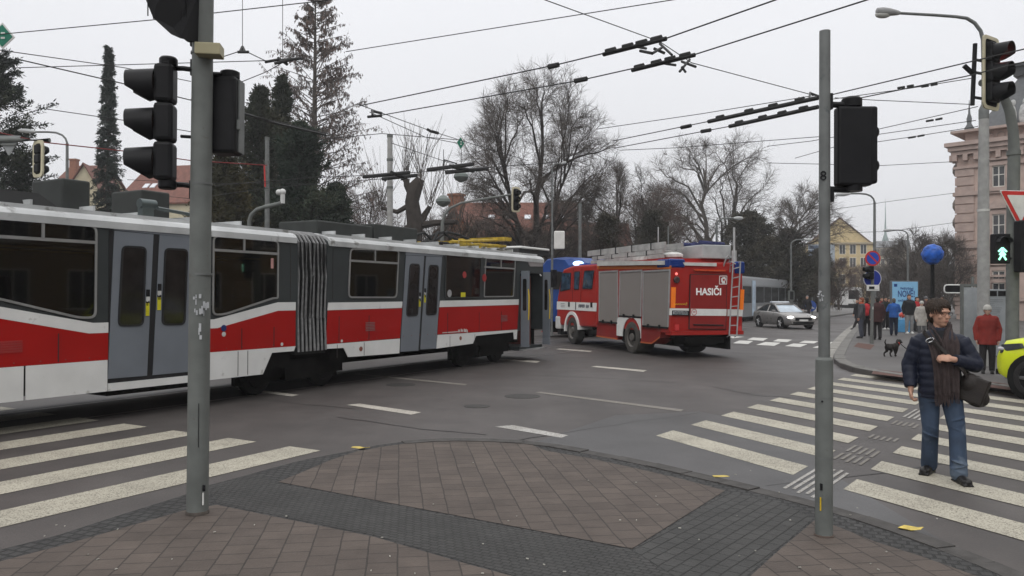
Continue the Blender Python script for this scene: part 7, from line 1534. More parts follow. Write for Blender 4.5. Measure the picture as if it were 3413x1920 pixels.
fitting([((1672, 160, 5.7), (1700, 164, 5.7)), ((1710, 180, 5.5), (1735, 150, 5.8)), ((1715, 155, 5.8), (1750, 168, 5.6)), ((1715, 168, 5.6), (1725, 182, 5.5))], 'black clamp hanging under the lower middle trolley wire', .022)
fitting([((1380, 168, 5.7), (1405, 163, 5.7))], 'small black sleeve on the upper middle wire', .045); fitting([((1446, 204, 5.7), (1476, 198, 5.7))], 'small black sleeve on the lower middle wire', .045)
fitting([((1714, 321, 5.7), (1738, 316, 5.7))], 'small sleeve on the upper wire above the crooked tree', .045); fitting([((1764, 331, 5.7), (1788, 327, 5.7))], 'small sleeve on the lower wire above the crooked tree', .045)
fitting([((1995, 262, 5.7), (2010, 246, 6.1)), ((2035, 253, 5.7), (2038, 233, 6.2)), ((2038, 234, 6.2), (2060, 242, 6.1))], 'hooked hanger just left of the pole marked 8', .022)
fitting([((598, 131, 6.8), (626, 131, 6.8)), ((604, 131, 6.8), (610, 118, 7.0)), ((616, 131, 6.8), (610, 118, 7.0))], 'black hanger at the foot of the left dropper', .03)
fitting([((668, 156, 6.8), (700, 150, 6.8)), ((690, 160, 6.7), (735, 150, 6.8)), ((700, 146, 6.9), (722, 162, 6.7)), ((706, 152, 6.8), (760, 147, 6.8))], 'star shaped wire hub in front of the larch', .032)
fitting([((925, 294, 5.7), (960, 291, 5.7)), ((937, 290, 5.7), (937, 278, 5.9)), ((935, 279, 5.9), (960, 285, 5.8))], 'wire clamp at the right edge of the larch', .03)
fitting([((1076, 326, 6), (1085, 331, 6)), ((1088, 331, 6), (1102, 335, 6))], 'pair of egg insulators above the pollarded tree', .04)
for x, y0, y1, lab in ((1075, 338, 408, 'dropper with a small ring right of the pale trolley pole'), (1013, 376, 432, 'short dropper just right of the pale trolley pole')):
    wire([(x, y0, 6.4), (x - 2, y1, 5.7)], lab, .01)
for x, y, lab in ((2258, 222, 'left'), (2330, 305, 'middle'), (2318, 218, 'upper'), (2285, 347, 'lowest')):
    fitting([((x, y, 6.3), (x + 18, y - 3, 6.3)), ((x + 24, y - 4, 6.3), (x + 40, y - 7, 6.3))], lab + ' pair of insulators on the wires between the pole marked 8 and the pink building', .028)
# wire crossings over the tram front
def crossing(bars, label):
    mb = MB()
    for a, b, r in bars: mb.tube([P_(*a), P_(*b)], r, 6)
    return single('wire_crossing', mb, wirem, label, 'wire fitting', 'trolley wire crossings')
crossing([((914, 445, 5.6), (1030, 434, 5.6), .06), ((962, 450, 5.6), (1048, 441, 5.6), .06), ((985, 434, 5.6), (1010, 444, 5.6), .06), ((1025, 446, 5.5), (1010, 452, 5.5), .03), ((975, 449, 5.5), (968, 456, 5.4), .03)], 'black trolley wire crossing beside the pale trolley pole')
crossing([((1076, 427, 5.6), (1190, 413, 5.6), .06), ((1122, 434, 5.6), (1225, 424, 5.6), .06), ((1132, 418, 5.6), (1190, 430, 5.6), .06), ((1116, 420, 5.7), (1117, 402, 5.9), .025), ((1117, 402, 5.9), (1150, 412, 5.8), .02)], 'black trolley wire crossing below the green diamond sign')
# green diamond signs on the wires
def diamond(x, y, hw_, hh_, z, label, squeeze):
    c = P_(x, y, z); k = (c - EYE).length / 1984; w_, h_ = hw_ * k, hh_ * k; o = thing('diamond_sign', label, 'sign', tuple(c), 0, 'green diamond signs on the wires')
    q = [(0, 0, -h_), (w_, w_ * squeeze, 0), (0, 0, h_), (-w_, -w_ * squeeze, 0)]; mb = MB(); mb.prism(q, (0, .02, 0)); part('rim', mb, white, o)
    mb = MB(); mb.prism([(a * .84, b * .84 - .012, c_ * .84) for a, b, c_ in q], (0, .012, 0)); g_ = part('sign_face', mb, greenm, o)
    mb = MB(); 
    for dz in (-.25, .1): mb.bb((-w_ * .3, -.02, h_ * dz), (w_ * .3, -.013, h_ * (dz + .14)))
    part('white_mark', mb, white, g_)
diamond(6, 90, 20, 27, 7, 'green diamond sign with a white edge at the upper left corner', .4); diamond(1159, 360, 10, 17, 6.0, 'small green diamond sign hanging on the wires right of the pollarded tree', .8)
# ================================================================ PEOPLE
skin = M_('skin', (.42, .24, .17), .55, var=.08, scale=9); skinp = M_('skin_pale', (.46, .29, .22), .55, var=.08, scale=9)
def cloth(name, col, rough=.85, var=.2, scale=7, bump=.15, bscale=40): return M_(name, col, rough, var=var, scale=scale, bump=bump, bscale=bscale, spec=.25)
def fused(mb, name, mat, parent, voxel=.016, smooth=3, label=None):
    """fuse overlapping volumes into one continuous skin"""
    me = mb.mesh(name + '_raw', [mat], 0); o = bpy.data.objects.new(name, me); COL.objects.link(o)
    r = o.modifiers.new('r', 'REMESH'); r.mode = 'VOXEL'; r.voxel_size = voxel; r.use_smooth_shade = True
    if smooth: s = o.modifiers.new('s', 'SMOOTH'); s.factor = .5; s.iterations = smooth
    m2 = bpy.data.meshes.new_from_object(o.evaluated_get(bpy.context.evaluated_depsgraph_get())); m2.name = name
    bpy.data.objects.remove(o); bpy.data.meshes.remove(me)
    if not m2.materials: m2.materials.append(mat)
    o = bpy.data.objects.new(name, m2); COL.objects.link(o); o.parent = parent
    if label: o['label'] = label
    return o
def lerp_(a, b, t): return V(a) + (V(b) - V(a)) * t
def limb(mb, pts, rs, n=12, flat=1.0):
    """tapered limb with rounded joints"""
    P = [V(p) for p in pts]; Q = []; RR = []
    for i in range(len(P) - 1):
        for k in range(4): t = k / 4; Q.append(P[i].lerp(P[i + 1], t)); RR.append(rs[i] * (1 - t) + rs[i + 1] * t)
    Q.append(P[-1]); RR.append(rs[-1]); mb.tube(Q, RR, n)
    for p, r in zip(P, rs): mb.ell(p, (r, r, r), n)
def oval(c, rx, ry, n=20, rz=0, sq=1.0):
    o = []
    for j in range(n):
        a = 2 * pi * j / n; x, y = cos(a), sin(a); k = 1.0
        x = abs(x) ** sq * (1 if x > 0 else -1); y = abs(y) ** sq * (1 if y > 0 else -1)
        o.append((c[0] + rx * x * cos(rz) - ry * y * sin(rz), c[1] + rx * x * sin(rz) + ry * y * cos(rz), c[2]))
    return o
def hand(mb, wrist, d, nrm, side, s=1.0, curl=.5, thumb=.6):
    """palm with four unequal curled fingers and a thumb from the side; d = direction, nrm = palm normal, side = towards the thumb"""
    d = V(d).normalized(); nrm = V(nrm); nrm = (nrm - d * nrm.dot(d)).normalized(); sd = d.cross(nrm).normalized()
    if sd.dot(V(side)) < 0: sd = -sd
    w_ = V(wrist); Mx = Matrix((sd, nrm, d)).transposed()
    mb.ell(w_ + d * .05 * s, (.042 * s, .017 * s, .055 * s), 10, Mx); mb.tube([w_ - d * .03 * s, w_ + d * .03 * s], [.024 * s, .026 * s], 10)
    for i, (off, ln) in enumerate(((.029, .068), (.0095, .078), (-.0105, .072), (-.029, .056))):
        p = w_ + d * (.092 - abs(off) * .25) * s + sd * off * s; dd = d.copy(); pts = [p - d * .02 * s, p]; 
        ax = d.cross(nrm).normalized()
        for k, f in enumerate((.46, .32, .24)):
            dd = Matrix.Rotation(curl * (.75 + .35 * k + .06 * i), 3, ax) @ dd; p = p + dd * ln * f * s; pts.append(p)
        mb.tube(pts, [.0095 * s, .0095 * s, .009 * s, .008 * s, .0065 * s], 7); mb.ell(pts[-1], (.0068 * s,) * 3, 6)
    p = w_ + d * .025 * s + sd * .03 * s; t1 = (d * .65 + sd * .75 + nrm * .3 * thumb).normalized(); t2 = (d * .95 + sd * .2 + nrm * .5 * thumb).normalized()
    pts = [p - t1 * .01, p + t1 * .035 * s, p + t1 * .035 * s + t2 * .03 * s, p + t1 * .035 * s + t2 * .052 * s]; mb.tube(pts, [.014 * s, .0115 * s, .0105 * s, .008 * s], 7); mb.ell(pts[-1], (.008 * s,) * 3, 6)
def head(mb, c, s=1.0, yaw=0, pitch=0, detail=False):
    """c = centre of the head, face towards -y turned by yaw"""
    Mx = Matrix.Rotation(yaw, 3, 'Z') @ Matrix.Rotation(pitch, 3, 'X'); c = V(c)
    def e(p, r, n=12): mb.ell(c + Mx @ (V(p) * s), [q * s for q in r], n, Mx)
    e((0, .012, .03), (.076, .098, .092), 16); e((0, -.02, -.035), (.058, .07, .075), 14); e((0, -.055, -.085), (.032, .03, .026)); e((0, -.05, -.05), (.05, .045, .04))
    e((0, -.093, -.012), (.0125, .017, .024)); e((0, -.1, -.024), (.016, .014, .012)); e((0, -.085, -.058), (.022, .012, .011))
    e((0, -.083, .032), (.05, .014, .012))
    for q in (-1, 1): e((q * .077, .012, -.005), (.011, .02, .031)); e((q * .035, -.066, -.022), (.026, .02, .022))
    return Mx, c
def person(label, loc, rz, h=1.72, coat=None, trousers=None, shoes=None, hair=None, coat_z=.82, bulk=1.0, stride=0, arms=None, hat=None, headyaw=0, skin_=None, group='people on the right pavement', vox=.017, scarf=None, quilt=0, hem=1.0):
    """standing or walking figure, faces local -y; arms: ((elbow, hand), (elbow, hand)) for -x and +x"""
    s = h / 1.72; t = thing('person', label, 'person', loc, rz, group); sk = skin_ or skin
    arms = arms or (((-.25, .02, 1.12), (-.24, -.06, .86)), ((.25, .02, 1.12), (.24, -.06, .86)))
    ank = [(-.1, stride * .30, .08 + abs(stride) * .03 * (stride > 0)), (.1, -stride * .30, .08 + abs(stride) * .03 * (stride < 0))]
    kn = [(-.1, stride * .10 - .03, .49), (.1, -stride * .10 - .03, .49)]
    B = MB(); Mx, hc = head(B, (0, -.01, 1.585), 1.0, headyaw); limb(B, [(0, .02, 1.3), (0, .01, 1.5)], [.07, .052])
    limb(B, [(0, .01, .95), (0, .01, 1.15), (0, .015, 1.36)], [.14, .125, .13])
    for i, sg in enumerate((-1, 1)):
        el, hd = arms[i]; limb(B, [(sg * .17, .01, 1.38), el, hd], [.05, .042, .028]); d = (V(hd) - V(el)).normalized(); hand(B, hd, d, (-sg * .8, -.3, 0), (0, -1, .2), 1.0, .45)
        limb(B, [(sg * .09, .01, .92), kn[i], ank[i]], [.085, .06, .042])
    Z = lambda mb: mb.xf(Matrix.Scale(s, 4))
    fused(Z(B), 'body', sk, t, vox * .75, 2)
    T = MB(); T.loft([oval((0, .01, z), rx, ry, 16) for z, rx, ry in ((.78, .15, .115), (.86, .17, .125), (.96, .165, .125), (1.05, .15, .12))])
    for i, sg in enumerate((-1, 1)): limb(T, [(sg * .085, .01, .86), kn[i], (ank[i][0], ank[i][1] + .01, ank[i][2] + .02)], [.105, .082, .068])
    fused(Z(T), 'trousers', trousers, t, vox, 2)
    for i in range(2):
        S_ = MB(); a = V(ank[i]); S_.ell(a + V((0, -.07, -.035)), (.046, .125, .042), 10); S_.ell(a + V((0, .0, -.01)), (.045, .06, .06), 10); S_.bb((a.x - .043, a.y - .19, a.z - .08), (a.x + .043, a.y + .055, a.z - .055)); fused(Z(S_), 'shoe', shoes, t, .014, 2)
    C = MB(); k = bulk; rows = [(coat_z, .185 * k * hem, .145 * k * hem), (coat_z + .1, .185 * k, .15 * k), (1.08, .175 * k, .14 * k), (1.22, .19 * k, .15 * k), (1.34, .2 * k, .145 * k), (1.42, .165 * k, .12), (1.47, .085, .085), (1.5, .07, .07)]
    if quilt:
        rr = []
        for (z0, a0, b0), (z1, a1, b1) in zip(rows[:-1], rows[1:]):
            n = max(2, int((z1 - z0) / .025))
            for q in range(n): f = q / n; z = z0 + (z1 - z0) * f; g = 1 + .035 * abs(sin(z * pi / .085)); rr.append((z, (a0 + (a1 - a0) * f) * g, (b0 + (b1 - b0) * f) * g))
        rows = rr + [rows[-1]]
    C.loft([oval((0, .01, z), rx, ry, 22) for z, rx, ry in rows])
    for i, sg in enumerate((-1, 1)):
        C.ell((sg * .14, .012, 1.385), (.1 * k, .095 * k, .075), 12)
        el, hd = arms[i]; v = lerp_(el, hd, .93); limb(C, [(sg * .165, .012, 1.37), el, v], [.078 * k, .066 * k, .05 * k])
    fused(Z(C), 'coat', coat, t, vox, 3)
    if hair:
        Hh = MB(); 
        def e(p, r): Hh.ell(hc + Mx @ V(p), r, 12, Mx)
        e((0, .035, .045), (.086, .092, .088)); e((0, .0, .085), (.075, .085, .05)); e((0, .06, -.02), (.078, .06, .09)); fused(Z(Hh), 'hair', hair, t, .014, 2)
    if hat:
        Hh = MB(); Hh.ell(hc + Mx @ V((0, .012, .065)), (.095, .112, .09), 14, Mx); Hh.lathe([(.098, -.02), (.104, .0), (.098, .025)], 18, hc + Mx @ V((0, .012, .03)), Mx @ Matrix.Diagonal((1, 1.15, 1))); fused(Z(Hh), 'hat', hat, t, .012, 2)
    if scarf:
        Q = MB(); Q.lathe([(.06, 1.42), (.1, 1.44), (.105, 1.48), (.08, 1.52), (.06, 1.5)], 16, (0, 0, 0)); fused(Z(Q), 'scarf', scarf, t, .014, 2)
    return t
cnavy = cloth('navy_quilt', (.010, .013, .026), .55); cblk = cloth('black_cloth', (.014, .014, .016)); cjean = M_('denim', (.038, .057, .092), .85, var=.35, scale=3.5, bump=.2, bscale=90, spots=((.085, .11, .145), 2.2, .53)); cdk = cloth('dark_trousers', (.02, .018, .019))
cred = cloth('dark_red_coat', (.20, .026, .020)); cwhite = cloth('off_white_coat', (.36, .34, .31)); cgrey = cloth('grey_cloth', (.1, .1, .105)); cblue = cloth('bright_blue_jacket', (.02, .085, .30)); cnv2 = cloth('dark_blue_trousers', (.014, .018, .035)); cmar = cloth('maroon_brown_coat', (.045, .02, .02)); cora = cloth('orange_scarf', (.42, .075, .03)); cgrn = cloth('green_black_jacket', (.018, .024, .022)); cltg = cloth('light_grey_trousers', (.2, .2, .2)); crd2 = cloth('red_jacket', (.34, .02, .025)); cslate = cloth('slate_trousers', (.06, .065, .085))
hbr = M_('brown_hair', (.028, .018, .012), .55, var=.4, scale=14, bump=.5, bscale=50); hdk = M_('dark_hair', (.015, .012, .01), .6, var=.3); hgr = M_('grey_hair', (.2, .19, .18), .7); shk = M_('black_leather', (.012, .011, .011), .4, var=.2); shw = M_('white_shoe', (.6, .6, .58), .6)
knit = cloth('white_knit_hat', (.42, .41, .38), .95, bump=.5, bscale=60)
# ---------------------------------------------------------------- the man on the crossing
mo = (4.45, 8.2, 0); man = thing('person', 'man in a dark quilted jacket scarf and jeans walking towards us over the zebra crossing', 'person', mo, R(-27), 'people on the crossing')
HY = R(38)
B = MB(); Mx, hc = head(B, (-.005, -.035, 1.69), 1.12, HY, R(4)); limb(B, [(0, .0, 1.38), (-.005, -.015, 1.6)], [.075, .057])
limb(B, [(0, 0, .95), (0, .0, 1.2), (0, .0, 1.42)], [.14, .13, .14])
eR, hR = V((-.285, .03, 1.15)), V((-.27, -.07, .91)); eL, hL = V((.325, -.0, 1.17)), V((.11, -.225, 1.24))
for sg, el, hd in ((-1, eR, hR), (1, eL, hL)): limb(B, [(sg * .155, 0, 1.41), el, hd], [.05, .042, .03])
hand(B, hR, (.06, -.12, -1), (.95, -.1, 0), (0, -1, 0), 1.12, .85); hand(B, hL, (-.97, -.12, .12), (.0, .6, -.55), (0, -.25, 1), 1.12, .75, .8)
kR, aR, kL, aL = V((-.085, .0, .5)), V((-.095, .17, .09)), V((.155, -.06, .5)), V((.165, -.18, .085))
for sg, k_, a_ in ((-1, kR, aR), (1, kL, aL)): limb(B, [(sg * .1, 0, .93), k_, a_], [.09, .062, .045])
fused(B, 'body', skin, man, .0075, 2)
J = MB(); rr = []
key = [(.82, .19, .14), (.87, .2, .15), (.98, .198, .155), (1.12, .198, .158), (1.28, .205, .158), (1.40, .2, .145), (1.48, .15, .115), (1.53, .1, .095), (1.55, .085, .085)]
for (z0, a0, b0), (z1, a1, b1) in zip(key[:-1], key[1:]):
    n = max(2, int((z1 - z0) / .012))
    for q in range(n): f = q / n; z = z0 + (z1 - z0) * f; g = 1 + (.05 * abs(sin(z * pi / .078)) - .025 if z < 1.46 else 0); rr.append((z, (a0 + (a1 - a0) * f) * g, (b0 + (b1 - b0) * f) * g))
J.loft([oval((.0, .0, z), a, b, 30, 0, .9) for z, a, b in rr])
def sleeve(a, b, c, r0, r1, r2):
    pts = []; rs = []; L1, L2 = (V(b) - V(a)).length, (V(c) - V(b)).length
    for i in range(30): t = i / 30; pts.append(lerp_(a, b, t)); rs.append((r0 + (r1 - r0) * t) * (1 + .055 * abs(sin(t * L1 * pi / .078)) - .02))
    for i in range(31): t = i / 30; pts.append(lerp_(b, c, t)); rs.append((r1 + (r2 - r1) * t) * (1 + .055 * abs(sin((t * L2 + L1) * pi / .078)) - .02))
    q = pts[:]
    for _ in range(3): q = [q[0]] + [(q[i - 1] + q[i] * 2 + q[i + 1]) / 4 for i in range(1, len(q) - 1)] + [q[-1]]
    J.tube(q, rs, 16)
sleeve((-.18, 0, 1.42), eR, lerp_(eR, hR, .95), .09, .078, .058); sleeve((.18, 0, 1.42), eL, lerp_(eL, hL, .9), .09, .08, .056)
J.ell((-.165, 0, 1.42), (.085, .085, .07), 12); J.ell((.165, 0, 1.42), (.085, .085, .07), 12)
fused(J, 'jacket', cnavy, man, .0085, 1)
Zp = MB(); Zp.tube([(0, -.17 + .0 * i, .84 + .08 * i) for i in range(3)], .006, 5); 
T = MB(); T.loft([oval((0, 0, z), rx, ry, 20) for z, rx, ry in ((.78, .175, .13), (.86, .185, .135), (.97, .18, .135), (1.03, .17, .13))])
for sg, k_, a_, ax in ((-1, kR, aR, .0), (1, kL, aL, 0)):
    limb(T, [(sg * .1, 0, .87), lerp_((sg * .1, 0, .87), k_, .5), k_, lerp_(k_, a_, .5), a_ + V((0, .0, .0))], [.108, .094, .08, .08, .082])
    for q, (dz, oy) in enumerate(((.02, -.02), (.06, .02), (-.07, -.03), (.12, -.02))): T.lathe([(.05, -.012), (.084, 0), (.05, .012)], 14, k_ + V((0, oy * .3, dz)), Matrix.Rotation(.35 * (-1) ** q, 3, 'Y'))
    for q in range(3): T.lathe([(.06, -.014), (.0865, 0), (.06, .014)], 14, a_ + V((0, .0, .03 + q * .045)), Matrix.Rotation(.25 * (-1) ** q, 3, 'Y'))
fused(T, 'jeans', cjean, man, .0095, 2)
for a_, lift, yw_ in ((aR, .0, -.25), (aL, .0, .35)):
    S_ = MB(); Mz = Matrix.Rotation(yw_, 3, 'Z'); P0 = a_ + V((0, 0, -.02))
    S_.ell(P0 + Mz @ V((0, -.11, -.02)), (.05, .12, .045), 12, Mz); S_.ell(P0 + Mz @ V((0, .01, .0)), (.048, .065, .065), 12, Mz); S_.ell(P0 + Mz @ V((0, -.16, -.025)), (.055, .075, .042), 12, Mz); S_.box(P0 + Mz @ V((0, -.075, -.055)), (.098, .31, .024), M=Mz); fused(S_, 'shoe', shk, man, .0085, 1)
Hh = MB(); rng = random.Random(6)
def he(p, r): Hh.ell(hc + Mx @ (V(p) * 1.12), [q * 1.12 for q in r], 14, Mx)
he((0, .03, .045), (.083, .101, .088)); he((.0, .0, .08), (.074, .085, .046)); he((0, .06, -.015), (.076, .05, .085))
def hp(az, el, k=1.0):   # point on the scalp: az 0 = face, el from the crown
    return V((sin(az) * sin(el) * .092, .022 - cos(az) * sin(el) * .108, .036 + cos(el) * .102)) * k
for n in range(820):     # tousled locks combed from a side parting down over brow, ears and nape
    az = rng.uniform(-pi, pi); fr = abs(az); e0 = rng.uniform(.05, 1.15); e1 = (1.12 + .12 * rng.random()) if fr < .75 else (1.98 if fr < 1.9 else 2.12); e1 = min(e1 + rng.uniform(-.12, .12), e0 + rng.uniform(.5, .95)); e1 = max(e1, e0 + .25)
    sw = rng.uniform(.15, .55) * (1 if fr < 1.2 else rng.choice((-.5, .5))); lift = rng.uniform(1.0, 1.085); pts = []
    for k in range(5): f = k / 4; pts.append(hc + Mx @ (hp(az + sw * f, e0 + (e1 - e0) * f, 1 + (lift - 1) * sin(pi * min(1, f * 1.15)) + (.02 * f if fr > .8 else .05 * f)) * 1.12))
    Hh.tube(pts, [.0035, .0055, .0055, .004, .0015], 5, cap=False)
part('hair', Hh, hbr, man)
Cl = MB(); Cl.loft([oval((0, .0, z), rx, ry, 24) for z, rx, ry in ((1.46, .125, .115), (1.50, .108, .105), (1.545, .098, .098), (1.56, .092, .092), (1.55, .084, .085), (1.48, .08, .08))]); fused(Cl, 'collar', cnavy, man, .0085, 1)
Ey = MB()
for q in (-1, 1): Ey.ell(hc + Mx @ (V((q * .031, -.082, .008)) * 1.12), (.009, .005, .0045), 8, Mx)
pieces('eye', Ey, M_('eye_dark', (.03, .02, .018), .2), man); Ey = MB(); Ey.ell(hc + Mx @ (V((0, -.0985, -.058)) * 1.12), (.022, .006, .0055), 8, Mx); part('lips', Ey, M_('lips', (.3, .11, .09), .5), man)
Gl = MB()
for q in (-1, 1):
    o_ = [hc + Mx @ (V((q * .034 + .026 * cos(a), -.097 - .004 * sin(a), .008 + .019 * sin(a))) * 1.12) for a in [2 * pi * k / 14 for k in range(15)]]; Gl.tube(o_, .0017, 5); Gl.tube([hc + Mx @ (V(p) * 1.12) for p in ((q * .06, -.093, .012), (q * .079, -.03, .01), (q * .082, .02, .012))], .0017, 5)
Gl.tube([hc + Mx @ (V(p) * 1.12) for p in ((-.01, -.101, .012), (.01, -.101, .012))], .0017, 5); part('glasses', Gl, black, man)
Sc = MB(); scm = cloth('brown_striped_scarf', (.045, .033, .032), .95, var=.35, scale=14, bump=.4)
def drape(path, w0, w1):
    """soft pleated scarf end following a path over neck and chest"""
    P = [V(p) for p in path]
    for _ in range(2): P = [P[0]] + [q for a_, b_ in zip(P[:-1], P[1:]) for q in (a_.lerp(b_, .25), a_.lerp(b_, .75))] + [P[-1]]
    rs = []
    for i, p in enumerate(P):
        t = (P[min(i + 1, len(P) - 1)] - P[max(i - 1, 0)]).normalized(); o_ = V((p.x * .5, p.y - .02, .12 if i < 6 else 0)).normalized(); sd = t.cross(o_).normalized(); f = i / (len(P) - 1); w_ = w0 + (w1 - w0) * min(1, f * 1.8); pts = []
        for k in range(14): u = k / 13 * 2 - 1; pts.append(p + sd * u * w_ + o_ * (.014 + .010 * cos(u * 10 + f * 3)))
        for k in range(14): u = 1 - k / 13 * 2; pts.append(p + sd * u * w_ + o_ * (-.012 + .006 * cos(u * 10 + f * 3)))
        rs.append(pts)
    Sc.loft(rs)
drape([(.03, .1, 1.55), (.085, .06, 1.56), (.1, -.03, 1.53), (.095, -.115, 1.44), (.09, -.16, 1.3), (.085, -.165, 1.1), (.085, -.155, .9)], .04, .085)
drape([(-.03, .1, 1.55), (-.085, .06, 1.56), (-.095, -.03, 1.53), (-.06, -.12, 1.44), (-.015, -.165, 1.32), (.01, -.185, 1.1), (.02, -.185, .87)], .035, .07)
Sc.tube([(-.09, .03, 1.555), (-.05, .085, 1.56), (0, .1, 1.565), (.05, .085, 1.56), (.09, .03, 1.555)], .032, 10)
rng = random.Random(2)
for (xa, zz, yy, w_) in ((.085, .9, -.16, .08), (.02, .87, -.19, .065)):
    for k in range(15): x = xa - w_ + 2 * w_ * k / 14; Sc.tube([(x, yy, zz + .01), (x + rng.uniform(-.006, .006), yy - .004, zz - .05), (x + rng.uniform(-.012, .012), yy, zz - .1 - rng.random() * .02)], [.005, .005, .003], 4)
part('scarf', Sc, scm, man)
In = MB(); In.loft([oval((0, -.03, z), rx, ry, 16) for z, rx, ry in ((1.36, .1, .13), (1.45, .1, .115), (1.52, .085, .085))]); part('sweater', In, cblk, man)
# shoulder bag with its strap and buckle
bag = thing('shoulder_bag', 'dark brown shoulder bag hanging at the hip of the man on the crossing', 'bag', mo, R(-27)); bm = M_('bag_leather', (.022, .018, .016), .5, var=.3, scale=8, bump=.2)
Bg = MB(); Mb = Matrix.Rotation(R(18), 3, 'Y') @ Matrix.Rotation(R(-20), 3, 'Z')
for p, r in (((.30, -.06, .93), (.13, .07, .15)), ((.33, -.05, .85), (.12, .075, .1)), ((.26, -.08, 1.0), (.09, .06, .1))): Bg.ell(p, r, 14, Mb)
Bg.box((.30, -.09, .93), (.24, .09, .27), M=Mb); fused(Bg, 'bag_body', bm, bag, .011, 3)
Bg = MB(); 
pth = [(.26, -.09, 1.02), (.2, -.17, 1.13), (.05, -.20, 1.3), (-.08, -.185, 1.42), (-.15, -.10, 1.5), (-.155, 0, 1.52), (-.08, .14, 1.42), (.2, .18, 1.15), (.33, .05, 1.0)]
rs = []
for i, p in enumerate(pth):
    d = (V(pth[min(i + 1, len(pth) - 1)]) - V(pth[max(0, i - 1)])).normalized(); o_ = V((p[0], p[1], 0)); o_ = o_.normalized() if o_.length > .02 else V((0, -1, 0)); sd = d.cross(o_).normalized() * .02; rs.append([V(p) + sd, V(p) - sd, V(p) - sd + o_ * .006, V(p) + sd + o_ * .006])
Bg.loft(rs, sm=False); part('strap', Bg, bm, bag)
Bg = MB(); c = V((-.095, -.178, 1.425)); Bg.tube([c + V((.036 * cos(a), -.012, .02 * sin(a) + .012 * cos(a))) for a in [2 * pi * k / 14 for k in range(15)]], .005, 5); part('buckle', Bg, chrome, bag)
# ---------------------------------------------------------------- woman in red
def ppl(px, py, *a, z=.12, **k):
    p = G(px, py, z); return person(k.pop('label'), (p.x, p.y, z), k.pop('rz', 0), **k)
wr_ = ppl(3291, 1244, label='elderly woman in a dark red coat and white knit hat standing on the pavement', rz=R(-28), h=1.56, coat=cred, trousers=cdk, shoes=shk, hair=hgr, hat=knit, coat_z=.72, bulk=1.12, arms=(((-.255, .02, 1.12), (-.24, -.04, .84)), ((.255, .02, 1.12), (.24, -.04, .84))), skin_=skinp, vox=.013, hem=1.08)
Ey = MB(); Sx = 1.56 / 1.72
for q in (-1, 1): Ey.ell(V((q * .031, -.092, 1.593)) * Sx, (.011, .005, .006), 8)
pieces('eye', Ey, M_('eye_dark2', (.05, .035, .03), .3), wr_)
# ---------------------------------------------------------------- the crowd on the pavement
A = lambda ex, ey, ez, hx_, hy, hz, fx_, fy_, fz, kx, ky, kz: (((ex, ey, ez), (hx_, hy, hz)), ((fx_, fy_, fz), (kx, ky, kz)))
ppl(2858, 1098, z=.0, label='person in black walking off the kerb left of the crowd', rz=R(-75), h=1.72, coat=cblk, trousers=cdk, shoes=shk, hair=hdk, coat_z=.6, stride=1.15)
pb1 = ppl(2871, 1127, label='person with an orange scarf and a pale and dark jacket beside the sign pole', rz=R(-120), h=1.7, coat=cloth('two_tone_jacket', (.05, .05, .055), var=.8, scale=2.2), trousers=cslate, shoes=shk, hair=M_('red_hair', (.2, .05, .02), .6), scarf=cora, coat_z=.78)
p2_ = ppl(2890, 1121, label='person wearing a red rucksack just left of the sign pole', rz=R(150), h=1.7, coat=cblk, trousers=cdk, shoes=shk, hair=hdk)
Bk = MB(); Bk.ell((0, .22, 1.18), (.17, .13, .27), 12); Bk.ell((0, .26, 1.05), (.15, .11, .16), 12); rk = thing('rucksack', 'bright red rucksack on the back of a person beside the sign pole', 'rucksack', tuple(p2_.location), p2_.rotation_euler.z); fused(Bk, 'bag_body', crd2, rk, .02, 2); Bk = MB(); Bk.tube([(-.1, .13, 1.4), (-.12, -.13, 1.36), (-.12, -.15, 1.15), (-.13, .08, 1.02)], .018, 6); Bk.tube([(.1, .13, 1.4), (.12, -.13, 1.36), (.12, -.15, 1.15), (.13, .08, 1.02)], .018, 6); part('strap', Bk, crd2, rk)
ppl(2924, 1132, label='person in a dark maroon coat just right of the sign pole', rz=R(170), h=1.74, coat=cmar, trousers=cdk, shoes=shk, hair=hdk, coat_z=.7, bulk=1.1)
ppl(2951, 1098, label='person in dark sportswear with white shoes behind the crowd', rz=R(10), h=1.72, coat=cgrn, trousers=cblk, shoes=shw, hair=hdk)
ppl(2979, 1118, label='man in a bright blue jacket with his arm raised beside the billboard', rz=R(160), h=1.68, coat=cblue, trousers=cnv2, shoes=shk, hair=M_('greying_hair', (.09, .08, .07), .7), arms=A(-.26, .0, 1.14, -.2, -.2, 1.1, .27, -.05, 1.14, .15, -.24, 1.26), bulk=1.1)
g1 = ppl(3030, 1112, label='man in a black jacket with a pale stripe across the chest and grey trousers', rz=R(-5), h=1.86, coat=cblk, trousers=cltg, shoes=shw, hair=hdk, bulk=1.12)
St = MB(); St.loft([oval((0, .01, z), .215, .168, 24) for z in (1.36, 1.375)], cap=False); part('chest_stripe', St, signw, g1)
ppl(3056, 1105, label='person in a red jacket behind the woman in the off white coat', rz=R(20), h=1.74, coat=crd2, trousers=cdk, shoes=shk, hair=hbr)
ppl(3086, 1104, label='person with a grey hat and dark jacket at the back of the crowd', rz=R(-10), h=1.76, coat=cmar, trousers=cdk, shoes=shk, hat=cgrey)
ppl(3072, 1125, label='woman in a long off white coat and white knit hat left of the walking man', rz=R(-25), h=1.56, coat=cwhite, trousers=cgrey, shoes=shk, hair=hgr, hat=knit, coat_z=.55, bulk=1.15, skin_=skinp)
ppl(2938, 1088, label='person in a red jacket far behind the sign pole', rz=R(5), h=1.7, coat=cloth('striped_red', (.2, .03, .03), var=.6, scale=9), trousers=cdk, shoes=shk, hair=hdk)
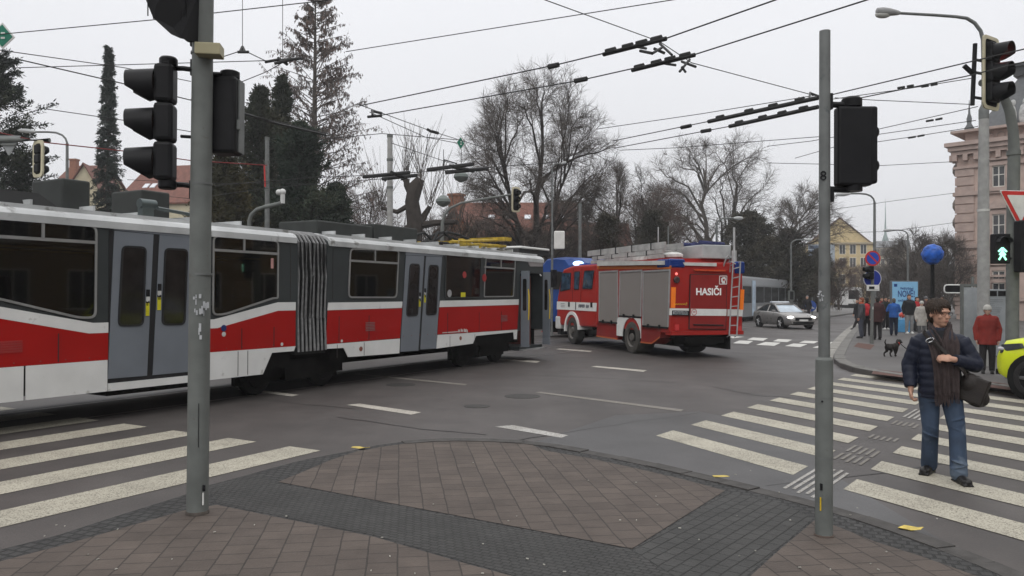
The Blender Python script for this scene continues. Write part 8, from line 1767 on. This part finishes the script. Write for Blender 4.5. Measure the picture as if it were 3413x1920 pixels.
ppl(2962, 1094, label='person in a dark green coat left of the billboard', rz=R(30), h=1.66, coat=cgrn, trousers=cdk, shoes=shk, hair=hdk)
ppl(3243, 1108, label='grey figure walking past the glass panel behind the man on the crossing', rz=R(70), h=1.72, coat=cgrey, trousers=cslate, shoes=shk, hair=hgr, stride=1.0)
ppl(3140, 1098, label='person in brown partly hidden behind the head of the man on the crossing', rz=R(-60), h=1.76, coat=cloth('rust_coat', (.13, .06, .045)), trousers=cdk, shoes=shk, hair=hbr)
ppl(2690, 1076, label='man in dark clothes standing beside the blue keep right sign', rz=R(-40), h=1.78, coat=cblk, trousers=cdk, shoes=shk, hair=hgr, group='people on the right pavement')
# carrier bags beside the blue jacket man
p = G(3008, 1107, .12); t = thing('carrier_bag', 'pale blue carrier bag standing on the pavement in front of the billboard', 'bag', (p.x, p.y, .12)); mb = MB(); mb.loft([[(x * k, y * k, z) for x, y in ((-.3, -.12), (.3, -.12), (.3, .12), (-.3, .12))] for z, k in ((0, 1), (.3, 1.06), (.62, .95))], sm=False); part('bag_body', mb, M_('carrier_blue', (.09, .3, .55), .4, var=.15), t, bev=.02)
mb = MB(); mb.tube([(-.12, -.1, .6), (-.1, -.1, .78), (.1, -.1, .78), (.12, -.1, .6)], .012, 5); part('handle', mb, white, t)
p = G(3006, 1107, .12); mb = MB(); mb.ell((p.x, p.y - .02, .95), (.16, .12, .14), 10); mb.tube([(p.x - .05, p.y, 1.05), (p.x, p.y, 1.25), (p.x + .05, p.y, 1.05)], .012, 5); single('carrier_bag', mb, M_('carrier_red', (.5, .07, .05), .5), 'small orange red bag held beside the man in the bright blue jacket', 'bag')
# ---------------------------------------------------------------- dog on a lead
dp = G(2972, 1188, .12); dm = M_('dog_fur', (.018, .015, .013), .8, var=.6, scale=14, bump=.5, bscale=60); dog = thing('dog', 'small dark dog walking on a lead across the pavement', 'dog', (dp.x, dp.y, .12), R(25))
Dg = MB()   # x forward
for p, r in (((.14, 0, .28), (.12, .085, .11)), ((0, 0, .285), (.15, .08, .09)), ((-.14, 0, .29), (.11, .078, .09)), ((.25, 0, .36), (.07, .055, .09)), ((.32, 0, .43), (.075, .062, .065)), ((.39, 0, .405), (.05, .035, .032)), ((.43, 0, .405), (.022, .025, .022))): Dg.ell(p, r, 12)
for q in (-1, 1): limb(Dg, [(.29, q * .045, .48), (.275, q * .06, .42)], [.018, .026])
limb(Dg, [(-.23, 0, .33), (-.28, 0, .42), (-.24, 0, .5)], [.026, .02, .012])
for y, x in ((.05, .02), (-.05, -.03)): limb(Dg, [(.16, y, .24), (.165 + x, y, .13), (.16 + x * 3, y, .03), (.19 + x * 3, y, .015)], [.042, .026, .02, .02])
for y, x in ((.05, -.03), (-.05, .03)): limb(Dg, [(-.15, y, .27), (-.1 + x, y, .17), (-.19 + x * 2, y, .1), (-.175 + x * 2.5, y, .02), (-.145 + x * 2.5, y, .015)], [.06, .04, .022, .019, .019])
fused(Dg, 'body', dm, dog, .011, 2)
Ld = MB(); Ld.lathe([(.062, -.012), (.065, 0), (.062, .012)], 14, (.255, 0, .37), Matrix.Rotation(R(60), 3, 'Y')); part('collar', Ld, redm, dog)
q0 = V(dog.location) + Matrix.Rotation(R(25), 3, 'Z') @ V((.255, 0, .44)); q1 = V(D2(2320, 872, q0.y + 6)); Ld = MB(); Ld.tube([q0.lerp(q1, t) + V((0, 0, -.22 * sin(t * pi))) for t in [k / 8 for k in range(9)]], .012, 5); single('dog_lead', Ld, blackm, 'thin dark lead running right from the small dog', 'lead')
# ================================================================ AIR: a thin winter haze over the whole place
hm = bpy.data.materials.new('haze'); hm.use_nodes = True; t = hm.node_tree; t.nodes.clear()
o_ = t.nodes.new('ShaderNodeOutputMaterial'); v_ = t.nodes.new('ShaderNodeVolumePrincipled'); v_.inputs['Color'].default_value = (.93, .94, .96, 1); v_.inputs['Density'].default_value = .0008; v_.inputs['Anisotropy'].default_value = .2
t.links.new(v_.outputs[0], o_.inputs['Volume'])
mb = MB(); mb.bb((-320, -120, -1), (330, 520, 46)); single('haze', mb, hm, 'thin pale winter haze that lightens the far end of the street', 'haze', kind='stuff')
